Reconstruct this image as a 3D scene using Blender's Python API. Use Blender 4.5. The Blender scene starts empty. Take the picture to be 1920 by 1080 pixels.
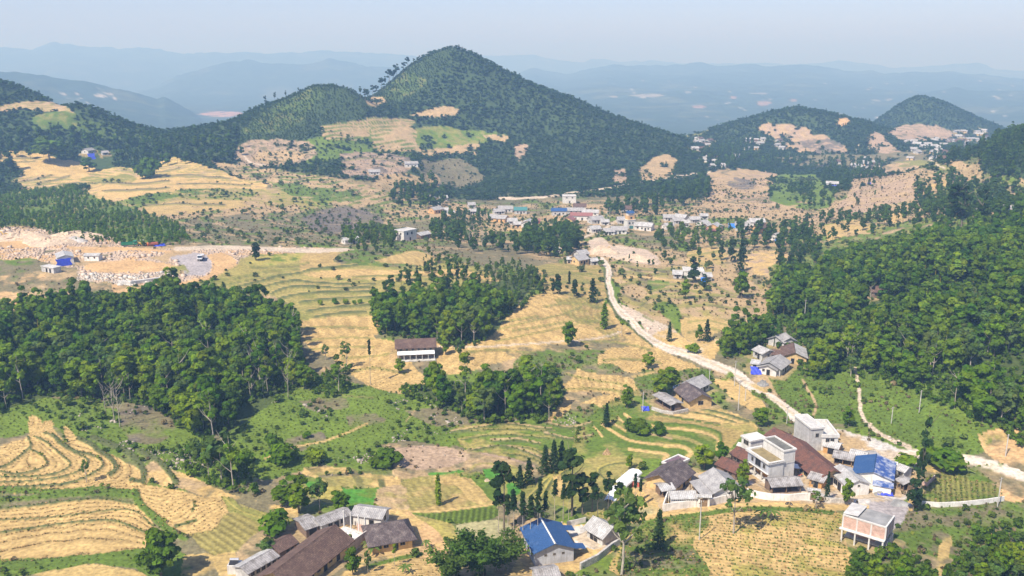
import bpy, bmesh, math, random
import numpy as np
from mathutils import Vector, Matrix

SC = bpy.context.scene
COL = SC.collection
R = math.radians
# ------------------------------------------------------------------ camera
CAMZ = 150.0
F = 1663.0                       # focal length in pixels of the 1920 wide frame
PITCH = math.atan((540 - 115) / F)
CP, SP = math.cos(PITCH), math.sin(PITCH)
cam = bpy.data.cameras.new("camera")
cam.sensor_width = 36.0
cam.lens = 36.0 * F / 1920.0
cam.clip_start = 0.5
cam.clip_end = 60000.0
camo = bpy.data.objects.new("camera", cam)
COL.objects.link(camo)
camo.location = (0, 0, CAMZ)
camo.rotation_euler = (R(90) - PITCH, 0, 0)
SC.camera = camo
# ------------------------------------------------------------------ sky and sun
SUN_EL, SUN_AZ = R(52), R(220)   # azimuth from +Y towards +X
world = bpy.data.worlds.new("World")
SC.world = world
world.use_nodes = True
wn = world.node_tree.nodes
bg = wn["Background"]
sky = wn.new("ShaderNodeTexSky")
sky.sky_type = 'NISHITA'
sky.sun_disc = False
sky.sun_elevation = SUN_EL
sky.sun_rotation = SUN_AZ
sky.altitude = 900
sky.air_density = 1.0
sky.dust_density = 2.0
sky.ozone_density = 3.0
tint = wn.new("ShaderNodeMix"); tint.data_type = 'RGBA'; tint.blend_type = 'MULTIPLY'      # cool white balance
tint.inputs[0].default_value = 1.0; tint.inputs[7].default_value = (.76, .71, .88, 1)
world.node_tree.links.new(sky.outputs[0], tint.inputs[6])
world.node_tree.links.new(tint.outputs[2], bg.inputs[0])
bg.inputs[1].default_value = 0.15
sun = bpy.data.lights.new("sun", 'SUN')
sun.energy = 5.0
sun.angle = R(0.5)
sun.color = (1.0, 0.955, 0.88)
suno = bpy.data.objects.new("sun", sun)
COL.objects.link(suno)
sdir = Vector((math.sin(SUN_AZ) * math.cos(SUN_EL), math.cos(SUN_AZ) * math.cos(SUN_EL), math.sin(SUN_EL)))
suno.rotation_euler = sdir.to_track_quat('Z', 'Y').to_euler()
suno.location = (0, 0, 400)
SC.view_settings.view_transform = 'Standard'
SC.view_settings.look = 'None'
SC.view_settings.exposure = 0.54
SC.view_settings.gamma = 1.0
SC.view_settings.use_curve_mapping = False
SC.render.engine = 'CYCLES'
SC.cycles.max_bounces = 6
SC.cycles.diffuse_bounces = 4
SC.cycles.glossy_bounces = 1
SC.cycles.transmission_bounces = 3
SC.cycles.volume_bounces = 0
SC.cycles.transparent_max_bounces = 4
SC.cycles.use_denoising = True

# ------------------------------------------------------------------ helpers
def tag(o, label=None, cat=None, group=None, kind=None):
    if label: o["label"] = label
    if cat: o["category"] = cat
    if group: o["group"] = group
    if kind: o["kind"] = kind
    return o

def np_mesh(name, verts, faces, mat=None, parent=None, cols=None, smooth=False, attr="tint"):
    """one mesh object from arrays; faces is (n,3) or (n,4)"""
    verts = np.ascontiguousarray(verts, dtype=np.float32)
    faces = np.ascontiguousarray(faces, dtype=np.int32)
    me = bpy.data.meshes.new(name)
    n, k = faces.shape
    me.vertices.add(len(verts)); me.vertices.foreach_set("co", verts.ravel())
    me.loops.add(n * k); me.loops.foreach_set("vertex_index", faces.ravel())
    me.polygons.add(n)
    me.polygons.foreach_set("loop_start", np.arange(0, n * k, k, dtype=np.int32))
    me.polygons.foreach_set("loop_total", np.full(n, k, dtype=np.int32))
    if smooth:
        me.polygons.foreach_set("use_smooth", np.ones(n, dtype=bool))
    me.update(calc_edges=True)
    if cols is not None:
        a = me.attributes.new(attr, 'FLOAT_COLOR', 'POINT')
        c = np.ones((len(verts), 4), dtype=np.float32); c[:, :3] = cols
        a.data.foreach_set("color", c.ravel())
    if mat: me.materials.append(mat)
    o = bpy.data.objects.new(name, me)
    COL.objects.link(o)
    if parent: o.parent = parent
    return o

# ---- value noise
def _h(ix, iy, s):
    n = (ix.astype(np.int64) * 374761393 + iy.astype(np.int64) * 668265263 + s * 974634777) & 0x7fffffff
    n = ((n ^ (n >> 13)) * 1274126177) & 0x7fffffff
    n = n ^ (n >> 16)
    return (n & 0xffff).astype(np.float32) / 65535.0
def vnoise(x, y, s=0):
    ix = np.floor(x); iy = np.floor(y)
    fx = (x - ix).astype(np.float32); fy = (y - iy).astype(np.float32)
    fx = fx * fx * (3 - 2 * fx); fy = fy * fy * (3 - 2 * fy)
    ix = ix.astype(np.int64); iy = iy.astype(np.int64)
    a = _h(ix, iy, s); b = _h(ix + 1, iy, s); c = _h(ix, iy + 1, s); d = _h(ix + 1, iy + 1, s)
    return (a + (b - a) * fx) * (1 - fy) + (c + (d - c) * fx) * fy
def fbm(x, y, s=0, o=4, g=0.5):
    t = 0; a = 1.0; w = 0
    for k in range(o):
        t = t + a * (vnoise(x * 2 ** k + 17.3 * k, y * 2 ** k - 9.1 * k, s + k) - 0.5); w += a; a *= g
    return t / w * 2          # about -1 .. 1
def sstep(a, b, x):
    t = np.clip((x - a) / (b - a), 0, 1); return t * t * (3 - 2 * t)

# ---- photo pixel -> ray, world -> pixel
def rays(u, v):
    a = (np.asarray(u, float) - 960) / F; b = (540 - np.asarray(v, float)) / F
    return a, CP + b * SP, -SP + b * CP
def proj(x, y, z):
    z = z - CAMZ
    d = y * CP - z * SP
    d = np.where(np.abs(d) < 1e-3, 1e-3, d)
    return 960 + F * x / d, 540 - F * (y * SP + z * CP) / d

# ------------------------------------------------------------------ terrain: surveyed points
CTRL = []          # (az, ln r, D) with D = metres below the camera
def cr(u, v, r):
    X, Y, Z = rays(u, v); h = math.hypot(X, Y)
    CTRL.append((math.atan2(X, Y), math.log(r), -Z / h * r))
def cd(u, v, D):
    X, Y, Z = rays(u, v); h = math.hypot(X, Y)
    r = D / (-Z / h); CTRL.append((math.atan2(X, Y), math.log(r), D))
def ch(u, r, D):   # by azimuth of the horizon column
    CTRL.append((math.atan((u - 960) / F), math.log(r), D))
for u in (-250, 0, 160):
    for v, D in ((1080, 112), (1000, 112), (900, 110), (800, 110), (700, 109), (600, 103), (540, 98), (480, 95), (440, 96.5)):
        cd(u, v, D)
    cd(u, 400, 104); cd(u, 350, 110 if u < 100 else 108)
for v, r in ((300, 1000), (250, 1060), (200, 1110), (152, 1160)): cr(0, v, r)
cr(-250, 300, 1000); cr(-250, 200, 1100); cr(-250, 120, 1180); ch(-250, 1350, 30); ch(-250, 1800, 150)
ch(0, 1190, 24); ch(0, 1400, 60); ch(0, 1800, 170); ch(0, 2200, 225)
for v, r in ((300, 1000), (250, 1050), (196, 1090)): cr(160, v, r)
ch(160, 1130, 54); ch(160, 1300, 95); ch(160, 1700, 185); ch(160, 2200, 225)
for v, D in ((1080, 112), (1000, 112), (900, 111), (800, 111.5), (700, 110), (600, 105), (540, 101), (480, 96), (440, 99), (400, 106)): cd(320, v, D)
cr(280, 350, 800); cr(280, 300, 960); cr(280, 248, 1050); ch(280, 1120, 80); ch(280, 1300, 120); ch(280, 1800, 205)
cr(400, 340, 850); cr(400, 290, 930); cr(400, 242, 1000); ch(400, 1080, 76); ch(400, 1300, 130); ch(400, 1800, 210); ch(400, 2200, 228)
for v, D in ((1080, 111), (1000, 112), (900, 112), (800, 112.5), (700, 111), (600, 108), (540, 105), (480, 100), (440, 104), (400, 112)): cd(480, v, D)
cr(480, 350, 830); cr(480, 290, 940); cr(480, 220, 1040); ch(480, 1120, 60); ch(480, 1300, 110); ch(480, 1800, 205)
for v, D in ((1080, 110), (1000, 112), (900, 113), (800, 113), (700, 112), (600, 110), (540, 107), (480, 103), (440, 110), (400, 118)): cd(640, v, D)
cr(600, 350, 800); cr(600, 300, 900); cr(600, 250, 980); cr(600, 205, 1040); cr(600, 164, 1085); cr(650, 167, 1075); cr(545, 184, 1075); ch(600, 1160, 45); ch(600, 1300, 90); ch(600, 1800, 200)
cr(690, 300, 920); cr(690, 250, 1020); cr(690, 190, 1120); ch(690, 1200, 52); ch(690, 1350, 100)
cr(700, 350, 820)
cr(760, 300, 930); cr(760, 250, 1040); cr(760, 200, 1110); cr(760, 140, 1190); ch(760, 1270, 25); ch(760, 1400, 80); ch(760, 1800, 200)
for v, D in ((1080, 109), (1000, 113), (900, 115), (800, 114), (700, 112), (600, 109), (540, 107), (480, 106), (440, 117), (400, 123)): cd(800, v, D)
for v, r in ((370, 850), (340, 930), (300, 1000), (250, 1070), (200, 1120), (150, 1170), (91, 1230)): cr(850, v, r)
ch(850, 1330, 25); ch(850, 1500, 110); ch(850, 1750, 190); ch(850, 2200, 225)
for v, D in ((1080, 109), (1000, 113), (900, 115), (800, 114), (700, 112), (600, 109), (540, 108), (480, 111), (440, 118), (400, 123)): cd(960, v, D)
for v, r in ((350, 900), (300, 1010), (250, 1090), (200, 1150), (142, 1220)): cr(960, v, r)
ch(960, 1330, 60); ch(960, 1500, 130)
for v, r in ((350, 900), (300, 1030), (250, 1110), (183, 1200)): cr(1060, v, r)
ch(1060, 1350, 90); ch(1060, 1800, 200)
for v, D in ((1080, 108), (1000, 110), (900, 113), (800, 114), (700, 113), (600, 112), (540, 112), (500, 113), (450, 118), (400, 122)): cd(1120, v, D)
for v, r in ((350, 900), (300, 1050), (228, 1180)): cr(1150, v, r)
ch(1150, 1350, 112); ch(1150, 1800, 205); ch(1150, 2200, 228)
for v, D in ((1080, 107), (1000, 108), (900, 111), (800, 112.5), (700, 113), (600, 113), (550, 114), (500, 116), (450, 119), (400, 123)): cd(1280, v, D)
cr(1260, 300, 1090); cr(1260, 256, 1180); cr(1300, 350, 920); ch(1260, 1300, 110)
for v, r in ((400, 740), (350, 930), (300, 1200), (270, 1380), (238, 1480)): cr(1350, v, r)
ch(1350, 1600, 125); ch(1350, 1800, 170); ch(1350, 2200, 225)
for v, D in ((1080, 107), (1000, 108), (900, 111), (800, 112), (700, 112), (600, 112), (550, 113), (500, 114), (450, 117), (400, 121)): cd(1440, v, D)
for v, r in ((330, 1040), (290, 1300), (240, 1420), (203, 1480)): cr(1490, v, r)
ch(1490, 1600, 110); ch(1490, 1750, 150); ch(1490, 2200, 225)
for v, D in ((1080, 108), (1000, 109), (900, 112), (800, 111.5), (700, 110), (600, 107), (500, 107), (450, 110), (400, 114)): cd(1600, v, D)
cr(1600, 330, 1040); cr(1600, 290, 1300); cr(1600, 240, 1650); ch(1600, 1850, 140); ch(1600, 2200, 215)
for v, r in ((330, 1000), (300, 1250), (262, 1650), (230, 1770), (182, 1850)): cr(1720, v, r)
ch(1720, 2000, 105); ch(1720, 2250, 200)
for v, D in ((1080, 109), (1000, 111), (900, 111), (800, 109), (700, 104), (600, 98.5), (500, 95), (450, 95), (400, 95)): cd(1760, v, D)
cr(1820, 330, 800); cr(1820, 290, 1250); cr(1820, 240, 1830); ch(1820, 2050, 130)
for v, D in ((1080, 112), (1000, 112), (900, 110), (800, 105), (700, 98), (600, 93), (550, 91), (500, 89), (450, 88), (400, 88), (350, 91)): cd(1920, v, D)
cr(1920, 300, 800); cr(1920, 247, 900)
ch(1920, 980, 75); ch(1920, 1150, 120); ch(1920, 1700, 175); ch(1920, 2200, 215)
for v, D in ((1000, 112), (850, 107), (700, 100), (550, 94), (450, 92), (350, 92)): cd(2160, v, D)
cr(2160, 250, 850)
ch(2160, 1150, 110); ch(2160, 1700, 170)
for u in (-500, 0, 480, 960, 1440, 1920, 2400):
    ch(u, 125, 92); ch(u, 72, 62); ch(u, 32, 32); ch(u, 8, 9); ch(u, 2, 2.2)
    ch(u, 2500, 232)
CT = np.array(CTRL)
def _tps(d2): return 0.5 * d2 * np.log(d2 + 1e-12)
_n = len(CT)
_P = np.c_[np.ones(_n), CT[:, :2]]
_K = _tps(((CT[:, None, :2] - CT[None, :, :2]) ** 2).sum(-1)) + np.eye(_n) * 2e-5
_A = np.block([[_K, _P], [_P.T, np.zeros((3, 3))]])
_w = np.linalg.solve(_A, np.r_[CT[:, 2], 0, 0, 0])
GA = np.linspace(R(-50), R(50), 420); GL = np.linspace(math.log(2), math.log(2400), 640)
def _eval(a, l):
    out = np.empty(a.size)
    for s in range(0, a.size, 20000):
        q = np.c_[a[s:s + 20000], l[s:s + 20000]]
        d2 = (q[:, 0:1] - CT[:, 0]) ** 2 + (q[:, 1:2] - CT[:, 1]) ** 2
        out[s:s + 20000] = _tps(d2) @ _w[:_n] + _w[_n] + q @ _w[_n + 1:]
    return out
_ga, _gl = np.meshgrid(GA, GL)
GD = _eval(_ga.ravel(), _gl.ravel()).reshape(_ga.shape)
def base_z(x, y):
    x = np.asarray(x, float); y = np.asarray(y, float)
    a = np.arctan2(x, y); l = np.log(np.maximum(np.hypot(x, y), 2.01))
    fa = np.clip((a - GA[0]) / (GA[1] - GA[0]), 0, len(GA) - 1.001); fl = np.clip((l - GL[0]) / (GL[1] - GL[0]), 0, len(GL) - 1.001)
    i = fa.astype(int); j = fl.astype(int); fa = fa - i; fl = fl - j
    d = (GD[j, i] * (1 - fa) + GD[j, i + 1] * fa) * (1 - fl) + (GD[j + 1, i] * (1 - fa) + GD[j + 1, i + 1] * fa) * fl
    return CAMZ - d
_rr = np.exp(np.linspace(math.log(130), math.log(2300), 4000))
def cast(u, v, zoff=0.0, zf=base_z, rmin=0):
    """first point of the ground (raised by zoff) seen at photo pixel u, v"""
    X, Y, Z = rays(u, v); h = math.hypot(X, Y)
    x = X / h * _rr; y = Y / h * _rr; zr = CAMZ + Z / h * _rr
    g = zf(x, y) + zoff
    k = np.nonzero((g >= zr) & (_rr > rmin))[0]
    i = k[0] if len(k) else len(_rr) - 1
    if i > 0 and len(k):
        d0 = zr[i - 1] - g[i - 1]; d1 = zr[i] - g[i]; t = d0 / (d0 - d1) if d0 != d1 else 0
        r = _rr[i - 1] + (_rr[i] - _rr[i - 1]) * min(max(t, 0), 1)
    else: r = _rr[i]
    x, y = X / h * r, Y / h * r
    return Vector((x, y, float(zf(x, y))))
# ------------------------------------------------------------------ terrain grid
NA = 1180
AZ = np.linspace(R(-47), R(47), NA)
_rs = list(np.exp(np.linspace(math.log(2.2), math.log(112), 26)))
while _rs[-1] < 2300:
    r = _rs[-1]
    s = 1.45e-5 * r * r if r > 112 else 0.3
    lim = 2.2 if r < 1300 else 4.5
    _rs.append(r + max(0.2, min(s, lim)))
RS = np.array(_rs); NR = len(RS)
gA, gR = np.meshgrid(AZ, RS)
GX = gR * np.sin(gA); GY = gR * np.cos(gA)
Z0 = base_z(GX, GY)
U0, V0 = proj(GX, GY, Z0)
_rg = sstep(500, 900, gR)
GU = U0 + 5 * fbm(GX / 7, GY / 7, 11, 3) * np.clip(250 / gR, .35, 1.2) + _rg * 9 * fbm(GX / 28, GY / 28, 13, 3)      # ragged edges for painted outlines
GV = V0 + 3 * fbm(GX / 7, GY / 7, 12, 3) * np.clip(250 / gR, .35, 1.2) + _rg * 4.5 * fbm(GX / 22, GY / 22, 14, 3)
_tan = (Z0 - CAMZ) / gR
_cm = np.maximum.accumulate(_tan, axis=0)
VIS = (_tan >= _cm - 0.0015) & (gR > 120)
VIS_LOOSE = (_tan >= _cm - 0.010) & (gR > 120)
CELL = np.gradient(RS)[:, None] * gR * (AZ[1] - AZ[0])
# world-scale variation
N1 = fbm(GX / 60, GY / 60, 1, 5); N2 = fbm(GX / 16, GY / 16, 2, 5); N3 = fbm(GX / 5, GY / 5, 3, 4); N4 = fbm(GX / 1.7, GY / 1.7, 4, 3)
K = dict(dirt=(.52, .355, .135), dirt2=(.44, .31, .115), pale=(.52, .42, .30), road=(.60, .51, .40), rubble=(.47, .36, .26), gravel=(.36, .32, .30),
         olive=(.30, .25, .075), olive2=(.22, .21, .052), grass=(.125, .180, .020), grass2=(.100, .152, .018), bright=(.07, .215, .022),
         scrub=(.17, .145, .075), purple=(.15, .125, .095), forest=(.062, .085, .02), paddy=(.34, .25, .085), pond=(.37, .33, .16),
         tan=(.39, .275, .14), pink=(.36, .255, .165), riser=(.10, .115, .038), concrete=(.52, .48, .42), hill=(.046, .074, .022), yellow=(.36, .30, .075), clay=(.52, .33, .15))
K = {k: np.array(v, np.float32) for k, v in K.items()}
CLSID = {k: i for i, k in enumerate(K)}
def mix(a, b, t): return a + (b - a) * t[..., None]
ALB = np.broadcast_to(K['scrub'], GX.shape + (3,)).astype(np.float32).copy()
ALB = mix(ALB, K['grass'], sstep(-.05, .35, N2 + .25 * N1))
ALB = mix(ALB, K['tan'], sstep(.1, .45, N1 * .7 - N2 * .6 + .3 * N3 + .32 * sstep(380, 520, gR)))
_far = sstep(780, 900, gR)
ALB = mix(ALB, K['hill'], _far)
CLS = np.zeros(GX.shape, np.int16) + CLSID['scrub']
CLS[_far > .5] = CLSID['hill']
LIFT = np.zeros(GX.shape, np.float32)

def smooth_line(p, n=6):
    p = np.array(p, float)
    if len(p) < 3: return p
    q = np.vstack([2 * p[0] - p[1], p, 2 * p[-1] - p[-2]]); out = []
    for i in range(1, len(q) - 2):
        for t in np.linspace(0, 1, n, endpoint=False):
            a, b, c, d = q[i - 1], q[i], q[i + 1], q[i + 2]
            out.append(.5 * (2 * b + (c - a) * t + (2 * a - 5 * b + 4 * c - d) * t * t + (3 * b - a - 3 * c + d) * t ** 3))
    out.append(p[-1]); return np.array(out)
def inpoly(u, v, P):
    P = np.array(P, float); ins = np.zeros(u.shape, bool); j = len(P) - 1
    for i in range(len(P)):
        xi, yi = P[i]; xj, yj = P[j]
        if yi != yj:
            c = ((yi > v) != (yj > v)) & (u < (xj - xi) * (v - yi) / (yj - yi) + xi)
            ins ^= c
        j = i
    return ins
def sel(P, pad=0, rr=None):
    P = np.array(P, float)
    m = (GU >= P[:, 0].min() - pad) & (GU <= P[:, 0].max() + pad) & (GV >= P[:, 1].min() - pad) & (GV <= P[:, 1].max() + pad) & VIS
    if rr is not None: m &= (gR > rr[0]) & (gR < rr[1])
    return np.nonzero(m)
POLYS = {}; ROWS = {}; PHASE = {}
def contour(lines, k=1.0):
    """smooth field whose level lines are the given traced lines (values 1, 2, 3 ...)"""
    P = []; val = []
    for i, L in enumerate(lines):
        for q in smooth_line(L, 2): P.append(q); val.append(i + 1)
    P = np.array(P) / 100.0; n = len(P); A = _tps(((P[:, None] - P[None]) ** 2).sum(-1)) + np.eye(n) * 3e-3; B = np.c_[np.ones(n), P]
    w = np.linalg.solve(np.block([[A, B], [B.T, np.zeros((3, 3))]]), np.r_[val, 0, 0, 0])
    def f(u, v):
        q = np.c_[np.ravel(u), np.ravel(v)] / 100.0; out = np.empty(len(q))
        for s_ in range(0, len(q), 20000):
            z = q[s_:s_ + 20000]; out[s_:s_ + 20000] = _tps((z[:, 0:1] - P[:, 0]) ** 2 + (z[:, 1:2] - P[:, 1]) ** 2) @ w[:n] + w[n] + z @ w[n + 1:]
        return (out * k).reshape(np.shape(u))
    return f
def area(P, key, curve=True, amt=1.0, noise=0.0, rr=None, lift=0, terr=None, name=None, rows=None, mixkey=None, straight=False):
    """an outlined piece of ground: key = cover; noise = ragged mixing with what was there; terr = (step m, share, cover) contour banks; rows = (spacing m, angle, depth)"""
    Q = smooth_line(list(P) + [P[0]], 4) if curve else np.array(P, float)
    I = sel(Q, 0, rr)
    if not len(I[0]): return
    m = inpoly(U0[I] if straight else GU[I], V0[I] if straight else GV[I], Q)
    I = (I[0][m], I[1][m])
    a = np.full(len(I[0]), amt, np.float32)
    if noise: a *= sstep(-noise, .12, N2[I] * .7 + N3[I] * .5 + .28 - .3 * noise)
    c = np.broadcast_to(K[key], (len(a), 3)).copy()
    if mixkey: c = mix(c, K[mixkey], sstep(0., .3, N2[I] * .6 + N3[I] * .6))
    if rows:
        sp, ang, dep = rows[:3]
        if len(rows) > 3: PHASE[name] = rows[3]
        ph = rows[3](U0[I], V0[I]) if len(rows) > 3 else (GX[I] * math.cos(ang) + GY[I] * math.sin(ang) + 5 * fbm(GX[I] / 45, GY[I] / 45, 31, 2)) / sp
        w = .5 + .5 * np.cos(ph * 2 * math.pi)
        c = c * (1 - .22 * dep * w[:, None]); LIFT[I] -= .10 * dep * w
    if terr:
        st, sh, rk = terr
        t = (Z0[I] + st * .9 * fbm(GX[I] / 50, GY[I] / 50, 21, 3) + st * (.25 if gR[I].mean() < 500 else .55) * N2[I]) / st
        f = t - np.floor(t)
        w = sstep(1 - sh - .08, 1 - sh + .02, f) * (1 - sstep(.95, 1.0, f)) * sstep(-.35, .05, fbm(GX[I] / 14, GY[I] / 14, 23, 3))
        c = mix(c, K[rk], w * .92)
        g = np.minimum(f / (1 - sh), 1) * .25 + sstep(1 - sh, 1, f) * .75
        LIFT[I] += (g - f) * min(st, 1.3) * .8
    ALB[I] = mix(ALB[I], c, a)
    CLS[I] = np.where(a > .5, CLSID[key], CLS[I])
    LIFT[I] += lift
    if name:
        POLYS[name] = I
        if rows: ROWS[name] = rows
def strip(P, key, w, lift=0.0, curve=True, soft=1.0, amt=1.0, rr=None, w2=None):
    """a line on the ground: bank, path or road; w = width in photo pixels (w2 at its end)"""
    Q = smooth_line(P, 5) if curve else np.array(P, float)
    mx = max(w, w2 or w)
    I = sel(Q, mx + 3, rr)
    if not len(I[0]): return
    u = GU[I] * .6 + U0[I] * .4; v = GV[I] * .6 + V0[I] * .4
    best = np.full(u.shape, 1e9); tt = np.zeros(u.shape)
    for k in range(len(Q) - 1):
        a, b = Q[k], Q[k + 1]; d = b - a; L = d @ d + 1e-9
        t = np.clip(((u - a[0]) * d[0] + (v - a[1]) * d[1]) / L, 0, 1)
        q = np.hypot(u - a[0] - t * d[0], (v - a[1] - t * d[1]))
        b_ = q < best; best = np.where(b_, q, best); tt = np.where(b_, (k + t) / (len(Q) - 1), tt)
    hw = (w + ((w2 or w) - w) * tt) / 2
    s = (1 - sstep(hw - soft * .6, hw + soft * .6, best)) * amt
    ALB[I] = mix(ALB[I], K[key], s)
    CLS[I] = np.where(s > .5, CLSID[key], CLS[I])
    LIFT[I] += lift * s
# ================================================================== land cover (outlines surveyed from the valley)
# -- left hill, saddle, knoll, main hill
area([(0,193),(60,190),(95,190),(125,200),(142,214),(118,209),(60,206),(0,207)], 'tan', terr=(2.5,.3,'olive2'))
area([(60,214),(130,208),(145,225),(140,242),(100,246),(60,240)], 'grass2', noise=.4, amt=.8, mixkey='olive2')
area([(140,222),(230,235),(290,250),(230,262),(150,250)], 'grass2', noise=.5, amt=.5)
area([(575,262),(650,240),(700,238),(720,262),(780,288),(720,302),(640,300),(570,302)], 'grass', noise=.3, mixkey='grass2')
area([(470,262),(570,262),(592,285),(560,305),(500,312),(445,308),(440,285)], 'pink', noise=.5, mixkey='scrub')
area([(480,285),(545,282),(566,292),(520,305),(470,300)], 'tan', terr=(2.2,.35,'scrub'))
area([(690,178),(735,152),(765,138),(800,150),(775,172),(735,188)], 'grass2', noise=.6, amt=.5, mixkey='olive2')
area([(448,246),(500,205),(560,175),(600,170),(580,210),(520,245)], 'grass2', noise=.5, amt=.5, mixkey='olive2')
area([(600,235),(690,222),(770,222),(772,233),(700,240),(690,258),(612,262)], 'tan', terr=(3.2,.4,'grass2'))
area([(697,233),(765,231),(790,280),(740,284),(700,278)], 'tan', terr=(3.4,.45,'grass2'))
area([(780,236),(910,243),(950,252),(912,270),(790,274)], 'grass', noise=.35, mixkey='olive2')
area([(783,277),(890,272),(893,291),(872,288),(783,287)], 'tan', noise=.3)
area([(903,252),(952,252),(946,265),(915,262)], 'tan', noise=.3)
area([(765,214),(820,200),(842,200),(864,208),(820,219)], 'tan', noise=.35)
area([(690,182),(712,182),(722,192),(705,200),(692,196)], 'tan', noise=.3)
area([(960,270),(985,272),(985,290),(970,298)], 'pink', noise=.5)
area([(1200,308),(1257,292),(1262,328),(1207,345)], 'tan', noise=.9)
area([(1150,322),(1172,318),(1176,338),(1150,345)], 'pink', noise=.5)
area([(790,300),(870,300),(905,345),(800,352)], 'scrub', noise=.5)
area([(800,330),(825,326),(822,350),(806,352)], 'tan', noise=.3)
area([(640,290),(700,285),(770,300),(760,325),(690,335),(640,325)], 'pink', noise=.4, mixkey='purple')
area([(720,325),(790,330),(780,350),(700,350)], 'tan', noise=.5)
strip([(930,372),(1010,370),(1030,368),(1110,357),(1180,346),(1240,338),(1330,322)], 'pale', 4)
# -- upper left dirt fields
area([(0,282),(80,284),(117,299),(143,301),(177,314),(215,313),(267,318),(300,303),(340,298),(400,315),(445,333),(492,344),(497,356),(400,360),(310,368),(230,378),(177,380),(158,350),(83,360),(55,357),(22,342),(33,330),(30,307),(0,302)], 'dirt', terr=(1.15,.3,'olive2'), mixkey='tan')
area([(32,302),(140,303),(175,318),(150,335),(90,330),(40,325)], 'dirt', noise=.15)
area([(190,348),(300,330),(420,338),(480,350),(400,354),(310,362),(230,372),(185,372)], 'dirt', noise=.1)
area([(150,332),(240,328),(250,342),(160,345)], 'olive2', noise=.3)
area([(225,378),(330,362),(420,356),(520,352),(600,360),(625,380),(570,392),(470,382),(330,380),(250,392)], 'olive', noise=.2, mixkey='grass')
area([(240,372),(330,358),(410,352),(400,362),(320,372),(250,384)], 'grass2', noise=.3)
area([(265,390),(330,377),(470,378),(455,388),(370,398),(290,404)], 'dirt2', noise=.25)
area([(470,398),(520,388),(562,386),(556,408),(510,414),(472,412)], 'tan', noise=.35)
area([(0,365),(60,354),(130,350),(165,365),(270,398),(335,422),(340,452),(230,452),(120,442),(60,424),(0,420)], 'grass2', mixkey='olive2', name='greenpatch')
area([(330,446),(335,412),(440,402),(580,392),(650,380),(705,388),(742,410),(735,440),(640,462),(560,458),(420,458)], 'scrub', mixkey='grass2', terr=(2.2,.3,'tan'))
area([(565,408),(620,390),(680,392),(720,415),(690,432),(600,436)], 'purple', noise=.35)
area([(395,300),(470,312),(600,330),(700,350),(735,385),(640,382),(560,360),(500,345),(440,330)], 'tan', mixkey='scrub', terr=(1.8,.35,'grass2'))
area([(500,340),(600,350),(680,372),(600,378),(540,362)], 'grass2', noise=.35)
strip([(455,290),(462,300),(475,306),(500,309)], 'pale', 3)
# -- quarry plateau
area([(0,425),(40,428),(95,432),(165,445),(215,452),(250,464),(330,466),(400,462),(650,467),(650,472),(560,478),(470,478),(445,496),(405,520),(345,532),(280,536),(225,530),(150,526),(140,505),(95,495),(60,485),(20,488),(0,486)], 'rubble', noise=.05, mixkey='clay', name='quarry')
area([(0,450),(70,450),(120,456),(60,466),(0,464)], 'clay', noise=.2)
area([(120,462),(210,462),(330,470),(330,476),(240,470),(160,476)], 'clay', noise=.3)
area([(160,495),(240,488),(320,495),(310,508),(240,512),(165,508)], 'clay')
area([(318,482),(360,474),(388,478),(399,498),(384,516),(350,516),(340,500)], 'gravel')
area([(388,478),(420,474),(446,496),(408,519),(345,533),(330,530),(385,517),(400,499)], 'clay')
area([(322,500),(345,498),(352,513),(320,512),(310,507)], 'olive2', noise=.2)
strip([(330,466),(420,464),(500,467),(580,470),(650,469)], 'pale', 8)
area([(0,505),(70,512),(85,518),(40,530),(0,535)], 'clay', terr=(.9,.25,'scrub'))
area([(0,486),(70,492),(140,505),(160,528),(280,538),(330,534),(330,545),(200,552),(100,545),(0,545)], 'scrub', noise=.2, mixkey='grass2')
area([(0,545),(70,556),(30,582),(0,585)], 'clay', noise=.3, mixkey='scrub')
area([(210,530),(250,538),(290,536),(250,550),(215,548)], 'clay', noise=.3)
area([(150,512),(180,515),(215,512),(250,513),(320,508),(322,520),(260,532),(225,535),(190,525),(150,525)], 'rubble', noise=.15)
# -- olive terraces right of the quarry
area([(446,496),(470,480),(640,472),(700,462),(760,462),(820,486),(900,500),(930,525),(900,530),(860,540),(700,560),(720,600),(640,598),(560,602),(540,570),(500,552),(440,545),(400,525)], 'olive', mixkey='olive2')
area([(480,482),(560,474),(572,480),(552,492),(500,497),(470,494)], 'yellow', noise=.3, mixkey='grass')
area([(560,495),(575,476),(640,474),(655,492),(600,500),(565,508)], 'dirt2', rows=(1.6, 1.9, 1))
area([(640,474),(700,462),(760,458),(800,475),(830,492),(780,500),(680,498),(625,490)], 'grass2', noise=.1, mixkey='scrub')
area([(700,490),(740,478),(780,470),(818,484),(808,497),(760,496)], 'dirt2', rows=(1.6, 1.3, 1))
area([(566,513),(640,505),(720,506),(800,508),(860,505),(925,520),(930,527),(860,518),(800,520),(740,526),(640,522),(590,520)], 'dirt', rows=(1.6, 1.5, 1))
for L in ([(445,538),(490,527),(528,517),(563,512),(587,505),(653,500),(670,498)], [(447,545),(487,540),(513,533),(545,527),(587,530),(637,533),(703,533)],
          [(507,552),(527,543),(553,538),(587,538),(637,541),(695,540)], [(523,561),(553,554),(587,550),(637,548),(703,548)], [(562,568),(603,563),(637,560),(703,558)],
          [(575,584),(620,577),(670,575),(695,573)], [(587,596),(637,588),(687,585)]):
    strip(L, 'riser', 4.5, lift=.5)
    strip([(x, y - 4) for x, y in L], 'dirt2', 2, amt=.7)
strip([(640,520),(720,517),(800,517)], 'riser', 2)
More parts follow.
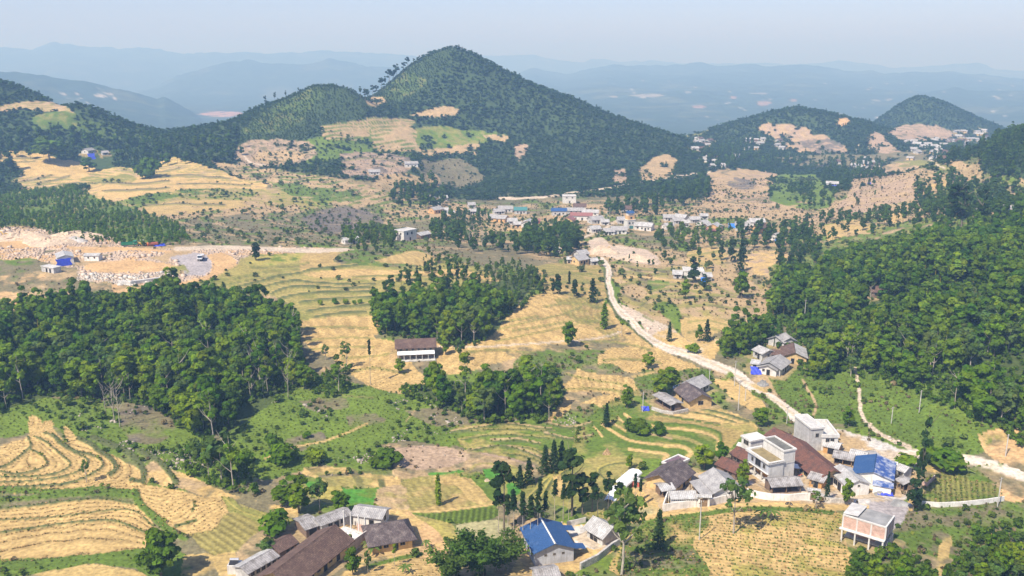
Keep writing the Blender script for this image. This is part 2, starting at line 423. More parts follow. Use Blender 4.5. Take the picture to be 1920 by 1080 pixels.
# -- mid dirt fields
area([(553,604),(600,597),(700,594),(716,615),(702,632),(742,640),(745,650),(800,720),(745,738),(690,722),(660,702),(622,672),(582,655)], 'dirt', rows=(1.7, 1.45, 1), name='field_a')
area([(815,642),(900,634),(930,590),(975,572),(1005,553),(1060,548),(1110,556),(1140,570),(1160,600),(1200,628),(1240,655),(1310,690),(1290,702),(1200,690),(1170,662),(1100,650),(1050,648),(960,672),(860,700),(825,690)], 'dirt', rows=(1.6, 1.2, 1), name='field_b')
area([(1000,498),(1060,492),(1112,490),(1132,515),(1140,560),(1100,558),(1020,548),(1012,520)], 'olive', rows=(1.5, 1.6, 1.2), mixkey='dirt2')
area([(1040,560),(1120,556),(1150,600),(1160,640),(1110,615),(1060,590)], 'olive', rows=(1.5, .9, 1.3), mixkey='dirt2')
strip([(820,648),(900,650),(980,645),(1060,640),(1130,632),(1165,622)], 'pale', 3)
strip([(990,600),(1050,590),(1090,575)], 'scrub', 3)
area([(950,652),(1060,643),(1165,628),(1178,650),(1080,660),(960,668)], 'scrub', noise=.2, mixkey='tan')
strip([(1165,622),(1200,650),(1250,668)], 'dirt2', 3)
area([(980,660),(1070,655),(1190,665),(1200,690),(1120,700),(1060,690),(1040,720),(1010,720),(960,690)], 'grass2', noise=.35, mixkey='scrub')
area([(1121,668),(1149,651),(1180,655),(1230,660),(1237,668),(1307,695),(1228,684),(1204,695),(1180,699),(1149,684),(1121,682)], 'dirt', rows=(1.4, .6, 1), name='field_c')
area([(1082,690),(1112,699),(1180,708),(1193,723),(1206,743),(1145,738),(1117,734),(1047,736),(1044,727),(1071,712)], 'dirt', rows=(1.3, 1.0, 1.2), name='field_d', mixkey='olive')
area([(1112,747),(1145,738),(1162,743),(1160,762),(1147,771),(1112,758),(1088,758)], 'dirt', rows=(1.3, 1.0, 1), name='field_e')
area([(1040,749),(1066,747),(1071,765),(1049,784),(1025,790)], 'dirt', rows=(1.3, .6, 1), name='field_f')
area([(1200,700),(1310,690),(1340,705),(1300,730),(1230,760),(1190,720)], 'grass2', noise=.2, mixkey='scrub')
strip([(1186,706),(1230,698),(1280,692)], 'dirt2', 4)
# -- valley right of the road
area([(1148,500),(1230,500),(1300,480),(1440,470),(1450,520),(1445,600),(1350,640),(1290,645),(1200,590),(1160,560)], 'tan', terr=(1.1,.35,'scrub'), mixkey='olive')
area([(1103,452),(1120,446),(1131,447),(1148,462),(1161,461),(1216,470),(1238,494),(1209,495),(1175,489),(1138,482),(1110,470)], 'rubble', mixkey='pale', name='rubble_a')
area([(1227,570),(1240,566),(1257,568),(1276,583),(1281,616),(1274,625),(1261,612),(1253,597),(1239,586),(1227,581)], 'grass', noise=.1)
area([(1215,525),(1255,528),(1240,540),(1218,545)], 'grass', noise=.3)
area([(1150,530),(1163,535),(1160,560),(1150,552)], 'grass', noise=.2)
area([(1277,596),(1305,592),(1342,594),(1376,607),(1368,618),(1342,625),(1324,636),(1296,640),(1279,625)], 'dirt2', noise=.08)
area([(1161,571),(1194,583),(1224,597),(1259,614),(1268,627),(1281,638),(1259,642),(1224,633),(1203,610),(1176,590)], 'pale', mixkey='rubble', name='rubble_b')
area([(1258,613),(1283,633),(1300,642),(1345,635),(1353,650),(1330,677),(1307,672),(1267,655),(1222,632)], 'dirt', mixkey='pale')
strip([(1148,521),(1209,519),(1240,523),(1274,527)], 'dirt', 3)
area([(1290,470),(1345,463),(1365,480),(1340,500),(1290,500)], 'dirt2', noise=.25, mixkey='olive')
area([(1395,478),(1470,470),(1475,500),(1430,515),(1400,500)], 'dirt', noise=.25, mixkey='pink')
area([(1345,515),(1380,510),(1395,525),(1360,540)], 'dirt2', noise=.2)
area([(1330,490),(1365,505),(1400,520),(1440,560),(1430,590),(1370,590),(1350,560)], 'tan', noise=.3)
# -- brown slopes on the right
area([(1328,324),(1365,315),(1412,320),(1460,326),(1440,338),(1448,350),(1442,372),(1500,388),(1548,404),(1530,413),(1420,402),(1350,397),(1280,392),(1318,374)], 'tan', terr=(2.4,.16,'scrub'), mixkey='pink')
area([(1362,340),(1385,332),(1420,345),(1405,355),(1370,352)], 'purple', noise=.3)
area([(1445,336),(1470,325),(1520,325),(1548,345),(1562,372),(1540,396),(1500,390),(1445,374),(1451,352)], 'grass', noise=.15, mixkey='grass2')
area([(1599,327),(1650,311),(1676,323),(1716,332),(1712,351),(1722,366),(1692,378),(1650,387),(1616,400),(1573,402),(1568,385),(1587,364)], 'pink', noise=.12, mixkey='tan')
area([(1650,312),(1702,308),(1731,316),(1790,330),(1784,334),(1728,333),(1690,328)], 'tan', terr=(1.8,.25,'scrub'))
area([(1670,308),(1740,301),(1790,316),(1735,316)], 'olive2', noise=.2)
area([(1770,302),(1800,300),(1825,315),(1800,318)], 'tan', noise=.3)
area([(1745,342),(1775,335),(1772,350),(1748,350)], 'dirt2', noise=.2)
area([(1416,247),(1426,240),(1450,233),(1507,235),(1530,249),(1547,249),(1587,284),(1564,289),(1500,287),(1466,271),(1451,259)], 'pink', noise=.12, mixkey='tan')
area([(1500,262),(1560,258),(1580,284),(1520,289)], 'purple', noise=.4, mixkey='pink')
area([(1664,246),(1688,235),(1716,235),(1745,239),(1757,235),(1779,246),(1783,260),(1745,262),(1719,262),(1690,266),(1676,254)], 'pink', terr=(3.5,.3,'scrub'))
area([(1637,246),(1650,247),(1659,263),(1683,284),(1679,293),(1659,293),(1622,268)], 'pink', noise=.2)
area([(1780,285),(1825,270),(1830,280),(1800,292),(1775,298)], 'pink', noise=.2)
area([(1838,290),(1865,262),(1900,245),(1960,230),(1960,335),(1895,330),(1845,322)], 'hill', name='righthill')
area([(1568,221),(1590,220),(1588,234),(1572,234)], 'clay')
area([(1450,295),(1600,290),(1740,285),(1760,300),(1640,310),(1500,312)], 'scrub', noise=.3)
area([(1280,245),(1330,235),(1325,250),(1282,258)], 'olive2', noise=.3)
strip([(1742,301),(1755,308),(1770,314)], 'pale', 3)
strip([(1606,283),(1612,272)], 'pale', 3)
area([(1540,425),(1600,412),(1640,430),(1600,448),(1560,460)], 'dirt2', noise=.35)
area([(1645,405),(1700,400),(1690,415),(1650,415)], 'dirt', noise=.2)
area([(1280,440),(1340,445),(1360,452),(1300,462)], 'tan', noise=.3)
strip([(1082,452),(1100,443),(1120,436),(1140,425),(1150,418),(1165,410)], 'pale', 4)
strip([(950,430),(1000,433),(1035,428)], 'dirt', 4)
# -- right slope: wood floor and grass
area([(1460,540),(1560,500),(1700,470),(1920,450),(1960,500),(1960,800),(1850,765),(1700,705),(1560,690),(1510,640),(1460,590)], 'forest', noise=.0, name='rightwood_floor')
area([(1440,500),(1560,450),(1700,420),(1960,400),(1960,460),(1700,480),(1560,510),(1460,550)], 'grass2', noise=.1, mixkey='olive2')
area([(1500,670),(1700,690),(1850,750),(1960,790),(1960,860),(1850,815),(1700,785),(1560,710)], 'grass2', mixkey='grass')
area([(1430,690),(1500,690),(1560,705),(1700,770),(1850,800),(1840,850),(1740,845),(1680,820),(1600,800),(1540,790),(1480,765)], 'grass2', mixkey='grass')
area([(1830,815),(1900,800),(1925,830),(1925,880),(1860,860)], 'clay', noise=.55, mixkey='tan')
strip([(1505,712),(1518,735),(1529,758),(1525,785)], 'tan', 5)
strip([(1605,690),(1610,725),(1617,780),(1640,805),(1665,822),(1705,838)], 'pale', 6, w2=8)
# -- main road
strip([(1128,486),(1140,501),(1142,514),(1139,523),(1144,544),(1150,566),(1161,583),(1181,599),(1201,621),(1230,642),(1258,655),(1293,665),(1317,677),(1345,686),(1360,692),(1382,702),(1400,717),(1433,738),(1460,758),(1487,778),(1520,800)], 'road', 9, w2=19, soft=.8)
strip([(1520,805),(1560,835),(1640,848),(1740,852),(1830,864),(1925,893)], 'road', 13, w2=18, soft=.8)
strip([(1130,487),(1141,502),(1143,514),(1140,523),(1145,544),(1151,566),(1162,583),(1182,599),(1202,621),(1231,642),(1294,665),(1346,686),(1401,717),(1434,738),(1461,758),(1488,778)], 'dirt2', 2, w2=4, amt=.45)
strip([(1134,505),(1134,523),(1138,545),(1144,568),(1156,588),(1176,606),(1196,626),(1224,648)], 'riser', 4)
area([(1333,712),(1368,710),(1418,741),(1440,771),(1425,776),(1375,749),(1346,723)], 'dirt', mixkey='olive')
area([(1425,705),(1445,700),(1455,722),(1440,735),(1410,722)], 'dirt2', noise=.2)
strip([(1412,736),(1440,752),(1470,778),(1480,795)], 'grass2', 9)
area([(1345,684),(1375,702),(1372,712),(1350,710)], 'grass', noise=.1)
# -- terraces below the middle farm
area([(1080,800),(1130,760),(1180,745),(1230,770),(1420,800),(1410,835),(1300,860),(1200,860),(1090,862),(1050,830)], 'grass2', mixkey='olive2')
area([(1226,773),(1289,776),(1294,769),(1324,763),(1368,771),(1412,793),(1422,806),(1394,810),(1346,795),(1302,789)], 'dirt', mixkey='olive')
area([(1211,786),(1226,777),(1259,784),(1302,791),(1346,797),(1396,811),(1370,838),(1355,834),(1355,815),(1335,803),(1292,796),(1248,792)], 'paddy', rows=(1.1, .5, .8))
strip([(1292,773),(1335,780),(1380,793)], 'riser', 3.5, lift=.4); strip([(1313,767),(1357,777),(1402,792)], 'riser', 5, lift=.5); strip([(1230,775),(1260,780),(1310,788),(1350,794)], 'riser', 2.5)
strip([(1205,792),(1248,797),(1300,800),(1335,808),(1352,820),(1350,840)], 'grass2', 5, lift=.4)
strip([(1171,776),(1198,793),(1237,802),(1292,806),(1331,815),(1346,826),(1342,841)], 'dirt', 5)
strip([(1130,795),(1160,817),(1193,828),(1248,835),(1281,838),(1296,848),(1288,857)], 'dirt', 5)
strip([(1145,791),(1171,808)], 'dirt', 4); strip([(1158,782),(1174,797)], 'dirt', 4); strip([(1115,800),(1128,818)], 'dirt', 4)
strip([(1180,843),(1215,847),(1250,853),(1245,862)], 'dirt', 6); strip([(1240,815),(1290,824),(1320,838)], 'olive', 6); strip([(1210,812),(1260,822)], 'tan', 3)
strip([(1248,836),(1280,838),(1296,850),(1285,860)], 'yellow', 9); strip([(1248,836),(1280,838),(1296,850),(1285,860)], 'dirt', 6)
# -- central hillside
area([(0,768),(60,744),(160,757),(340,790),(420,830),(432,780),(462,740),(560,708),(650,715),(740,738),(800,762),(900,785),(1000,792),(1050,790),(1075,800),(1060,830),(900,850),(860,835),(800,845),(745,838),(700,862),(640,872),(580,876),(500,900),(450,885),(330,860),(280,860),(170,840),(130,830),(100,800),(0,822)], 'grass', noise=.0, mixkey='grass2')
area([(220,760),(290,750),(330,790),(300,830),(240,825)], 'scrub', noise=.4, mixkey='purple')
area([(540,820),(600,810),(610,828),(560,845),(520,850)], 'scrub', noise=.3, mixkey='purple')
area([(650,780),(700,775),(720,790),(660,800)], 'scrub', noise=.5)
area([(560,752),(640,745),(650,765),(580,770)], 'scrub', noise=.7)
area([(760,770),(850,765),(900,790),(820,800)], 'scrub', noise=.65)
strip([(495,860),(540,840),(600,828),(640,815),(690,793)], 'dirt', 3)
strip([(760,792),(778,770)], 'tan', 2)
area([(715,836),(770,828),(830,838),(900,848),(960,862),(1005,876),(1000,892),(930,880),(880,878),(830,900),(745,897),(735,868)], 'tan', noise=.3, mixkey='scrub', lift=.4)
area([(730,845),(800,838),(880,852),(850,875),(760,880)], 'pink', noise=.5)
area([(855,800),(950,790),(1060,795),(1075,830),(1060,860),(1005,875),(900,848),(862,830)], 'olive', noise=.1, mixkey='grass2', terr=(.9,.35,'grass2'))
for L in ([(862,808),(950,802),(1040,808)], [(880,842),(930,835),(990,838),(1020,850)], [(865,820),(940,812),(1040,822)], [(945,848),(990,855),(1020,866)]):
    strip(L, 'olive', 3); strip([(x, y + 3) for x, y in L], 'riser', 2.5, lift=.3)
strip([(905,852),(950,860),(1000,874)], 'pink', 6)
for L in ([(921,823),(970,822),(1013,830)], [(847,808),(900,798),(948,792),(1035,803)], [(877,843),(948,835),(1018,856)], [(1020,790),(1070,800),(1110,790)], [(1020,812),(1070,822),(1110,815)]):
    strip(L, 'tan', 3.2); strip([(x, y + 4) for x, y in L], 'riser', 3.2, lift=.35)
# -- valley floor paddies
area([(560,905),(640,900),(720,905),(760,900),(900,885),(960,880),(1000,900),(990,925),(960,945),(930,950),(760,965),(700,955),(640,950),(580,930)], 'olive2', mixkey='grass2')
area([(567,876),(650,878),(676,886),(716,892),(752,898),(750,912),(620,912),(600,900),(568,888)], 'dirt', terr=(.55,.3,'riser'), mixkey='olive')
strip([(600,893),(640,890),(680,887)], 'scrub', 5)
area([(572,905),(592,901),(611,912),(607,922),(582,922)], 'bright', mixkey='grass'); area([(638,917),(690,915),(714,918),(706,945),(690,952),(645,954),(628,940)], 'bright', mixkey='grass', noise=.05)
area([(905,880),(930,878),(942,888),(940,900),(920,902)], 'bright', mixkey='grass'); area([(948,908),(960,905),(976,918),(964,930),(950,925)], 'bright', mixkey='grass')
area([(590,915),(640,912),(630,945),(595,935)], 'yellow', noise=.2)
area([(752,906),(800,898),(860,893),(905,905),(930,930),(928,945),(850,955),(770,960),(712,957),(712,930)], 'olive', mixkey='dirt2', rows=(2.2,.4,1))
area([(706,918),(752,908),(765,940),(760,958),(705,953)], 'tan', noise=.2, mixkey='olive')
area([(840,897),(860,892),(915,935),(890,942)], 'dirt2', noise=.3)
area([(880,893),(905,888),(940,925),(925,938)], 'grass2', noise=.2)
strip([(805,892),(840,890),(868,885)], 'bright', 5)
strip([(752,905),(800,897),(868,888),(900,872),(960,877),(985,888)], 'olive', 3)
area([(742,963),(800,964),(870,955),(930,950),(928,972),(855,982),(795,968)], 'grass', rows=(1.5,.1,2.4))
strip([(735,957),(800,960),(870,953),(935,944)], 'dirt', 3.5)
area([(857,983),(930,974),(960,990),(962,1008),(905,1020),(862,1015)], 'pond')
area([(740,968),(795,970),(850,984),(858,1015),(830,1010),(780,985)], 'olive', mixkey='yellow')
area([(985,935),(1010,900),(1055,872),(1092,860),(1190,858),(1203,874),(1183,922),(1150,950),(1130,975),(1060,952),(1010,945)], 'olive2', mixkey='olive')
for L in ([(990,932),(1020,900),(1060,872)], [(1010,940),(1030,905),(1070,875)], [(1040,915),(1042,895),(1060,880)], [(1030,945),(1020,920),(1040,885)], [(1135,900),(1120,880),(1150,868),(1190,866)], [(1065,905),(1090,930)]):
    strip(L, 'yellow', 3); strip([(x + 2, y + 4) for x, y in L], 'riser', 3, lift=.4)
area([(1035,895),(1050,893),(1056,905),(1052,930),(1040,925)], 'dirt2', noise=.2)
# -- bottom left terraces
LG_ = [[(0,868),(20,862),(40,845),(45,835)], [(52,820),(57,837),(40,853),(13,873),(0,877)], [(0,885),(30,890),(67,883),(88,872),(87,862),(70,848),(57,843)], [(0,895),(50,895),(100,890),(128,877),(132,867),(110,850),(87,830),(67,820)],
       [(0,905),(67,902),(117,895),(147,883),(163,873),(165,863),(147,853),(117,837),(97,817),(83,813)], [(0,915),(83,912),(140,903),(180,885),(193,873),(190,863),(167,853),(140,847),(117,830),(100,815)],
       [(120,915),(203,893),(217,880),(210,863),(187,847),(167,833),(147,823)], [(160,920),(247,905),(270,890),(253,862),(230,845),(200,832),(173,822)]]
LH_ = [[(0,954),(60,948),(180,936),(250,946)], [(0,976),(80,971),(180,961),(245,958),(270,970)], [(0,1001),(90,986),(200,977),(250,990),(290,1006)], [(0,1050),(120,1042),(275,1028)]]
LI_ = [[(262,936),(310,948),(330,930),(380,930)], [(275,962),(320,968),(362,945),(400,935)], [(300,986),(345,988),(395,960),(420,945)], [(345,1004),(380,998),(420,970),(432,955)]]
area([(0,836),(30,826),(50,820),(56,784),(73,783),(84,808),(80,792),(97,789),(102,806),(125,828),(118,805),(125,800),(150,826),(180,838),(205,850),(262,882),(285,895),(272,912),(240,918),(150,922),(0,920)], 'dirt', rows=(1.15, 1.1, 1.1, contour(LG_, 3.0)), name='field_g')
area([(262,882),(300,860),(318,880),(350,890),(400,912),(430,925),(480,937),(520,945),(556,956),(556,978),(520,970),(480,952),(430,936),(385,930),(340,915),(300,910)], 'dirt', noise=.12, mixkey='tan')
for L, w in (([(52,820),(57,837),(40,853),(13,873),(0,877)], 5), ([(0,885),(30,890),(67,883),(88,872),(87,862),(70,848),(57,843)], 4), ([(0,895),(50,895),(100,890),(128,877),(132,867),(110,850),(87,830),(67,820)], 4),
             ([(0,905),(67,902),(117,895),(147,883),(163,873),(165,863),(147,853),(117,837),(97,817),(83,813)], 4), ([(0,915),(83,912),(140,903),(180,885),(193,873),(190,863),(167,853),(140,847),(117,830),(100,815)], 5),
             ([(203,893),(217,880),(210,863),(187,847),(167,833),(147,823)], 9), ([(247,903),(266,907),(270,890),(253,862),(230,845),(200,832),(173,822)], 12), ([(330,905),(318,888),(296,865),(260,848)], 11)):
    strip(L, 'riser', w, lift=.45)
strip([(0,920),(100,922),(200,918),(255,925)], 'grass2', 10, lift=.3); strip([(0,938),(80,932),(190,928),(252,933)], 'grass2', 9, lift=.3)
area([(0,956),(60,945),(190,937),(250,945),(266,962),(290,986),(302,1006),(277,1010),(275,1028),(120,1042),(0,1052)], 'dirt', rows=(1.25, 1.5, 1.2, contour(LH_, 3.2)), name='field_h')
strip([(0,954),(60,948),(180,936),(250,946)], 'riser', 5, lift=.3); strip([(0,976),(80,971),(180,961),(245,958),(290,990)], 'riser', 3, lift=.3); strip([(0,1001),(90,986),(200,977),(250,990),(290,1006)], 'riser', 4, lift=.4)
area([(150,908),(205,894),(250,907),(300,914),(335,918),(380,930),(415,935),(430,957),(402,992),(360,1006),(330,1002),(300,986),(275,962),(262,936),(255,922),(200,914)], 'dirt', rows=(1.3, 1.2, .9, contour(LI_, 4.0)), name='field_i')
strip([(255,925),(262,945),(290,972),(320,995),(345,1008)], 'grass2', 15, lift=.3)
strip([(305,912),(310,930),(296,948)], 'dirt2', 3); strip([(330,985),(350,980),(368,975)], 'riser', 7); strip([(360,958),(364,948),(362,938)], 'riser', 4)
area([(0,1050),(120,1042),(275,1029),(345,1038),(350,1085),(262,1085),(252,1066),(180,1056),(80,1072),(0,1085)], 'grass2', mixkey='grass')
area([(20,1085),(80,1072),(180,1057),(252,1070),(268,1090)], 'dirt2', mixkey='scrub')
area([(412,930),(440,936),(450,947),(490,957),(560,974),(556,986),(500,982),(452,976),(430,960)], 'olive2')
strip([(418,932),(440,950),(470,965),(520,975),(556,978)], 'yellow', 2.5); strip([(450,945),(480,955),(500,965)], 'yellow', 2)
area([(352,1003),(400,990),(432,960),(490,983),(470,1005),(445,1034),(400,1042)], 'olive', rows=(1.9, .9, 1.6))
area([(395,1042),(440,1034),(455,1062),(440,1085),(416,1085)], 'dirt2', mixkey='olive')
area([(344,1040),(395,1040),(415,1085),(345,1085)], 'dirt2', noise=.15, mixkey='grass')
area([(445,1034),(470,1010),(520,1000),(560,990),(590,1000),(520,1030),(450,1065)], 'tan', noise=.1)
# -- house yards
area([(560,985),(640,975),(740,955),(790,975),(830,1010),(830,1085),(440,1085),(450,1062),(520,1020)], 'dirt', noise=.05, mixkey='clay', name='yard_a')
area([(660,1068),(760,1048),(815,1050),(830,1085),(660,1085)], 'dirt', rows=(1.3,1.4,1), name='field_j')
strip([(690,1062),(730,1050),(790,1040)], 'grass2', 8)
area([(985,985),(1010,975),(1075,985),(1130,985),(1165,1020),(1090,1066),(1050,1085),(960,1085),(975,1030)], 'dirt', noise=.03)
area([(1062,990),(1092,985),(1128,1006),(1142,1020),(1110,1031),(1072,1020)], 'concrete', curve=False)
area([(1182,908),(1200,905),(1240,912),(1243,955),(1190,966),(1178,945)], 'pond', mixkey='dirt')
area([(1240,905),(1290,890),(1340,880),(1400,885),(1410,930),(1370,943),(1243,958)], 'dirt', mixkey='pale')
area([(1285,905),(1300,895),(1330,925),(1345,945),(1300,950),(1260,950)], 'concrete')
area([(1400,885),(1480,820),(1540,800),(1700,850),(1710,930),(1600,950),(1480,945),(1410,935)], 'tan', noise=.0, mixkey='concrete')
area([(1478,855),(1510,870),(1530,895),(1520,925),(1495,915),(1470,890)], 'concrete')
area([(1440,905),(1500,905),(1500,920),(1440,922)], 'purple')
area([(1555,830),(1640,846),(1720,852),(1700,880),(1600,860)], 'pale', noise=.1)
strip([(1182,975),(1240,966),(1300,957),(1370,948),(1440,946),(1540,952),(1620,952),(1700,962),(1710,930)], 'dirt', 11, soft=1)
area([(1630,940),(1690,938),(1705,960),(1680,990),(1640,985)], 'gravel', noise=.1)
# -- bottom right fields
area([(1180,992),(1260,968),(1390,955),(1480,955),(1575,962),(1585,990),(1590,1030),(1600,1050),(1560,1085),(1170,1085)], 'dirt', rows=(1.35,1.45,.8), name='field_k', mixkey='yellow')
area([(1170,985),(1300,962),(1330,985),(1300,1020),(1330,1085),(1170,1085)], 'grass2', noise=.45, mixkey='scrub')
strip([(1190,992),(1260,972),(1380,956),(1480,954),(1560,962)], 'grass2', 8)
area([(1700,960),(1780,950),(1880,940),(1925,945),(1925,1085),(1600,1085),(1630,1040),(1690,990)], 'grass2', mixkey='scrub', noise=.05)
area([(1755,1045),(1768,1010),(1785,1008),(1775,1060),(1765,1085)], 'dirt2', noise=.1); area([(1840,1040),(1850,1000),(1868,998),(1862,1040)], 'dirt2', noise=.1)
area([(1722,925),(1745,890),(1800,892),(1860,905),(1880,935),(1800,945),(1735,945)], 'olive2', rows=(1.5,-.5,2), name='field_l', mixkey='grass')
area([(1722,865),(1790,862),(1790,880),(1740,885)], 'dirt', noise=.2, mixkey='olive')
area([(1780,880),(1880,870),(1900,890),(1870,905),(1800,892)], 'grass2', noise=.2)
area([(1875,900),(1925,895),(1925,935),(1880,935)], 'clay', noise=.2)

# banks of the middle terraces, traced
for P_ in ([(925,620),(985,604),(1050,590),(1085,575),(1110,560)], [(930,640),(1000,625),(1060,612),(1120,600)], [(1060,700),(1110,712),(1180,722)], [(1045,730),(1110,728),(1190,735)], [(560,640),(640,632),(700,634)], [(640,672),(700,668),(742,660)], [(1290,603),(1330,600),(1365,610)], [(1290,480),(1350,470)], [(1215,548),(1260,540),(1310,545)], [(1210,556),(1265,550),(1320,556)]):
    strip(P_, 'olive2', 3.5, amt=.8); strip([(x, y - 3) for x, y in P_], 'dirt', 1.6, amt=.6)
for P_ in ([(20,341),(60,337),(93,331)], [(50,357),(90,350),(122,344),(150,340)], [(67,347),(95,339),(132,330)], [(167,343),(240,344),(317,340)], [(195,359),(250,355),(317,352)], [(0,295),(40,294),(73,295)], [(0,302),(40,303),(70,302)], [(230,320),(290,322),(340,316)], [(300,332),(360,328),(430,334)], [(330,345),(400,343),(470,347)], [(270,386),(340,382),(420,384)], [(640,300),(690,296),(740,300)]):
    strip(P_, 'scrub', 2.6, amt=.9, lift=.3); strip([(x, y + 2) for x, y in P_], 'olive2', 1.6, amt=.7)
for P_ in ([(1160,535),(1200,528),(1250,532),(1300,526)], [(1205,560),(1230,556),(1280,558),(1330,552),(1380,556)], [(1200,572),(1215,562)], [(1205,590),(1225,600)], [(1285,575),(1330,572),(1380,578),(1420,570)], [(1330,530),(1370,548),(1420,552)], [(1380,600),(1420,610),(1445,600)], [(1170,498),(1230,505),(1290,500)], [(1160,508),(1220,513),(1270,512)], [(1290,622),(1330,615),(1350,620)], [(1345,640),(1400,625),(1440,622)],
           [(660,520),(760,518),(850,528)], [(470,500),(540,498),(580,492)], [(440,520),(500,508),(560,503)], [(430,530),(500,518),(545,512)], [(1000,520),(1050,512),(1110,512)], [(1010,535),(1070,528),(1125,530)], [(1020,575),(1070,568),(1130,575)], [(960,620),(1020,610),(1090,600),(1140,605)], [(910,610),(960,600),(1010,592)], [(870,660),(930,655),(1000,660)], [(1090,640),(1150,640),(1220,655)], [(1130,675),(1180,672),(1240,680)],
           [(560,615),(620,612),(690,615)], [(575,655),(640,650),(700,650)], [(640,700),(700,690),(760,700)], [(560,725),(630,740),(700,745)]):
    strip(P_, 'olive2', 2.8, amt=.85, lift=.2); strip([(x, y + 2.5) for x, y in P_], 'riser', 1.6, amt=.7)
# ground under the woods
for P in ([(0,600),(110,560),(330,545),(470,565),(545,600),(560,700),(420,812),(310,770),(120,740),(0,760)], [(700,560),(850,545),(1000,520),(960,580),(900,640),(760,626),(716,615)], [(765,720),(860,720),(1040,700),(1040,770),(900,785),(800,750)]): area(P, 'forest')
# ------------------------------------------------------------------ final heights
_rough = np.select([np.isin(CLS, [CLSID[k] for k in ('scrub', 'purple', 'pink')]), np.isin(CLS, [CLSID[k] for k in ('rubble', 'hill', 'forest')]), np.isin(CLS, [CLSID[k] for k in ('grass', 'grass2', 'tan')])], [.55, .7, .35], .08)
Z1 = Z0 + LIFT + _rough * N2 * .9 + (_rough > .1) * .35 * N3 * _rough + sstep(780, 1000, gR) * (3.2 * fbm(GX / 45, GY / 45, 41, 4) + 1.0 * N2)
# ------------------------------------------------------------------ heights on the finished ground
def H(x, y):
    x = np.asarray(x, float); y = np.asarray(y, float)
    fa = np.clip((np.arctan2(x, y) - AZ[0]) / (AZ[1] - AZ[0]), 0, NA - 1.001); rr = np.hypot(x, y)
    j = np.clip(np.searchsorted(RS, rr) - 1, 0, NR - 2); fl = np.clip((rr - RS[j]) / (RS[j + 1] - RS[j]), 0, 1)
    i = fa.astype(int); fa = fa - i
    return (Z1[j, i] * (1 - fa) + Z1[j, i + 1] * fa) * (1 - fl) + (Z1[j + 1, i] * (1 - fa) + Z1[j + 1, i + 1] * fa) * fl
def ground(u, v, rmin=0): return cast(u, v, 0.0, H, rmin)

# ------------------------------------------------------------------ materials
class NT:
    def __init__(s, name):
        s.m = bpy.data.materials.new(name); s.m.use_nodes = True; s.t = s.m.node_tree; s.n = s.t.nodes; s.b = s.n["Principled BSDF"]
        s.b.inputs["Specular IOR Level"].default_value = .25
    def node(s, ty, **kw):
        n = s.n.new(ty)
        for k, v in kw.items():
            if isinstance(k, str) and hasattr(n, k): setattr(n, k, v)
        return n
    def link(s, a, b): s.t.links.new(a, b)
    def pos(s, obj=False):
        if obj: return s.node("ShaderNodeTexCoord").outputs["Object"]
        return s.node("ShaderNodeNewGeometry").outputs["Position"]
    def noise(s, scale, detail=4, vec=None, rough=.55):
        n = s.node("ShaderNodeTexNoise"); n.inputs["Scale"].default_value = scale; n.inputs["Detail"].default_value = detail; n.inputs["Roughness"].default_value = rough
        s.link(vec if vec is not None else s.pos(), n.inputs["Vector"]); return n.outputs["Fac"]
    def maprange(s, fac, a, b, c, d):
        n = s.node("ShaderNodeMapRange"); n.inputs[1].default_value = a; n.inputs[2].default_value = b; n.inputs[3].default_value = c; n.inputs[4].default_value = d
        s.link(fac, n.inputs[0]); return n.outputs[0]
    def mixc(s, fac, a, b, mode='MIX'):
        n = s.node("ShaderNodeMix"); n.data_type = 'RGBA'; n.blend_type = mode
        if hasattr(fac, "is_linked") or not isinstance(fac, (int, float)): s.link(fac, n.inputs[0])
        else: n.inputs[0].default_value = fac
        for k, q in ((6, a), (7, b)):
            if isinstance(q, tuple): n.inputs[k].default_value = (*q, 1)
            else: s.link(q, n.inputs[k])
        return n.outputs[2]
    def gray(s, f):
        n = s.node("ShaderNodeCombineColor"); [s.link(f, n.inputs[k]) for k in range(3)]; return n.outputs[0]
    def bump(s, f, strength=.4, dist=.1):
        n = s.node("ShaderNodeBump"); n.inputs["Strength"].default_value = strength; n.inputs["Distance"].default_value = dist
        s.link(f, n.inputs["Height"]); s.link(n.outputs[0], s.b.inputs["Normal"])
    def color(s, c):
        if isinstance(c, tuple): s.b.inputs["Base Color"].default_value = (*c, 1)
        else: s.link(c, s.b.inputs["Base Color"])
    def rough(s, r): s.b.inputs["Roughness"].default_value = r
def ground_material():
    t = NT("ground"); a = t.node("ShaderNodeAttribute"); a.attribute_name = "albedo"
    n1 = t.noise(.9, 6); n2 = t.noise(.12, 4)
    c = t.mixc(1.0, a.outputs["Color"], t.gray(t.maprange(n1, .28, .72, .62, 1.34)), 'MULTIPLY')
    c = t.mixc(1.0, c, t.gray(t.maprange(n2, .3, .7, .84, 1.14)), 'MULTIPLY')
    t.color(c); t.rough(.95); t.bump(n1, .8, .35); return t.m
M_GROUND = ground_material()
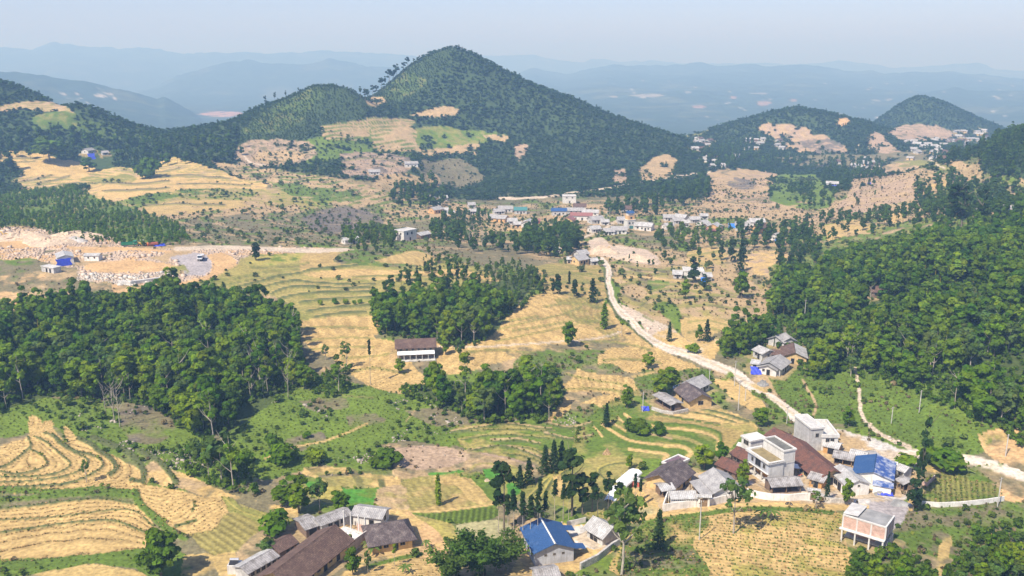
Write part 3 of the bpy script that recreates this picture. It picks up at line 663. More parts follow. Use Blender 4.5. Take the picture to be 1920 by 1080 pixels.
def plain(name, c, rough=.8, var=.22, scale=1.2, streak=None, metal=0.0, bump=0.0):
    """painted or rendered surface with wear: two scales of mottling, optional vertical streaks of dirt"""
    t = NT(name); v = t.pos(True)
    n = t.noise(scale, 5, v); n2 = t.noise(scale * .23, 3, v)
    col = t.mixc(1.0, c, t.gray(t.maprange(n, .3, .7, 1 - var, 1 + var)), 'MULTIPLY')
    col = t.mixc(1.0, col, t.gray(t.maprange(n2, .35, .65, 1 - var * .6, 1 + var * .4)), 'MULTIPLY')
    if streak:
        mp = t.node("ShaderNodeMapping"); mp.inputs["Scale"].default_value = (2.2, 2.2, .25); t.link(v, mp.inputs["Vector"])
        f = t.maprange(t.noise(1.0, 5, mp.outputs[0]), .52, .7, 0, .75); col = t.mixc(f, col, streak)
    t.color(col); t.rough(rough); t.b.inputs["Metallic"].default_value = metal
    if bump: t.bump(n, bump, .05)
    return t.m
def sheet(name, c, c2, pitch=.25, axis='X', rough=.6, patch=.5, tile=False):
    """corrugated sheet or tile roof: ridges running down the slope, patches of a second colour"""
    t = NT(name); v = t.pos(True)
    w = t.node("ShaderNodeTexWave"); w.wave_type = 'BANDS'; w.bands_direction = axis; w.inputs["Scale"].default_value = 1 / pitch / 3.2; w.inputs["Distortion"].default_value = .4
    t.link(v, w.inputs["Vector"])
    n = t.noise(.55, 6, v); n3 = t.noise(3.0, 4, v)
    col = t.mixc(t.maprange(n, patch - .09, patch + .09, 0, 1), c, c2)
    col = t.mixc(1.0, col, t.gray(t.maprange(n3, .3, .7, .72, 1.22)), 'MULTIPLY')
    if tile:
        b = t.node("ShaderNodeTexBrick"); b.inputs["Scale"].default_value = 1.0; b.inputs["Brick Width"].default_value = .42; b.inputs["Row Height"].default_value = .36; b.inputs["Mortar Size"].default_value = .05
        b.inputs["Color1"].default_value = (1, 1, 1, 1); b.inputs["Color2"].default_value = (.55, .55, .58, 1); b.inputs["Mortar"].default_value = (.4, .4, .4, 1)
        t.link(v, b.inputs["Vector"]); col = t.mixc(.75, col, t.mixc(1.0, col, b.outputs["Color"], 'MULTIPLY'))
    else:
        col = t.mixc(1.0, col, t.gray(t.maprange(w.outputs["Fac"], 0, 1, .8, 1.08)), 'MULTIPLY')
    t.color(col); t.rough(rough); t.bump(w.outputs["Fac"], .5, .06); return t.m
def brick(name, c, c2, mortar):
    t = NT(name); v = t.pos(True)
    mp = t.node("ShaderNodeMapping"); mp.inputs["Rotation"].default_value = (R(90), 0, 0); t.link(v, mp.inputs[0])
    b = t.node("ShaderNodeTexBrick"); b.inputs["Scale"].default_value = 3.0; b.inputs["Mortar Size"].default_value = .03
    for k, q in (("Color1", c), ("Color2", c2), ("Mortar", mortar)): b.inputs[k].default_value = (*q, 1)
    t.link(mp.outputs[0], b.inputs["Vector"])
    t.color(t.mixc(1.0, b.outputs["Color"], t.gray(t.maprange(t.noise(1.1, 5, v), .3, .7, .75, 1.2)), 'MULTIPLY')); t.rough(.9); return t.m
def leaf(name, c, c2, rnd=True, trans=.46):
    """foliage: hue differs from clump to clump (attribute) and from plant to plant"""
    t = NT(name); a = t.node("ShaderNodeAttribute"); a.attribute_name = "tint"
    if rnd:
        o = t.node("ShaderNodeObjectInfo"); col = t.mixc(o.outputs["Random"], c, c2); col = t.mixc(1.0, col, a.outputs["Color"], 'MULTIPLY')
    else: col = t.mixc(1.0, c, a.outputs["Color"], 'MULTIPLY')
    d = t.node("ShaderNodeBsdfDiffuse"); tr = t.node("ShaderNodeBsdfTranslucent"); mx = t.node("ShaderNodeMixShader"); mx.inputs[0].default_value = trans
    t.link(col, d.inputs[0]); t.link(col, tr.inputs[0]); t.link(d.outputs[0], mx.inputs[1]); t.link(tr.outputs[0], mx.inputs[2])
    t.n.remove(t.b); t.link(mx.outputs[0], t.n["Material Output"].inputs[0]); return t.m
M = {}
M['leaf'] = leaf("broadleaf", (.082, .180, .010), (.215, .295, .018)); M['leaf_dark'] = leaf("dark_leaf", (.066, .140, .014), (.115, .190, .016))
M['leaf_light'] = leaf("pale_leaf", (.11, .19, .035), (.15, .21, .05)); M['conifer'] = leaf("needles", (.028, .060, .018), (.052, .092, .024))
M['bamboo'] = leaf("bamboo_leaf", (.09, .165, .025), (.12, .18, .03)); M['mass'] = leaf("leaf_mass", (1, 1, 1), (1, 1, 1), False)
M['straw'] = leaf("straw", (1, 1, 1), (1, 1, 1), False, .1)
M['bark'] = plain("bark", (.20, .165, .12), .95, .35, 3); M['pale_bark'] = plain("pale_bark", (.40, .35, .27), .95, .3, 3)
M['rock'] = plain("broken_rock", (.50, .385, .265), .95, .3, 1.5); M['white_rock'] = plain("white_rock", (.62, .60, .55), .95, .25, 1.5); M['grey_rock'] = plain("grey_rock", (.40, .37, .33), .95, .3, 1.5)
# ================================================================== where the buildings stand (their pads level the ground)
PADS = []
def unproject(u, v, z):
    X, Y, Z = rays(u, v); t = (z - CAMZ) / Z; return np.array([X * t, Y * t])
def pad(c, ang, hx, hy, z): PADS.append((c[0], c[1], ang, hx, hy, z))
class Site:
    def __init__(s, c, ang, L, W, z): s.c, s.ang, s.L, s.W, s.z = c, ang, L, W, z
    def root(s, name, label, cat, group=None):
        e = bpy.data.objects.new(name, None); e.empty_display_size = 1; COL.objects.link(e)
        e.location = (s.c[0], s.c[1], s.z); e.rotation_euler = (0, 0, s.ang); return tag(e, label, cat, group)
def by_ridge(A, B, W, hr, padded=True, dz=0):
    m = ((A[0] + B[0]) / 2, (A[1] + B[1]) / 2); g = ground(*m)[2] - 0.0
    for _ in range(8):
        a = unproject(*A, g + hr); b = unproject(*B, g + hr); c = (a + b) / 2; g = .5 * g + .5 * (float(H(c[0], c[1])) + dz)
    s = Site(c, math.atan2(b[1] - a[1], b[0] - a[0]), float(np.hypot(*(b - a))), W, g)
    if padded: pad(c, s.ang, s.L / 2 + .8, W / 2 + .8, g)
    return s
def by_corners(l, f, r, h, padded=True):
    g = ground((l[0] + r[0]) / 2, (l[1] + r[1]) / 2)[2]
    for _ in range(8):
        a, b, d = (unproject(*q, g + h) for q in (l, f, r)); c = (a + d) / 2; g = .5 * g + .5 * float(H(c[0], c[1]))
    ang = math.atan2(b[1] - a[1], b[0] - a[0]); n = np.array([-math.sin(ang), math.cos(ang)]); W = float(abs((d - b) @ n))
    L = float(np.hypot(*(b - a))); c = (a + b) / 2 + n * W / 2
    s = Site(c, ang, L, W, g)
    if padded: pad(c, ang, L / 2 + .8, W / 2 + .8, g)
    return s
def by_base(u, v, Lpx, W, turn=0.0):
    p = ground(u, v); d = math.dist(p, (0, 0, CAMZ)); L = Lpx * d / F
    az = math.atan2(p[0], p[1]); s = Site(np.array(p[:2]), -az + turn, L, W * 1.0, p[2]); pad(s.c, s.ang, L / 2 + .5, W / 2 + .5, p[2]); return s
S = {}
for k, A, B, W, hr in (
    ('long_brown', (516,1070), (625,987), 9.0, 5.2), ('grey_shed', (452,1062), (508,1031), 4.6, 3.2), ('little_brown', (511,1020), (543,1003), 4.6, 3.7), ('broken_shed', (562,977), (586,969), 6.5, 3.2),
    ('narrow_grey', (594,974), (650,953), 4.2, 3.3), ('curved_grey', (668,949), (722,956), 5.2, 3.9), ('dark_hip', (690,986), (766,974), 8.6, 5.1), ('blue_roof', (1015,973), (1040,1017), 9.2, 5.4), ('white_farm', (1116,971), (1146,988), 5.2, 4.0),
    ('bottom_shed', (1003,1069), (1043,1063), 5.0, 3.4), ('dark_gable', (1238,888), (1273,862), 8.0, 5.2), ('patched_hut', (1236,909), (1257,906), 4.0, 2.9), ('white_shed', (1256,922), (1303,921), 4.0, 3.4),
    ('double_grey', (1339,878), (1367,907), 7.6, 4.7), ('rust_a', (1356,857), (1392,873), 5.4, 3.8), ('rust_b', (1384,838), (1409,851), 5.2, 3.8),
    ('rust_long_a', (1455,804), (1486,821), 8.2, 4.8), ('rust_long_b', (1486,818), (1524,851), 8.2, 5.0), ('rust_long_c', (1523,850), (1561,879), 8.0, 4.8), ('timber_shed', (1524,885), (1548,892), 4.4, 3.2),
    ('barn', (1576,871), (1610,900), 6.6, 4.5), ('blue_house', (1643,853), (1638,884), 9.6, 5.2), ('sheet_a', (1566,846), (1600,852), 5.0, 2.9), ('sheet_b', (1598,843), (1624,849), 4.4, 3.0), ('sheet_c', (1548,826), (1575,832), 4.6, 3.0),
    ('sty', (1442,898), (1496,895), 4.8, 3.2), ('sheet_d', (1652,862), (1682,867), 4.0, 2.8), ('sheet_e', (1622,850), (1640,846), 4.0, 2.8), ('hut_a', (1688,870), (1704,876), 4.0, 3.4), ('hut_b', (1694,893), (1706,901), 3.6, 3.0),
    ('farm_dark', (1288,717), (1315,738), 8.0, 5.0), ('farm_grey', (1290,715), (1316,703), 6.8, 4.8), ('open_shed', (1237,736), (1268,754), 4.2, 3.1),
    ('ham_white', (1424,648), (1442,656), 6.0, 4.0), ('ham_brown', (1488,643), (1491,660), 8.6, 4.8), ('ham_low', (1450,655), (1466,657), 5.0, 3.4), ('ham_grey', (1444,678), (1462,665), 8.0, 4.8), ('ham_gable', (1450,676), (1440,684), 6.4, 4.0),
    ('ham_small', (1411,674), (1425,676), 4.6, 3.2), ('ham_top', (1456,630), (1472,624), 7.0, 4.6), ('ham_top2', (1470,625), (1481,633), 6.0, 4.2),
    ('porch', (743,637), (814,634), 8.0, 6.4), ('q_white', (118,470), (122,478), 7.0, 4.2), ('q_hut', (160,475), (188,475), 4.4, 3.4), ('white_small', (643,446), (670,443), 6.0, 3.9), ('pale_slope', (782,437), (801,433), 7.0, 4.4)):
    S[k] = by_ridge(A, B, W, hr)
for k, l, f, r, h in (('brick_house', (1582,963), (1662,987), (1684,967), 6.8), ('purple_flat', (1243,865), (1262,873), (1297,862), 3.4), ('two_storey', (1403,842), (1443,868), (1469,862), 6.6), ('white_wing', (1391,816), (1408,826), (1436,820), 5.6),
    ('tall_white', (1491,778), (1522,802), (1542,798), 7.6), ('tall_wing', (1521,786), (1542,814), (1569,810), 5.2), ('brick_shell', (590,1003), (648,1022), (704,985), 3.2), ('q_concrete', (77,498), (100,502), (108,498), 2.8), ('white_flat', (740,431), (757,434), (778,429), 7.0)):
    S[k] = by_corners(l, f, r, h)
# houses of the villages: (name key, column, row of base, width px, depth m, turn, walls, roof, eaves, label)
VILLAGE = [
 (1067,381,24,9,.1,'white','slab',7,'white two storey house standing above the village at the hill foot'), (1048,404,28,7,0,'grey','bluesheet',4,'long shed under a blue roof at the edge of the village'), (1087,393,23,8,0,'white','browntile',3,'brown roofed house behind the grey village shed'),
 (1079,401,32,7,0,'grey','greysheet',3,'long grey shed between the blue and red roofs'), (1107,405,30,7,0,'white','palesheet',3.2,'long pale roofed shed behind the red roof'), (1067,421,18,8,1.2,'yellow','redtile',4,'yellow walled house end under a red roof'), (1090,413,40,7,-.05,'white','redtile',4,'long red roofed house of the village school'),
 (1117,419,26,8,.5,'grey','greysheet',3.4,'grey house with dark windows beside the red roof'), (1133,422,15,6,.3,'white','palesheet',2.6,'small shed with an open front on the village street'), (1114,436,20,7,.5,'white','palesheet',3,'white shed with a pale roof below the red roof'),
 (1165,419,16,8,.2,'grey','greysheet',3,'grey round roofed shed left of the pink tower'), (1198,430,20,8,.2,'white','palesheet',3.2,'white house just right of the pink tower'), (1212,432,24,8,-.3,'white','palesheet',3.6,'broad white hall at the end of the village street'),
 (1160,438,28,8,.1,'white','greysheet',3,'white walled shed with a flat grey roof above the rubble field'), (1141,440,20,7,.2,'white','greysheet',2.6,'low white shed beside the street above the rubble field'), (1177,398,26,8,0,'grey','browntile',3.2,'brown roofed house hidden behind the pink tower'),
 (810,377,12,7,.3,'grey','greysheet',3,'small grey house under the trees at the left of the village'), (831,377,15,7,.2,'white','palesheet',3.2,'pale house at the top of the left village group'), (816,386,14,6,.2,'white','palesheet',2.8,'white roofed shed behind the orange gable'), (817,400,22,8,.7,'orange','greysheet',3.4,'orange gabled house with a grey roof'),
 (834,399,13,6,.1,'white','palesheet',2.6,'white shed right of the orange gable'), (845,403,13,5,.2,'white','palesheet',2,'low white wall shed below the orange gable'), (884,390,13,7,.2,'grey','greysheet',3,'small grey roofed house alone in the trees'), (886,402,14,6,.2,'white','palesheet',2.8,'white shed under the lone grey house'),
 (948,398,26,8,0,'grey','greysheet',3.2,'long grey roofed house left of the teal roof'), (935,402,20,7,.3,'grey','greysheet',2.8,'grey shed in front of the long grey roof'), (935,416,34,8,-.45,'orange','greysheet',3.2,'grey roofed house with an orange gable end'), (976,401,23,8,0,'grey','teal',3.4,'grey house under a teal roof'),
 (960,421,17,7,.2,'white','palesheet',3,'white house between the orange gable and the arched hall'), (990,426,26,8,1.35,'white','palesheet',3.6,'white hall with a low arched gable'), (970,426,14,6,.1,'orange','palesheet',2.4,'low shed left of the arched hall'), (1008,419,9,5,0,'red','redtile',2,'tiny red roofed hut beside the arched hall'),
 (1253,414,19,7,.1,'grey','greysheet',3,'leftmost grey house at the back of the long row'), (1277,414,21,7,-.4,'grey','palesheet',3.2,'pale roofed house at the back of the long row'), (1270,420,20,7,.4,'grey','greysheet',3,'grey roofed house in the middle of the row'), (1252,430,17,6,.6,'white','palesheet',3,'white gabled shed at the left front of the row'),
 (1284,426,14,6,.2,'white','palesheet',3.6,'white narrow house at the front of the row'), (1282,437,11,6,.8,'white','palesheet',3,'lowest white shed of the row'), (1300,418,18,7,.5,'grey','palesheet',3,'grey shed right of the white narrow house'), (1318,426,18,7,.9,'white','palesheet',3.4,'white gabled house between the grey shed and the orange gable'),
 (1319,411,14,6,.3,'white','palesheet',2.8,'small pale house behind the white gabled house'), (1340,434,24,9,1.3,'orange','palesheet',3.8,'orange gabled house with a red lower roof'), (1326,430,13,6,.9,'brown','palesheet',2.8,'brown shed left of the orange gabled house with a red lower roof'),
 (1391,432,24,8,0,'grey','greysheet',4,'grey house right of the blue sheet'), (1426,436,26,9,.9,'orange','browntile',3.6,'orange gabled house under a dark brown roof'), (1418,424,26,8,.3,'white','palesheet',3.6,'white roofed house behind the dark brown roof'), (1455,451,18,7,1.1,'white','palesheet',3.2,'white gabled house with a blue sheet at the right end of the row'),
 (1407,424,12,5,.1,'grey','palesheet',2.4,'small pale shed between the grey and brown roofs'), (1299,520,36,9,.1,'white','slab',4.6,'white roofed farm on the slope right of the road'), (1270,521,16,6,0,'grey','palesheet',2.6,'low grey shed left of the white roofed farm'), (1325,526,14,6,.2,'grey','palesheet',2.8,'small grey shed right of the white roofed farm'),
 (1086,495,26,8,.75,'yellow','greysheet',3.2,'yellow gabled farmhouse with a grey roof at the road bend'), (1090,484,20,7,.6,'grey','greysheet',3,'grey shed behind the yellow gabled farmhouse'), (1112,496,14,5,.4,'grey','palesheet',2.4,'cluttered shed beside the road at the bend'), (1067,493,7,4,0,'white','palesheet',2.4,'tiny white hut on the field left of the farmhouse'), (1046,476,8,4,0,'white','palesheet',2.6,'tiny white hut under the dark tree clump'),
 (1560,350,20,7,0,'white','palesheet',3,'lonely farm with a blue sheet in the green hollow'), (166,288,18,8,.9,'white','greysheet',3.2,'hut with a blue sheet among the trees on the left'), (197,291,10,6,.2,'grey','greysheet',2.6,'small grey hut right of the one with the blue sheet'),
 (702,328,20,7,0,'grey','greysheet',3,'grey house under the foot of the main hill'), (771,314,24,7,.1,'white','greysheet',4,'taller grey roofed house at the foot of the main hill'), (1836,401,14,7,.4,'white','palesheet',3,'white hut under the tall conifers on the right'), (1888,400,14,7,.2,'grey','greysheet',3,'grey hut in the trees at the right edge'),
 (1645,556,26,8,.2,'brown','browntile',3,'dark brown roof half hidden in the right wood'),
]
FARV = []
_rf = random.Random(11)
for box, n, lab in (((1300,262,1352,282), 9, 'small pale house of the upper far hamlet left of the bare slope'), ((1318,296,1358,318), 9, 'small pale house of the lower far hamlet left of the bare slope'), ((1398,262,1470,282), 11, 'small house at the foot of the bare pink slope'),
                    ((1555,300,1650,318), 12, 'small house of the hamlet on top of the brown slope'), ((1706,298,1772,304), 4, 'small house on the olive crest of the right fields'), ((1792,244,1848,274), 20, 'small pale house of the far right village'),
                    ((1690,262,1785,290), 24, 'small grey house of the far village below the right hill'), ((1376,288,1396,296), 2, 'white house alone in the far trees')):
    for i in range(n):
        FARV.append((_rf.uniform(box[0], box[2]), _rf.uniform(box[1], box[3]), _rf.uniform(7, 13), _rf.uniform(6, 9), _rf.uniform(-.5, .9), lab))
VS = [by_base(q[0], q[1] - 1, q[2], q[3], q[4]) for q in VILLAGE]
FS = [by_base(q[0], q[1], q[2], q[3], q[4]) for q in FARV]
# level the pads
for (cx, cy, an, hx, hy, z) in PADS:
    I = np.nonzero((np.abs(GX - cx) < hx + hy + 5) & (np.abs(GY - cy) < hx + hy + 5))
    dx = GX[I] - cx; dy = GY[I] - cy; lx = np.abs(dx * math.cos(an) + dy * math.sin(an)) - hx; ly = np.abs(-dx * math.sin(an) + dy * math.cos(an)) - hy
    w = 1 - sstep(0, 3.0, np.maximum(np.maximum(lx, ly), 0)); Z1[I] = Z1[I] * (1 - w) + (z - .02) * w
    q = w > .3; CLS[I[0][q], I[1][q]] = CLSID['concrete'] if hx * hy > 6 else CLS[I[0][q], I[1][q]]
    ALB[I[0][q], I[1][q]] = mix(ALB[I[0][q], I[1][q]], K['tan'], np.full(q.sum(), .6, np.float32))
def build_terrain():
    i = np.arange(NR * NA).reshape(NR, NA)
    f = np.stack([i[:-1, :-1], i[:-1, 1:], i[1:, 1:], i[1:, :-1]], -1).reshape(-1, 4)
    o = np_mesh("terrain", np.stack([GX, GY, Z1], -1).reshape(-1, 3), f[:, ::-1], M_GROUND, cols=np.clip(ALB, 0, .8).reshape(-1, 3), smooth=True, attr="albedo")
    tag(o, "valley ground with terraced dirt fields, grass slopes, roads and hills", "terrain", kind="structure")
build_terrain()
# ------------------------------------------------------------------ far mountains
def far_mountains():
    na, nr = 620, 330
    az = np.linspace(R(-50), R(50), na); rs = np.exp(np.linspace(math.log(2050), math.log(16500), nr))
    A, RR = np.meshgrid(az, rs); X = RR * np.sin(A); Y = RR * np.cos(A)
    uu = 960 + F * np.tan(A) / (CP * 1.0)
    z = np.full(A.shape, CAMZ - 236.0) + 14 * fbm(X / 500, Y / 500, 5, 4)
    ridges = [  # crest outline (column, row), distance, front width, back width
        ([(-500, 118), (0, 135), (60, 141), (110, 148), (150, 150), (200, 160), (240, 168), (290, 188), (300, 186), (340, 207), (372, 224), (430, 246), (520, 262), (2400, 330)], 4100, 1300, 1100),
        ([(-500, 150), (200, 190), (285, 166), (330, 142), (400, 122), (470, 114), (560, 117), (620, 112), (690, 124), (760, 132), (860, 150), (1000, 190), (1200, 240), (2400, 300)], 7600, 2000, 1500),
        ([(-500, 80), (0, 86), (60, 92), (105, 80), (180, 87), (235, 89), (280, 90), (340, 99), (395, 95), (480, 98), (560, 99), (620, 95), (740, 101), (900, 118), (1000, 150), (1300, 200), (2400, 240)], 10800, 2600, 1800),
        ([(-500, 150), (600, 130), (860, 108), (920, 104), (1000, 101), (1040, 110), (1090, 116), (1110, 109), (1170, 116), (1220, 113), (1280, 119), (1540, 118), (1570, 111), (1610, 119), (1660, 125), (1750, 124), (1800, 119), (1832, 118), (1870, 128), (1920, 134), (2400, 120)], 13000, 2600, 1800),
        ([(-500, 260), (800, 200), (940, 150), (985, 131), (1003, 127), (1022, 134), (1060, 141), (1130, 126), (1150, 122), (1230, 124), (1310, 121), (1380, 124), (1440, 122), (1505, 121), (1525, 123), (1580, 130), (1660, 136), (1760, 134), (1840, 138), (1920, 146), (2400, 120)], 8400, 4600, 1500),
        ([(-500, 300), (1300, 270), (1500, 225), (1640, 196), (1700, 176), (1800, 168), (1860, 180), (1960, 172), (2400, 150)], 5600, 2200, 1200),
    ]
    for k, (cr_, rc, wf, wb) in enumerate(ridges):
        cr_ = np.array(cr_, float); v = np.interp(uu, cr_[:, 0], cr_[:, 1])
        b = (540 - v) / F; tan = (-SP + b * CP) / np.hypot((uu - 960) / F, CP + b * SP)
        rcv = rc * (1 + .06 * fbm(X / 1500, Y / 1500, 60 + k, 2))
        top = CAMZ + tan * rcv; d = (RR - rcv)
        f = np.where(d < 0, np.clip(1 + d / wf, 0, 1), np.clip(1 - d / wb, 0, 1))
        f = f ** .9 * (1 - .25 * f * (1 - f) * 4 * .6)
        spur = fbm(X / 420 + k * 9, Y / 700, 70 + k, 5)
        h = (CAMZ - 236) + (top - CAMZ + 236) * f + spur * 42 * np.minimum(f * 2, 1) * (1 - f * .9) + (20 * fbm(X / 330, Y / 330, 85 + k, 3) + 22 * fbm(X / 130, Y / 130, 80 + k, 4)) * f * min(1.0, rc / 5000)
        z = np.maximum(z, h)
    z += 5 * fbm(X / 60, Y / 60, 90, 3)
    col = np.empty(A.shape + (3,), np.float32); col[:] = (.036, .058, .024)
    n = fbm(X / 260, Y / 260, 91, 5); n2 = fbm(X / 70, Y / 70, 92, 4)
    col = mix(col, np.array((.16, .16, .07), np.float32), sstep(.12, .5, n + .5 * n2) * .35)
    uu2, vv2 = proj(X, Y, z)
    rng = np.random.default_rng(4)
    spots = [(1215, 179, 45, 4, 0), (1312, 200, 13, 5, 1), (1432, 193, 17, 6, 1), (1374, 182, 9, 4, 1), (1487, 188, 7, 4, 1), (1644, 188, 12, 3, 0), (1663, 187, 6, 3, 0), (190, 180, 14, 4, 0), (205, 177, 9, 3, 0), (145, 177, 6, 3, 0), (215, 185, 5, 2, 0), (120, 178, 5, 2, 0),
             (1150, 181, 12, 2, 0), (1872, 184, 7, 3, 0), (1420, 175, 20, 1.5, 0), (1290, 173, 8, 3, 0), (420, 214, 62, 6, 1)]
    for u, v, a, b, kind in spots:
        q = ((uu2 - u) / (a * .8)) ** 2 + ((vv2 - v) / (b * .75)) ** 2 + 1.6 * fbm(X / 60, Y / 60, int(u), 4)
        col = mix(col, np.array((.62, .34, .24) if kind else (.58, .50, .42), np.float32), (1 - sstep(.5, 1.0, q)) * (.4 if u > 450 else .65))
    for _ in range(80):
        u = rng.uniform(1150, 1920) if rng.random() < .8 else rng.uniform(60, 260); v = rng.uniform(150, 225) if u > 400 else rng.uniform(165, 195)
        q = ((uu2 - u) / rng.uniform(1.5, 4)) ** 2 + ((vv2 - v) / rng.uniform(1, 1.6)) ** 2
        col = mix(col, np.array((.60, .56, .52), np.float32), (1 - sstep(.5, 1.0, q)) * rng.uniform(.2, .6))
    i = np.arange(nr * na).reshape(nr, na)
    f = np.stack([i[:-1, :-1], i[:-1, 1:], i[1:, 1:], i[1:, :-1]], -1).reshape(-1, 4)
    t = NT("far_forest"); a = t.node("ShaderNodeAttribute"); a.attribute_name = "albedo"
    t.color(t.mixc(1.0, a.outputs["Color"], t.gray(t.maprange(t.noise(.02, 5), .3, .7, .7, 1.3)), 'MULTIPLY')); t.rough(.95)
    o = np_mesh("mountains", np.stack([X, Y, z], -1).reshape(-1, 3), f[:, ::-1], t.m, cols=col.reshape(-1, 3), smooth=True, attr="albedo")
    tag(o, "blue hazy mountain ranges closing the horizon", "mountains", kind="structure")
far_mountains()
# ------------------------------------------------------------------ haze
def haze():
    x0, x1, y0, y1, z0, z1 = -16000, 16000, -400, 18000, CAMZ - 300, CAMZ + 285
    v = [(x, y, z) for z in (z0, z1) for y in (y0, y1) for x in (x0, x1)]
    f = [(0, 2, 3, 1), (4, 5, 7, 6), (0, 1, 5, 4), (2, 6, 7, 3), (0, 4, 6, 2), (1, 3, 7, 5)]
    m = bpy.data.materials.new("air"); m.use_nodes = True; n = m.node_tree.nodes; n.remove(n["Principled BSDF"])
    p = n.new("ShaderNodeVolumePrincipled"); p.inputs["Color"].default_value = (.36, .63, 1.0, 1); p.inputs["Density"].default_value = HAZE_DENSITY; p.inputs["Anisotropy"].default_value = 0.0
    p.inputs["Absorption Color"].default_value = (.72, .80, 1, 1)
    m.node_tree.links.new(p.outputs[0], n["Material Output"].inputs["Volume"])
    o = np_mesh("haze", v, f, m); tag(o, "pale blue haze filling the valley", "haze", kind="stuff")
HAZE_DENSITY = 2.95e-4
haze()
# ================================================================== plants
def quads_at(c, n, s, rng, asp=1.0):
    """one leaf spray per centre c: normal n, half size s"""
    n = n / (np.linalg.norm(n, axis=1, keepdims=True) + 1e-9)
    a = rng.normal(size=c.shape); t = np.cross(n, a); t /= np.linalg.norm(t, axis=1, keepdims=True) + 1e-9
    b = np.cross(n, t); s = s[:, None]
    k = rng.uniform(.55, 1.25, (len(c), 4, 1))
    v = np.stack([c + (-t * asp - b) * s * k[:, 0], c + (t * asp - b) * s * k[:, 1], c + (t * asp + b) * s * k[:, 2], c + (-t * asp + b) * s * k[:, 3]], 1)
    return v.reshape(-1, 3), np.arange(len(c) * 4).reshape(-1, 4)
def crown(seed, n, h, z0, rx, lobes=9, leaf=.5, rl=(.34, .6), flat=.8, sparse=0.0, hue=(1, 1, 1)):
    """foliage of lobes of sprays between heights z0 and h, radius rx; gaps stay between lobes"""
    rng = np.random.default_rng(seed); L = []
    zc = (z0 + h) / 2; hz = (h - z0) / 2
    for _ in range(lobes):
        while True:
            p = rng.uniform(-1, 1, 3)
            if p @ p < 1: break
        r = rx * rng.uniform(*rl)
        L.append((np.array([p[0] * (rx - r * .6), p[1] * (rx - r * .6), zc + p[2] * (hz - r * .5)]), r, rng.uniform(.72, 1.28), rng.uniform(-.12, .12)))
    w = np.array([l[1] ** 2 for l in L]); w /= w.sum(); pick = rng.choice(len(L), n, p=w)
    d = rng.normal(size=(n, 3)); d /= np.linalg.norm(d, axis=1, keepdims=True)
    d[:, 2] = np.where(rng.random(n) < .6, np.abs(d[:, 2]), d[:, 2])
    rad = rng.uniform(.55, 1.06, n) ** .6 * np.where(rng.random(n) < .16, rng.uniform(1.05, 1.45, n), 1)
    fl = rng.uniform(flat * .65, flat * 1.35, len(L))[pick]
    C = np.array([l[0] for l in L])[pick]; RR_ = np.array([l[1] for l in L])[pick]
    c = C + d * (RR_ * rad)[:, None] * np.stack([np.ones(n), np.ones(n), fl], 1)
    nn = d * 1.1 + rng.normal(size=(n, 3)) * .38 + np.array([0, 0, .3])
    v, f = quads_at(c, nn, leaf * rng.uniform(.6, 1.2, n), rng, rng.uniform(.7, 1.1))
    t = np.array([l[2] for l in L])[pick] * rng.uniform(.82, 1.18, n); y = np.array([l[3] for l in L])[pick]
    col = np.stack([t * (1 + y), t, t * (1 - y)], 1) * np.array(hue)
    return v, f, np.repeat(col, 4, 0)
def conif(seed, n, h, z0, rx, tiers=13, leaf=.4, shape='cone', droop=.35):
    rng = np.random.default_rng(seed); P = []; T = []; Nn = []
    for k in range(tiers):
        f = k / (tiers - 1); z = z0 + (h - z0) * f
        if shape == 'cone': r = rx * (1 - f) ** .8 + .15
        elif shape == 'col': r = rx * (1 - abs(2 * f - .75) ** 2.2 * .6) * (1 if f < .9 else .5)
        else: r = rx * rng.uniform(.35, 1.0) * (1 - .6 * f)
        nb = max(4, int(5 + 3 * r)); a0 = rng.uniform(0, 6.3)
        for b in range(nb):
            a = a0 + b * 2 * math.pi / nb + rng.uniform(-.3, .3); rr = r * rng.uniform(.6, 1.1); tn = rng.uniform(.7, 1.3)
            m = max(2, int(n / tiers / nb))
            q = rng.uniform(.15, 1, m)
            P.append(np.stack([np.cos(a) * q * rr, np.sin(a) * q * rr, z + rng.normal(0, .12, m) - droop * q * q * rr * .8 + .25 * q], 1) + rng.normal(0, .13, (m, 3)))
            T.append(np.full(m, tn)); Nn.append(np.tile([math.cos(a) * .4, math.sin(a) * .4, .9], (m, 1)) + rng.normal(0, .5, (m, 3)))
    P = np.vstack(P); T = np.concatenate(T); v, f = quads_at(P, np.vstack(Nn), leaf * rng.uniform(.6, 1.2, len(P)), rng, .8)
    return v, f, np.repeat(np.stack([T] * 3, 1), 4, 0)
def tube(path, radii, k=6):
    path = np.array(path, float); V = []; Fc = []
    for i, p in enumerate(path):
        d = path[min(i + 1, len(path) - 1)] - path[max(i - 1, 0)]; d /= np.linalg.norm(d) + 1e-9
        a = np.cross(d, [0.31, .95, .1]); a /= np.linalg.norm(a); b = np.cross(d, a)
        for j in range(k):
            t = 2 * math.pi * j / k; V.append(p + radii[i] * (a * math.cos(t) + b * math.sin(t)))
    for i in range(len(path) - 1):
        for j in range(k): Fc.append((i * k + j, i * k + (j + 1) % k, (i + 1) * k + (j + 1) % k, (i + 1) * k + j))
    return np.array(V), np.array(Fc)
def joinm(parts):
    V = []; Fc = []; o = 0
    for v, f in parts: V.append(v); Fc.append(f + o); o += len(v)
    return np.vstack(V), np.vstack(Fc)
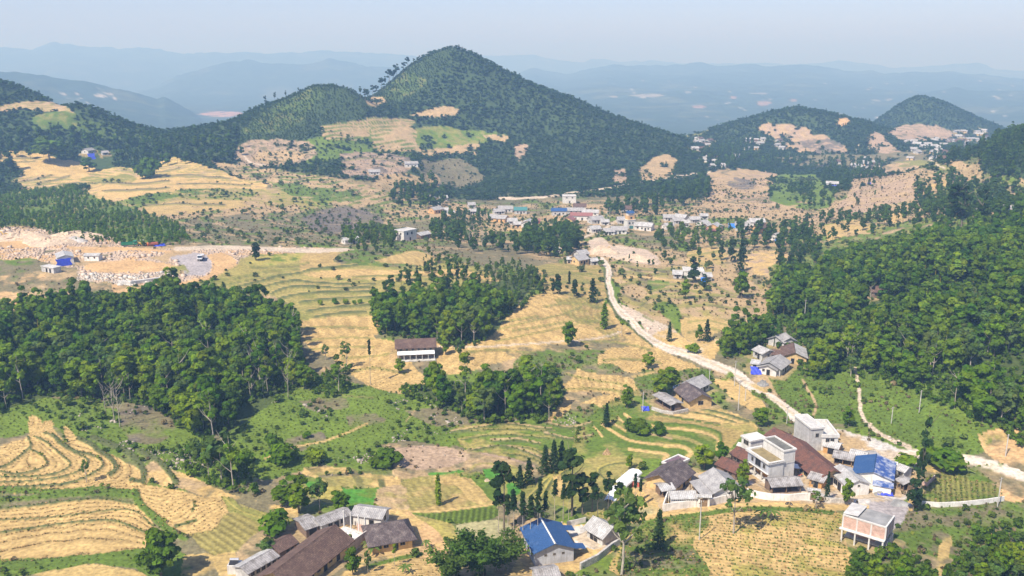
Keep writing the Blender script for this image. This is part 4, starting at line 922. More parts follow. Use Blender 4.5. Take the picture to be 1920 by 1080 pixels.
def trunk(seed, h, r, z0=None, limbs=4, lean=.03):
    rng = np.random.default_rng(seed); z = np.linspace(-.6, h, 6); b = np.cumsum(rng.normal(0, lean * h / 5, (6, 2)), 0); b[0] = 0
    path = np.c_[b, z]; parts = [tube(path, r * (1 - .85 * np.linspace(0, 1, 6)))]
    for _ in range(limbs):
        f = rng.uniform(.45, .85); p = path[int(f * 5)]; a = rng.uniform(0, 6.3); L = h * rng.uniform(.15, .32)
        q = np.array([p, p + [math.cos(a) * L * .5, math.sin(a) * L * .5, L * .45], p + [math.cos(a) * L * .9, math.sin(a) * L * .9, L]])
        parts.append(tube(q, [r * .45, r * .3, r * .08], 5))
    return joinm(parts)
def mesh_of(name, vf, mat, cols=None):
    o = np_mesh(name, vf[0], vf[1], mat, cols=cols); me = o.data; bpy.data.objects.remove(o); return me
class Kind:
    """meshes of one kind of tree; every variant is (trunk mesh, crown mesh), natural height h"""
    def __init__(s, name, h, var): s.name, s.h, s.var = name, h, var
def mk(name, h, bark, lm, fs):
    return Kind(name, h, [(mesh_of("trunk", t, M[bark]) if t is not None else None, mesh_of("crown", c[:2], M[lm], c[2])) for t, c in fs])
KIND = {}
KIND['leafy'] = mk('broadleaf_tree', 9.0, 'bark', 'leaf', [(trunk(i, 7.2, .2), crown(100 + i, 1500, 9.2 + 1.2 * (i % 2), 1.2, 2.3 + .3 * (i % 3), 24, .33, (.24, .46))) for i in range(6)])
KIND['dark'] = mk('broadleaf_tree', 9.0, 'bark', 'leaf_dark', [(trunk(20 + i, 7.2, .2), crown(120 + i, 1500, 9.4, 1.2, 2.4 + .4 * (i % 2), 24, .33, (.24, .46))) for i in range(4)])
KIND['light'] = mk('broadleaf_tree', 9.0, 'pale_bark', 'leaf_light', [(trunk(30 + i, 7.2, .17), crown(140 + i, 800, 9.2, 3.0, 2.5, 15, .32, (.2, .42))) for i in range(3)])
KIND['slender'] = mk('slender_tree', 12.0, 'pale_bark', 'leaf', [(trunk(40 + i, 11.5, .16, limbs=6), crown(160 + i, 330, 12.2, 5.0, 1.7, 9, .34, (.3, .5))) for i in range(4)])
KIND['sparse'] = mk('sparse_tree', 12.0, 'pale_bark', 'leaf_light', [(trunk(50 + i, 11, .24, limbs=8, lean=.05), crown(180 + i, 380, 12.2, 4.6, 3.6, 15, .33, (.16, .3))) for i in range(3)])
KIND['bush'] = mk('bush', 3.0, 'bark', 'leaf', [(None, crown(200 + i, 420, 3.0, .1, 1.9, 8, .3, (.4, .65))) for i in range(4)])
KIND['darkbush'] = mk('bush', 3.0, 'bark', 'leaf_dark', [(None, crown(210 + i, 420, 3.0, .1, 1.9, 8, .3, (.4, .65))) for i in range(3)])
KIND['cone'] = mk('conifer', 10.0, 'bark', 'conifer', [(trunk(60 + i, 9.5, .16, limbs=0, lean=.01), conif(220 + i, 620, 10, .9, 2.2, 15, .34)) for i in range(3)])
KIND['column'] = mk('columnar_tree', 9.0, 'bark', 'conifer', [(trunk(70 + i, 8.5, .14, limbs=0, lean=.01), crown(230 + i, 620, 9.1, .5, 1.25, 15, .30, (.42, .72), 1.1)) for i in range(3)])
KIND['greencol'] = mk('columnar_tree', 9.0, 'bark', 'leaf', [(trunk(75 + i, 8.5, .14, limbs=0, lean=.01), conif(240 + i, 560, 9, .8, 1.15, 16, .34, 'col')) for i in range(2)])
KIND['pruned'] = mk('pruned_tree', 13.0, 'pale_bark', 'conifer', [(trunk(80 + i, 12.6, .15, limbs=1, lean=.012), conif(250 + i, 200 + 60 * i, 13.2, 9.4 - .5 * i, 1.15 + .1 * i, 9, .33, 'rag')) for i in range(4)])
KIND['tall'] = mk('tall_conifer', 20.0, 'bark', 'conifer', [(trunk(90 + i, 19.5, .3, limbs=5, lean=.02), crown(260 + i, 760, 20.6, 6.0, 2.9, 17, .46, (.26, .46), .8)) for i in range(3)])
KIND['thin'] = mk('tall_conifer', 20.0, 'bark', 'conifer', [(trunk(98, 19.5, .26, limbs=4, lean=.02), crown(269, 560, 20.6, 4.0, 2.2, 17, .40, (.28, .48), .9))])
KIND['pine'] = mk('pine_tree', 14.0, 'bark', 'conifer', [(trunk(95 + i, 13.2, .2, limbs=3, lean=.02), crown(270 + i, 330, 14.4, 4.5, 2.6, 10, .46, (.26, .46), .8)) for i in range(4)])
def bare(seed):
    rng = np.random.default_rng(seed); pts = [trunk(seed, 9.5, .13, limbs=0, lean=.03)]
    for _ in range(14):
        z = rng.uniform(3, 9); a = rng.uniform(0, 6.3); L = rng.uniform(1, 2.6)
        p = np.array([0, 0, z]); pts.append(tube([p, p + [math.cos(a) * L * .5, math.sin(a) * L * .5, L * .5], p + [math.cos(a) * L * .8, math.sin(a) * L * .8, L * 1.1]], [.06, .04, .015], 4))
    return joinm(pts)
KIND['bare'] = Kind('bare_tree', 10.0, [(mesh_of("trunk", bare(300 + i), M['pale_bark']), None) for i in range(2)])
def bamboo(seed):
    rng = np.random.default_rng(seed); st = []; P = []; Nn = []; T = []
    for k in range(26):
        a = rng.uniform(0, 6.3); r0 = rng.uniform(0, 1.1); hh = rng.uniform(6.5, 10.5); out = rng.uniform(1.0, 3.6)
        z = np.linspace(0, 1, 7); pa = np.c_[np.cos(a) * (r0 + out * z ** 2.4), np.sin(a) * (r0 + out * z ** 2.4), hh * (z - .18 * z ** 3)]
        st.append(tube(pa, .05 * (1 - .8 * z), 4)); tn = rng.uniform(.75, 1.25); m = 130
        q = rng.uniform(.3, 1, m) ** .8; c = np.stack([np.interp(q, z, pa[:, j]) for j in range(3)], 1) + rng.normal(0, .38, (m, 3))
        P.append(c); Nn.append(rng.normal(0, .7, (m, 3)) + [np.cos(a) * .4, np.sin(a) * .4, .6]); T.append(np.full(m, tn))
    P = np.vstack(P); T = np.concatenate(T) * rng.uniform(.85, 1.15, len(P)); v, f = quads_at(P, np.vstack(Nn), rng.uniform(.09, .19, len(P)), rng, 1.8)
    return joinm(st), (v, f, np.repeat(np.stack([T] * 3, 1), 4, 0))
_b = [bamboo(310 + i) for i in range(2)]
KIND['bamboo'] = Kind('bamboo_clump', 9.0, [(mesh_of("stems", a, M['pale_bark']), mesh_of("leaves", b[:2], M['bamboo'], b[2])) for a, b in _b])
def banana(seed):
    rng = np.random.default_rng(seed); V = []; Fc = []; o = 0
    for k in range(8):
        a = k * .785 + rng.uniform(-.3, .3); L = rng.uniform(1.5, 2.3); z = np.linspace(0, 1, 6)
        x = L * z; zz = 1.7 + 1.5 * z - 1.7 * z ** 2; w = .28 * np.sin(np.pi * np.clip(z * .9 + .08, 0, 1)) + .02
        for i in range(6):
            for s in (-1, 1): V.append([x[i] * math.cos(a) - s * w[i] * math.sin(a), x[i] * math.sin(a) + s * w[i] * math.cos(a), zz[i] + .02 * s])
        for i in range(5): Fc.append((o + 2 * i, o + 2 * i + 1, o + 2 * i + 3, o + 2 * i + 2))
        o += 12
    return np.array(V), np.array(Fc)
def _ban(i):
    v, f = banana(320 + i); return v, f, np.full((len(v), 3), 1.1)
KIND['banana'] = mk('banana_plant', 3.2, 'pale_bark', 'leaf_light', [(tube([(0, 0, -.3), (0, 0, 1.0), (.03, 0, 1.9)], [.13, .11, .07]), _ban(i)) for i in range(2)])

_rt = random.Random(7)
def tree(kind, p, h, label, group=None, cat='tree', wide=1.0):
    k = KIND[kind]; tm, cm = k.var[_rt.randrange(len(k.var))]; s = h / k.h
    rz = _rt.uniform(0, 6.283); sc = (s * wide * _rt.uniform(.9, 1.12),) * 2 + (s,)
    if tm and cm:
        e = bpy.data.objects.new(k.name, None); e.empty_display_size = .5; COL.objects.link(e)
        for me, nm in ((tm, tm.name.split('.')[0]), (cm, cm.name.split('.')[0])):
            o = bpy.data.objects.new(nm, me); COL.objects.link(o); o.parent = e
    else:
        e = bpy.data.objects.new(k.name, tm or cm); COL.objects.link(e)
    e.location = p; e.rotation_euler = (0, 0, rz); e.scale = sc
    return tag(e, label, cat, group)
def px2m(p, px):
    d = math.sqrt(p[0] ** 2 + p[1] ** 2 + (p[2] - CAMZ) ** 2); dep = math.atan2(CAMZ - p[2], math.hypot(p[0], p[1]))
    return px * d / F / math.cos(dep)

# ---- scattering on the ground that can be seen
def scatter(mask, spacing, seed, nmax=100000, jitter=True):
    rng = np.random.default_rng(seed); I = np.nonzero(mask)
    if not len(I[0]): return np.zeros((0, 3))
    w = CELL[I]; tot = w.sum(); n = int(min(nmax * 8, 5 * tot / spacing ** 2)) + 1
    pk = rng.choice(len(w), n, p=w / w.sum()); x = GX[I][pk]; y = GY[I][pk]
    if jitter:
        x = x + rng.uniform(-.5, .5, n) * np.sqrt(w[pk]); y = y + rng.uniform(-.5, .5, n) * np.sqrt(w[pk])
    cells = {}; keep = []; s2 = spacing * spacing; g = spacing
    for i in range(n):
        cx, cy = int(x[i] // g), int(y[i] // g); ok = True
        for a in (-1, 0, 1):
            for b in (-1, 0, 1):
                for j in cells.get((cx + a, cy + b), ()):
                    if (x[i] - x[j]) ** 2 + (y[i] - y[j]) ** 2 < s2: ok = False; break
                if not ok: break
            if not ok: break
        if ok:
            cells.setdefault((cx, cy), []).append(i); keep.append(i)
            if len(keep) >= nmax: break
    k = np.array(keep, int); return np.c_[x[k], y[k], H(x[k], y[k])]
def cover_mask(P, lift_m=0.0, loose=True):
    """ground whose crown (lift_m above) falls inside an outline of the photo"""
    Q = smooth_line(list(P) + [P[0]], 4); px = lift_m * F / np.hypot(gR, Z0 - CAMZ)
    m = np.zeros(GX.shape, bool); V = V0 - px
    I = np.nonzero((U0 > Q[:, 0].min()) & (U0 < Q[:, 0].max()) & (V > Q[:, 1].min()) & (V < Q[:, 1].max()) & (VIS_LOOSE if loose else VIS))
    m[I] = inpoly(U0[I], V[I], Q)
    if lift_m > 3: m[I] &= inpoly(U0[I], V0[I] - px[I] * .15, Q)
    return m
def merged(name, protos, pts, scales, tints, mat, seed=0, sq=None):
    """many plants as one mass: protos = [(v,f,col)]"""
    rng = np.random.default_rng(seed); V = []; Fc = []; C = []; o = 0
    pk = rng.integers(0, len(protos), len(pts)); an = rng.uniform(0, 6.283, len(pts))
    for k, pr in enumerate(protos):
        I = np.nonzero(pk == k)[0]
        if not len(I): continue
        v, f, c = pr; ca, sa = np.cos(an[I])[:, None], np.sin(an[I])[:, None]; s = scales[I][:, None]
        x = (v[:, 0] * ca - v[:, 1] * sa) * s + pts[I, 0:1]; y = (v[:, 0] * sa + v[:, 1] * ca) * s + pts[I, 1:2]; z = v[:, 2] * s * (1 if sq is None else sq[I][:, None]) + pts[I, 2:3]
        V.append(np.stack([x, y, z], -1).reshape(-1, 3)); Fc.append((f[None] + (np.arange(len(I)) * len(v))[:, None, None]).reshape(-1, f.shape[1]) + o)
        C.append((c[None] * tints[I][:, None, :]).reshape(-1, 3)); o += len(I) * len(v)
    return np_mesh(name, np.vstack(V), np.vstack(Fc), mat, cols=np.vstack(C))
def greens(n, seed, a, b, var=.2):
    rng = np.random.default_rng(seed); t = rng.random((n, 1)); return (np.array(a) * (1 - t) + np.array(b) * t) * rng.uniform(1 - var, 1 + var, (n, 1))
# ---- the woods: nearest trees one by one, the rest as masses
WOODS = {
 'left': ([(-40,580),(40,560),(110,548),(180,545),(250,548),(330,528),(370,536),(420,538),(470,553),(520,568),(553,592),(560,640),(576,680),(600,690),(650,684),(656,712),(630,738),(575,722),(540,724),(490,742),(452,758),(432,790),(402,815),(350,802),(310,772),(240,745),(200,752),(120,742),(60,735),(-40,768)], 4.3, 'leafy green tree in the dense wood on the left slope', 'trees of the left wood'),
 'middle': ([(698,560),(750,545),(800,540),(840,535),(880,530),(930,535),(970,545),(990,556),(960,582),(922,597),(906,632),(860,642),(800,640),(760,626),(716,620),(697,580)], 4.4, 'leafy green tree in the wood above the long porch house', 'trees of the wood above the long house'),
 'lower': ([(755,722),(785,715),(825,700),(836,705),(860,716),(900,710),(960,702),(985,684),(1040,684),(1046,730),(1040,770),(1010,785),(960,780),(900,785),(840,760),(780,745),(755,730)], 4.2, 'leafy green tree in the wood below the long porch house', 'trees of the wood below the long house'),
 'gully': ([(335,842),(400,835),(432,850),(470,888),(482,922),(440,915),(390,895),(345,870)], 3.8, 'leafy tree in the gully beside the left terraces', 'trees of the gully by the terraces'),
 'right': ([(1450,525),(1470,505),(1530,500),(1560,470),(1640,450),(1700,438),(1760,430),(1830,420),(1960,408),(1960,815),(1860,792),(1780,758),(1700,722),(1640,700),(1600,702),(1530,702),(1500,684),(1512,645),(1450,612),(1445,570)], 4.4, 'leafy green tree in the big wood on the right slope', 'trees of the right wood'),
 'verge': ([(1352,640),(1370,610),(1410,600),(1450,605),(1500,640),(1490,655),(1430,640),(1405,655),(1360,664)], 4.2, 'leafy tree beside the grey roofed hamlet near the road', 'trees beside the roadside hamlet'),
 'corner': ([(1590,1090),(1600,1045),(1640,1020),(1690,1015),(1730,1040),(1740,1090)], 3.6, 'dark green tree below the unfinished brick house', 'trees below the brick house'),
 'corner2': ([(1830,985),(1870,975),(1930,985),(1930,1090),(1780,1090),(1800,1030)], 3.6, 'green tree in the scrub at the bottom right corner', 'trees in the bottom right scrub'),
}
_cand = []
for k, (P, sp, lab, grp) in WOODS.items():
    pts = scatter(cover_mask(P, 9.5) & (CLS != CLSID['road']) & ((N1 * .9 + N2 * .55 > (-.16 if k == 'right' else -.42)) | (gR < 235)), sp, len(k) * 31 + 5)
    for p in pts: _cand.append((k, p))
_cand.sort(key=lambda c: np.hypot(c[1][0], c[1][1]))
_rk = random.Random(3)
_single = _cand[:285]; _rest = _cand[285:]
for k, p in _single:
    h = _rk.uniform(8.5, 15.0); q = _rk.random()
    if k == 'corner': kind, h = 'leafy', _rk.uniform(5, 8)
    elif k == 'corner2': kind, h = ('leafy' if q < .6 else 'light'), _rk.uniform(4, 7)
    else: kind = 'leafy' if q < .48 else ('dark' if q < .62 else ('light' if q < .78 else 'slender'))
    if kind == 'slender': h *= 1.15
    tree(kind, Vector(p) , h, WOODS[k][2], WOODS[k][3])
_lo = [crown(400 + i, 560, 9.2 + .8 * (i % 3), 1.2, 2.35 + .25 * (i % 3), 19, .50, (.24, .46)) for i in range(6)] + [crown(410 + i, 300, 12.5, 3.5, 1.7, 11, .46, (.25, .5)) for i in range(3)]
_lo = [(np.vstack([v, t[0]]), np.vstack([f, t[1] + len(v)]), np.vstack([c, np.tile([[2.2, 1.2, 2.4]], (len(t[0]), 1))])) for (v, f, c), t in zip(_lo, [trunk(430 + i, 8, .17, limbs=2) for i in range(9)])]
rp = np.array([c[1] for c in _rest]); rng0 = np.random.default_rng(9)
o = merged("woodland", _lo, rp, rng0.uniform(.85, 1.55, len(rp)), greens(len(rp), 5, (.066, .145, .012), (.185, .265, .020), .2), M['mass'], 2)
tag(o, "leafy green woods standing beyond the nearest trees", "woodland", kind="stuff")
# undergrowth of the woods
_um = np.zeros(GX.shape, bool)
for k, (P, sp, lab, grp) in WOODS.items(): _um |= cover_mask(P, 2.0) & (CLS != CLSID['road']) & (CLS != CLSID['pale'])
up = scatter(_um & (N3 + N2 > -.5), 2.3, 44, 9000)
o = merged("wood_undergrowth", [crown(470 + i, 90, 2.6, 0.0, 1.4, 7, .36, (.3, .5)) for i in range(5)], up, np.random.default_rng(6).uniform(.5, 1.3, len(up)), greens(len(up), 9, (.07, .13, .012), (.13, .205, .02), .2), M['mass'], 6)
tag(o, "leafy undergrowth between the trunks of the woods", "undergrowth", kind="stuff")
# green thicket above the quarry
gp = scatter((N2 + .6 * N3 > -.25) & cover_mask([(-20,372),(60,356),(130,350),(165,363),(270,398),(335,422),(345,452),(230,455),(120,444),(60,424),(-20,422)], 2.0), 3.3, 41)
o = merged("thicket", _lo, gp, np.random.default_rng(3).uniform(.22, .55, len(gp)), greens(len(gp), 6, (.10, .19, .012), (.165, .26, .02)), M['mass'], 3)
tag(o, "green thicket on the slope above the quarry", "thicket", kind="stuff")
# forest on the hills
hm = (CLS == CLSID['hill']) & VIS_LOOSE & (gR > 800)
d = .5 + .9 * N1 + .5 * N2
knoll = inpoly(U0, V0, [(440,300),(450,240),(560,160),(690,165),(690,215),(600,240),(560,260)]) | inpoly(U0, V0, [(690,185),(740,140),(800,110),(860,85),(800,170),(740,200)])
hp = scatter(hm & ~knoll & ~((np.abs(U0 - 180) < 34) & (V0 > 284) & (V0 < 325)) & (d > np.where(GU < 430, -.12, -.45)), 3.1, 42, 30000)
_hl = [crown(450 + i, 38, 7.6, .6, 2.9, 6, 1.0) for i in range(7)] + [conif(460 + i, 44, 9.5, 1.2, 1.8, 6, .8) for i in range(1)]
_hl = [(v, f, c) for v, f, c in _hl]
o = merged("hill_forest", _hl, hp, np.random.default_rng(4).uniform(.5, 1.1, len(hp)), greens(len(hp), 7, (.040, .080, .018), (.072, .122, .026), .13), M['mass'], 4, np.random.default_rng(14).uniform(.28, .7, len(hp)))
tag(o, "dark forest covering the hills", "forest", kind="stuff")
kp = scatter(hm & knoll, 2.6, 43, 8000)
o = merged("hill_scrub", _hl[:7], kp, np.random.default_rng(5).uniform(.18, .5, len(kp)), greens(len(kp), 8, (.045, .08, .018), (.08, .125, .026), .18), M['mass'], 5)
tag(o, "low scrub on the bare hill shoulders", "scrub", kind="stuff")
# scattered bushes and small trees in the valley
vis = VIS & (gR < 1000) & ~inpoly(U0, V0, [(1000,885),(1080,850),(1200,750),(1430,780),(1410,850),(1200,880),(1180,960),(1000,960),(930,980),(720,980),(700,905),(860,905)])
def bushes(keys, sp, dens, s0, s1, ga, gb, seed, name, lab, protos, box=None, nmax=9000):
    m = vis & np.isin(CLS, [CLSID[k] for k in keys]) & (N2 * .8 + N1 * .5 + .35 * N3 > dens)
    if box is not None: m &= (gR > box[0]) & (gR < box[1])
    p = scatter(m, sp, seed, nmax)
    if not len(p): return
    g = np.random.default_rng(seed); s = g.uniform(s0, s1, len(p)) * (1 + .9 * (g.random(len(p)) > .93))
    o = merged(name, protos, p, s, greens(len(p), seed, ga, gb, .25), M['mass'], seed); tag(o, lab, name.replace('_', ' '), kind="stuff")
_bs = [crown(480 + i, 60, 2.0, 0.0, 1.25, 5, .40, (.45, .7)) for i in range(5)]
_tuft = [crown(490 + i, 16, .8, 0.0, .6, 3, .26, (.5, .8)) for i in range(4)]
bushes(('grass', 'grass2', 'scrub', 'purple'), 2.9, .16, .3, .8, (.075, .13, .02), (.14, .20, .035), 51, 'bushes', 'low green bushes scattered over the near slopes', _bs, (120, 420), 1700)
bushes(('grass', 'grass2', 'scrub', 'purple', 'tan', 'olive'), 5.4, .12, .4, 1.15, (.06, .095, .022), (.12, .155, .042), 52, 'undergrowth', 'bushes and undergrowth on the far side of the valley', _bs, (420, 1000), 5000)
bushes(('scrub', 'purple', 'pink', 'grass2', 'tan'), 2.0, -.25, .45, 1.1, (.13, .11, .055), (.24, .20, .11), 53, 'dry_scrub', 'dry grey brown scrub and dead stalks', _tuft, (130, 1000), 14000)
bushes(('grass', 'grass2', 'olive2', 'riser'), 1.5, -.4, .22, .6, (.11, .17, .018), (.18, .22, .04), 54, 'grass_tufts', 'rough grass tufts on banks and slopes', _tuft, (130, 330), 14000)
def wood(P, sp, h0, h1, ga, gb, seed, name, lab, protos=_lo, base=9.2):
    p = scatter(cover_mask(P, (h0 + h1) / 4) & ~((np.abs(U0 - 180) < 38) & (V0 > 282) & (V0 < 325)), sp, seed)
    if len(p):
        o = merged(name, protos, p, np.random.default_rng(seed).uniform(h0, h1, len(p)) / base, greens(len(p), seed, ga, gb), M['mass'], seed); tag(o, lab, "trees", kind="stuff")
DG, LG = (.045, .09, .014), (.09, .155, .02)
wood([(705,535),(760,512),(830,508),(880,520),(900,535),(840,548),(760,552),(700,560)], 6.5, 5, 9, DG, LG, 690, 'copse', 'loose young trees above the wood')
wood([(860,520),(920,496),(960,494),(1008,508),(1020,545),(980,562),(930,552),(880,540)], 3.6, 2.5, 5, (.07, .12, .02), (.12, .18, .03), 691, 'copse', 'yellow green shrubs on the end of the hill')
for i, (P, sp, a, b, lab) in enumerate((
    ([(985,440),(1000,425),(1040,430),(1060,425),(1090,445),(1075,475),(1040,480),(1000,475),(975,465)], 5.0, 7, 12, 'dark leafy clump of trees between the two houses'),
    ([(830,400),(900,395),(920,410),(880,430),(840,425)], 6, 4, 8, 'trees among the village houses'),
    ([(800,425),(850,415),(890,440),(985,450),(980,475),(880,470),(820,455)], 8, 5, 11, 'loose trees below the village'),
    ([(1115,385),(1230,372),(1240,400),(1150,402)], 7, 6, 12, 'dark trees behind the village street'),
    ([(1225,432),(1340,430),(1345,462),(1300,470),(1240,465)], 6.0, 5, 9, 'green trees below the row of houses'),
    ([(1350,430),(1420,425),(1490,420),(1520,450),(1480,468),(1400,462)], 6.2, 6, 10, 'green trees at the end of the row of houses'),
    ([(740,350),(800,335),(830,355),(835,385),(770,392),(735,380)], 6.5, 6, 12, 'dark trees under the foot of the main hill'),
    ([(640,430),(700,425),(735,430),(735,460),(670,462)], 5.0, 4, 8, 'green trees beside the white shed'),
    ([(1715,350),(1770,330),(1800,340),(1800,375),(1740,395),(1715,370)], 6.0, 6, 11, 'dark copse on the brown slope'),
    ([(1740,390),(1820,335),(1960,320),(1960,420),(1820,425),(1750,425)], 6.0, 6, 11, 'trees along the top of the right slope'),
    ([(1300,345),(1325,330),(1330,370),(1290,385),(1235,378),(1240,345)], 8.0, 8, 15, 'tall dark trees beside the brown field'),
    ([(1470,345),(1560,355),(1560,390),(1500,390)], 9.0, 4, 9, 'trees in the green hollow'),
    ([(1500,410),(1640,395),(1740,385),(1740,420),(1600,445),(1530,480),(1480,500)], 7.5, 4, 9, 'trees on the scrub slope above the right wood'),
    ([(1290,290),(1400,262),(1420,290),(1500,295),(1640,298),(1640,312),(1500,318),(1400,310),(1330,318)], 9.0, 6, 11, 'trees around the far houses'),
    ([(1560,305),(1640,300),(1660,315),(1640,335),(1560,335),(1540,320)], 10, 6, 10, 'trees around the hamlet on the brown slope'),
    ([(1740,285),(1840,262),(1850,300),(1800,310),(1740,300)], 10, 6, 11, 'trees around the far right village'),
    ([(800,470),(850,482),(930,505),(1010,515),(1018,540),(960,530),(880,505),(800,492)], 4.6, 2.5, 5, 'small yellow green trees on the hill crest'),
    ([(1620,340),(1650,335),(1650,360),(1600,390),(1590,370)], 14, 3, 6, 'single bushes on the brown slope'),
    ([(1460,440),(1510,430),(1530,480),(1500,520),(1455,500)], 7, 4, 8, 'trees along the edge of the right wood'),
    ([(1170,470),(1260,480),(1300,470),(1340,480),(1330,500),(1200,505)], 12, 3, 6, 'small trees below the village'),
    ([(1835,285),(1865,258),(1925,232),(1960,228),(1960,338),(1890,335),(1845,325)], 4.5, 6, 10, 'dark forest on the hill at the right edge'),
    ([(0,255),(120,245),(260,268),(440,262),(445,300),(300,312),(170,296),(90,300),(0,292)], 9, 8, 14, 'dark trees along the foot of the left hill'),
)):
    wood(P, sp, a, b, DG if i not in (4, 7, 16) else (.08, .14, .014), LG if i not in (4, 7, 16) else (.14, .21, .022), 600 + i, 'copse', lab)

# ---- single trees
def skyline(u):
    for v in range(60, 330):
        p = ground(u, v)
        if math.hypot(p.x, p.y) < 1500: return v
    return 300
def spot(kind, u, v, px, label, group=None, wide=1.0, cat='tree'):
    p = ground(u, v); return tree(kind, p, px2m(p, px), label, group, cat, wide)
for u, v, px, kind, lab, w in (
    (480,488,38,'column','dark columnar tree standing alone beside the quarry road',1.3), (1047,552,46,'column','taller of the paired dark columnar trees in the stubble field',1.1), (1037,551,28,'column','shorter of the paired dark columnar trees in the stubble field',1.1),
    (1077,556,38,'column','dark columnar tree between the pair and the broad topped tree',1.1), (1111,567,42,'cone','broad topped dark tree near the bend of the road',1.1), (1067,562,50,'pruned','thin pruned tree with a small tuft between the dark columns',.8),
    (1133,617,46,'greencol','green columnar tree on the striped field left of the road',1.1), (1166,630,38,'slender','small bent tree beside the road bank',1.2), (1066,650,48,'leafy','lone leafy tree on the field path',.8),
    (822,948,52,'greencol','bright green columnar tree in the middle paddy',.9), (1137,800,40,'cone','small conifer at the head of the curved terraces',1.0), (1234,1030,64,'cone','pointed conifer at the edge of the maize field',1.0),
    (1724,935,150,'thin','very tall dark conifer beside the blue roofed house',.6), (1712,960,70,'column','shorter dark columnar tree under the very tall conifer',1.0),
    (1066,640,10,'bush','small bush at the foot of the lone leafy tree',1.0), (162,905,40,'sparse','small sparse tree on the left terraces',.8), (515,1000,36,'bush','round green bush above the long brown roof',1.0),
    (302,1085,75,'dark','dark spreading tree at the lower edge of the terraces',1.3), (720,872,28,'darkbush','dark round bush on the rocky hillside',1.5), (695,722,78,'pruned','thin pruned tree with a top tuft in the stubble field',.7),
    (873,760,100,'slender','slender tree rising from the wood below the long house',.8), (1375,1000,104,'sparse','sparse pale tree at the corner of the maize field',.9), (1165,1078,150,'sparse','tall sparse tree below the blue roofed house yard',.9),
    (1150,1010,60,'light','light green tree beside the white roofed house',1.0), (1320,880,42,'leafy','green tree behind the grey double roof',1.3), (1352,870,34,'leafy','small green tree beside the small brown roofs',1.2), (1392,912,42,'leafy','green tree left of the white two storey house',1.0),
    (1180,880,26,'leafy','small tree beside the white sheet cover',1.0), (1550,938,46,'cone','conifer by the compound wall in front of the grey barn',.7), (1588,948,46,'leafy','grey green tree in front of the barn gable',.7), (1530,955,34,'sparse','thin tree on the lane below the compound wall',1.0),
    (646,1032,24,'darkbush','dark bush against the long brown roof',.9), (662,1078,44,'dark','leafy tree standing in the yellow yard',.8), (690,1075,38,'light','thin leafy tree right of the yard tree',.6), (740,1062,40,'slender','thin sapling in front of the yellow wall',.8),
    (500,1046,34,'light','low light green tree at the paddy corner',1.3), (20,322,40,'column','dark columnar tree at the edge of the upper dirt field',1.2), (92,304,44,'dark','dark round tree on the upper dirt field',1.5), (275,334,36,'darkbush','dark bush alone on the upper dirt field',1.0),
    (168,322,24,'dark','dark tree below the hut with the blue sheet',2.2), (1778,445,92,'tall','tall dark conifer at the top of the right wood',1.2), (1800,440,84,'tall','second tall dark conifer at the top of the right wood',1.2), (1836,436,78,'tall','rightmost tall dark conifer of the right slope',1.2),
    (1300,662,16,'bush','bush on the field edge above the road',1.2), (1255,640,34,'cone','dark bushy conifer beside the gravel heap',1.0), (1325,640,38,'cone','dark conifer beside the pale field',1.1), (1310,640,30,'dark','dark tree left of the conifer by the pale field',1.0),
    (1215,690,30,'leafy','round tree on the bank below the road',1.2), (1175,765,38,'leafy','leafy tree left of the long open shed',1.2), (1240,745,42,'leafy','leafy tree above the long open shed',1.3), (1258,735,44,'leafy','leafy tree left of the paired dark roofs',1.3),
    (1180,805,20,'darkbush','dark bush on the curved terrace',1.0), (1200,812,24,'darkbush','larger dark bush on the curved terrace',1.2), (1236,815,22,'darkbush','pointed bush right of the terrace bushes',.8), (1425,800,34,'leafy','tree beside the white flat roof',1.2), (1590,800,34,'leafy','olive tree behind the white tall house',1.0),
    (1700,880,24,'bush','bush on the road bank right of the tall conifer',1.3), (1770,880,30,'bush','bushes above the green striped field',1.6), (1860,750,60,'leafy','tree at the lower edge of the right wood',1.0),
    (1285,560,34,'leafy','bushy tree below the white roofed farm',1.1), (1300,530,46,'column','dark tree in front of the white roofed farm',1.6), (1320,545,30,'column','dark narrow tree beside the blue sheet',1.2), (1390,560,50,'leafy','leafy tree on the brown slope beyond the farm',1.0),
    (1395,490,40,'column','dark columnar tree on the brown field',1.2), (1352,488,38,'column','left of the dark columnar trees below the houses',1.3), (1372,492,44,'column','leafier dark columnar tree below the houses',1.3), (1388,510,56,'cone','large dark conifer below the houses',1.0), (1405,470,24,'slender','pale stemmed tree in front of the green clump',1.4),
    (1460,500,34,'column','dark columnar tree near the wood edge',1.2), (1480,512,40,'column','dark columnar tree touching the wood edge',1.2), (1495,510,36,'column','third dark columnar tree at the wood edge',1.2),
    (575,820,10,'bush','small bush on the grassy slope',1.3), (460,872,24,'bush','bush beside the footpath on the slope',1.0), (530,868,30,'bush','spreading bush on the grassy slope',1.3), (592,868,24,'bush','round bush right of the spreading bush',1.1), (515,838,24,'darkbush','dark bush in the rocks on the slope',1.0),
    (560,962,60,'leafy','leafy tree left of the bright green paddy',1.2), (600,955,52,'light','yellow green tree beside the bright paddy',1.2), (640,962,40,'leafy','dark leafy tree before the bright paddy',1.0), (530,950,44,'leafy','tree at the foot of the terraces',1.2),
    (835,665,30,'leafy','round tree right of the long porch house',1.0), (862,680,46,'light','thin leafy tree on the stubble right of the long house',.8), (650,690,50,'sparse','sparse tree on the stubble field edge',.9), (610,675,30,'sparse','small sparse tree at the wood corner',1.0),
    (885,632,64,'light','pale leafy tree with a white trunk at the wood edge',1.1), (750,700,24,'leafy','leafy tree just below the long porch house',1.3), (808,726,36,'leafy','large leafy tree below the right end of the long house',1.3)):
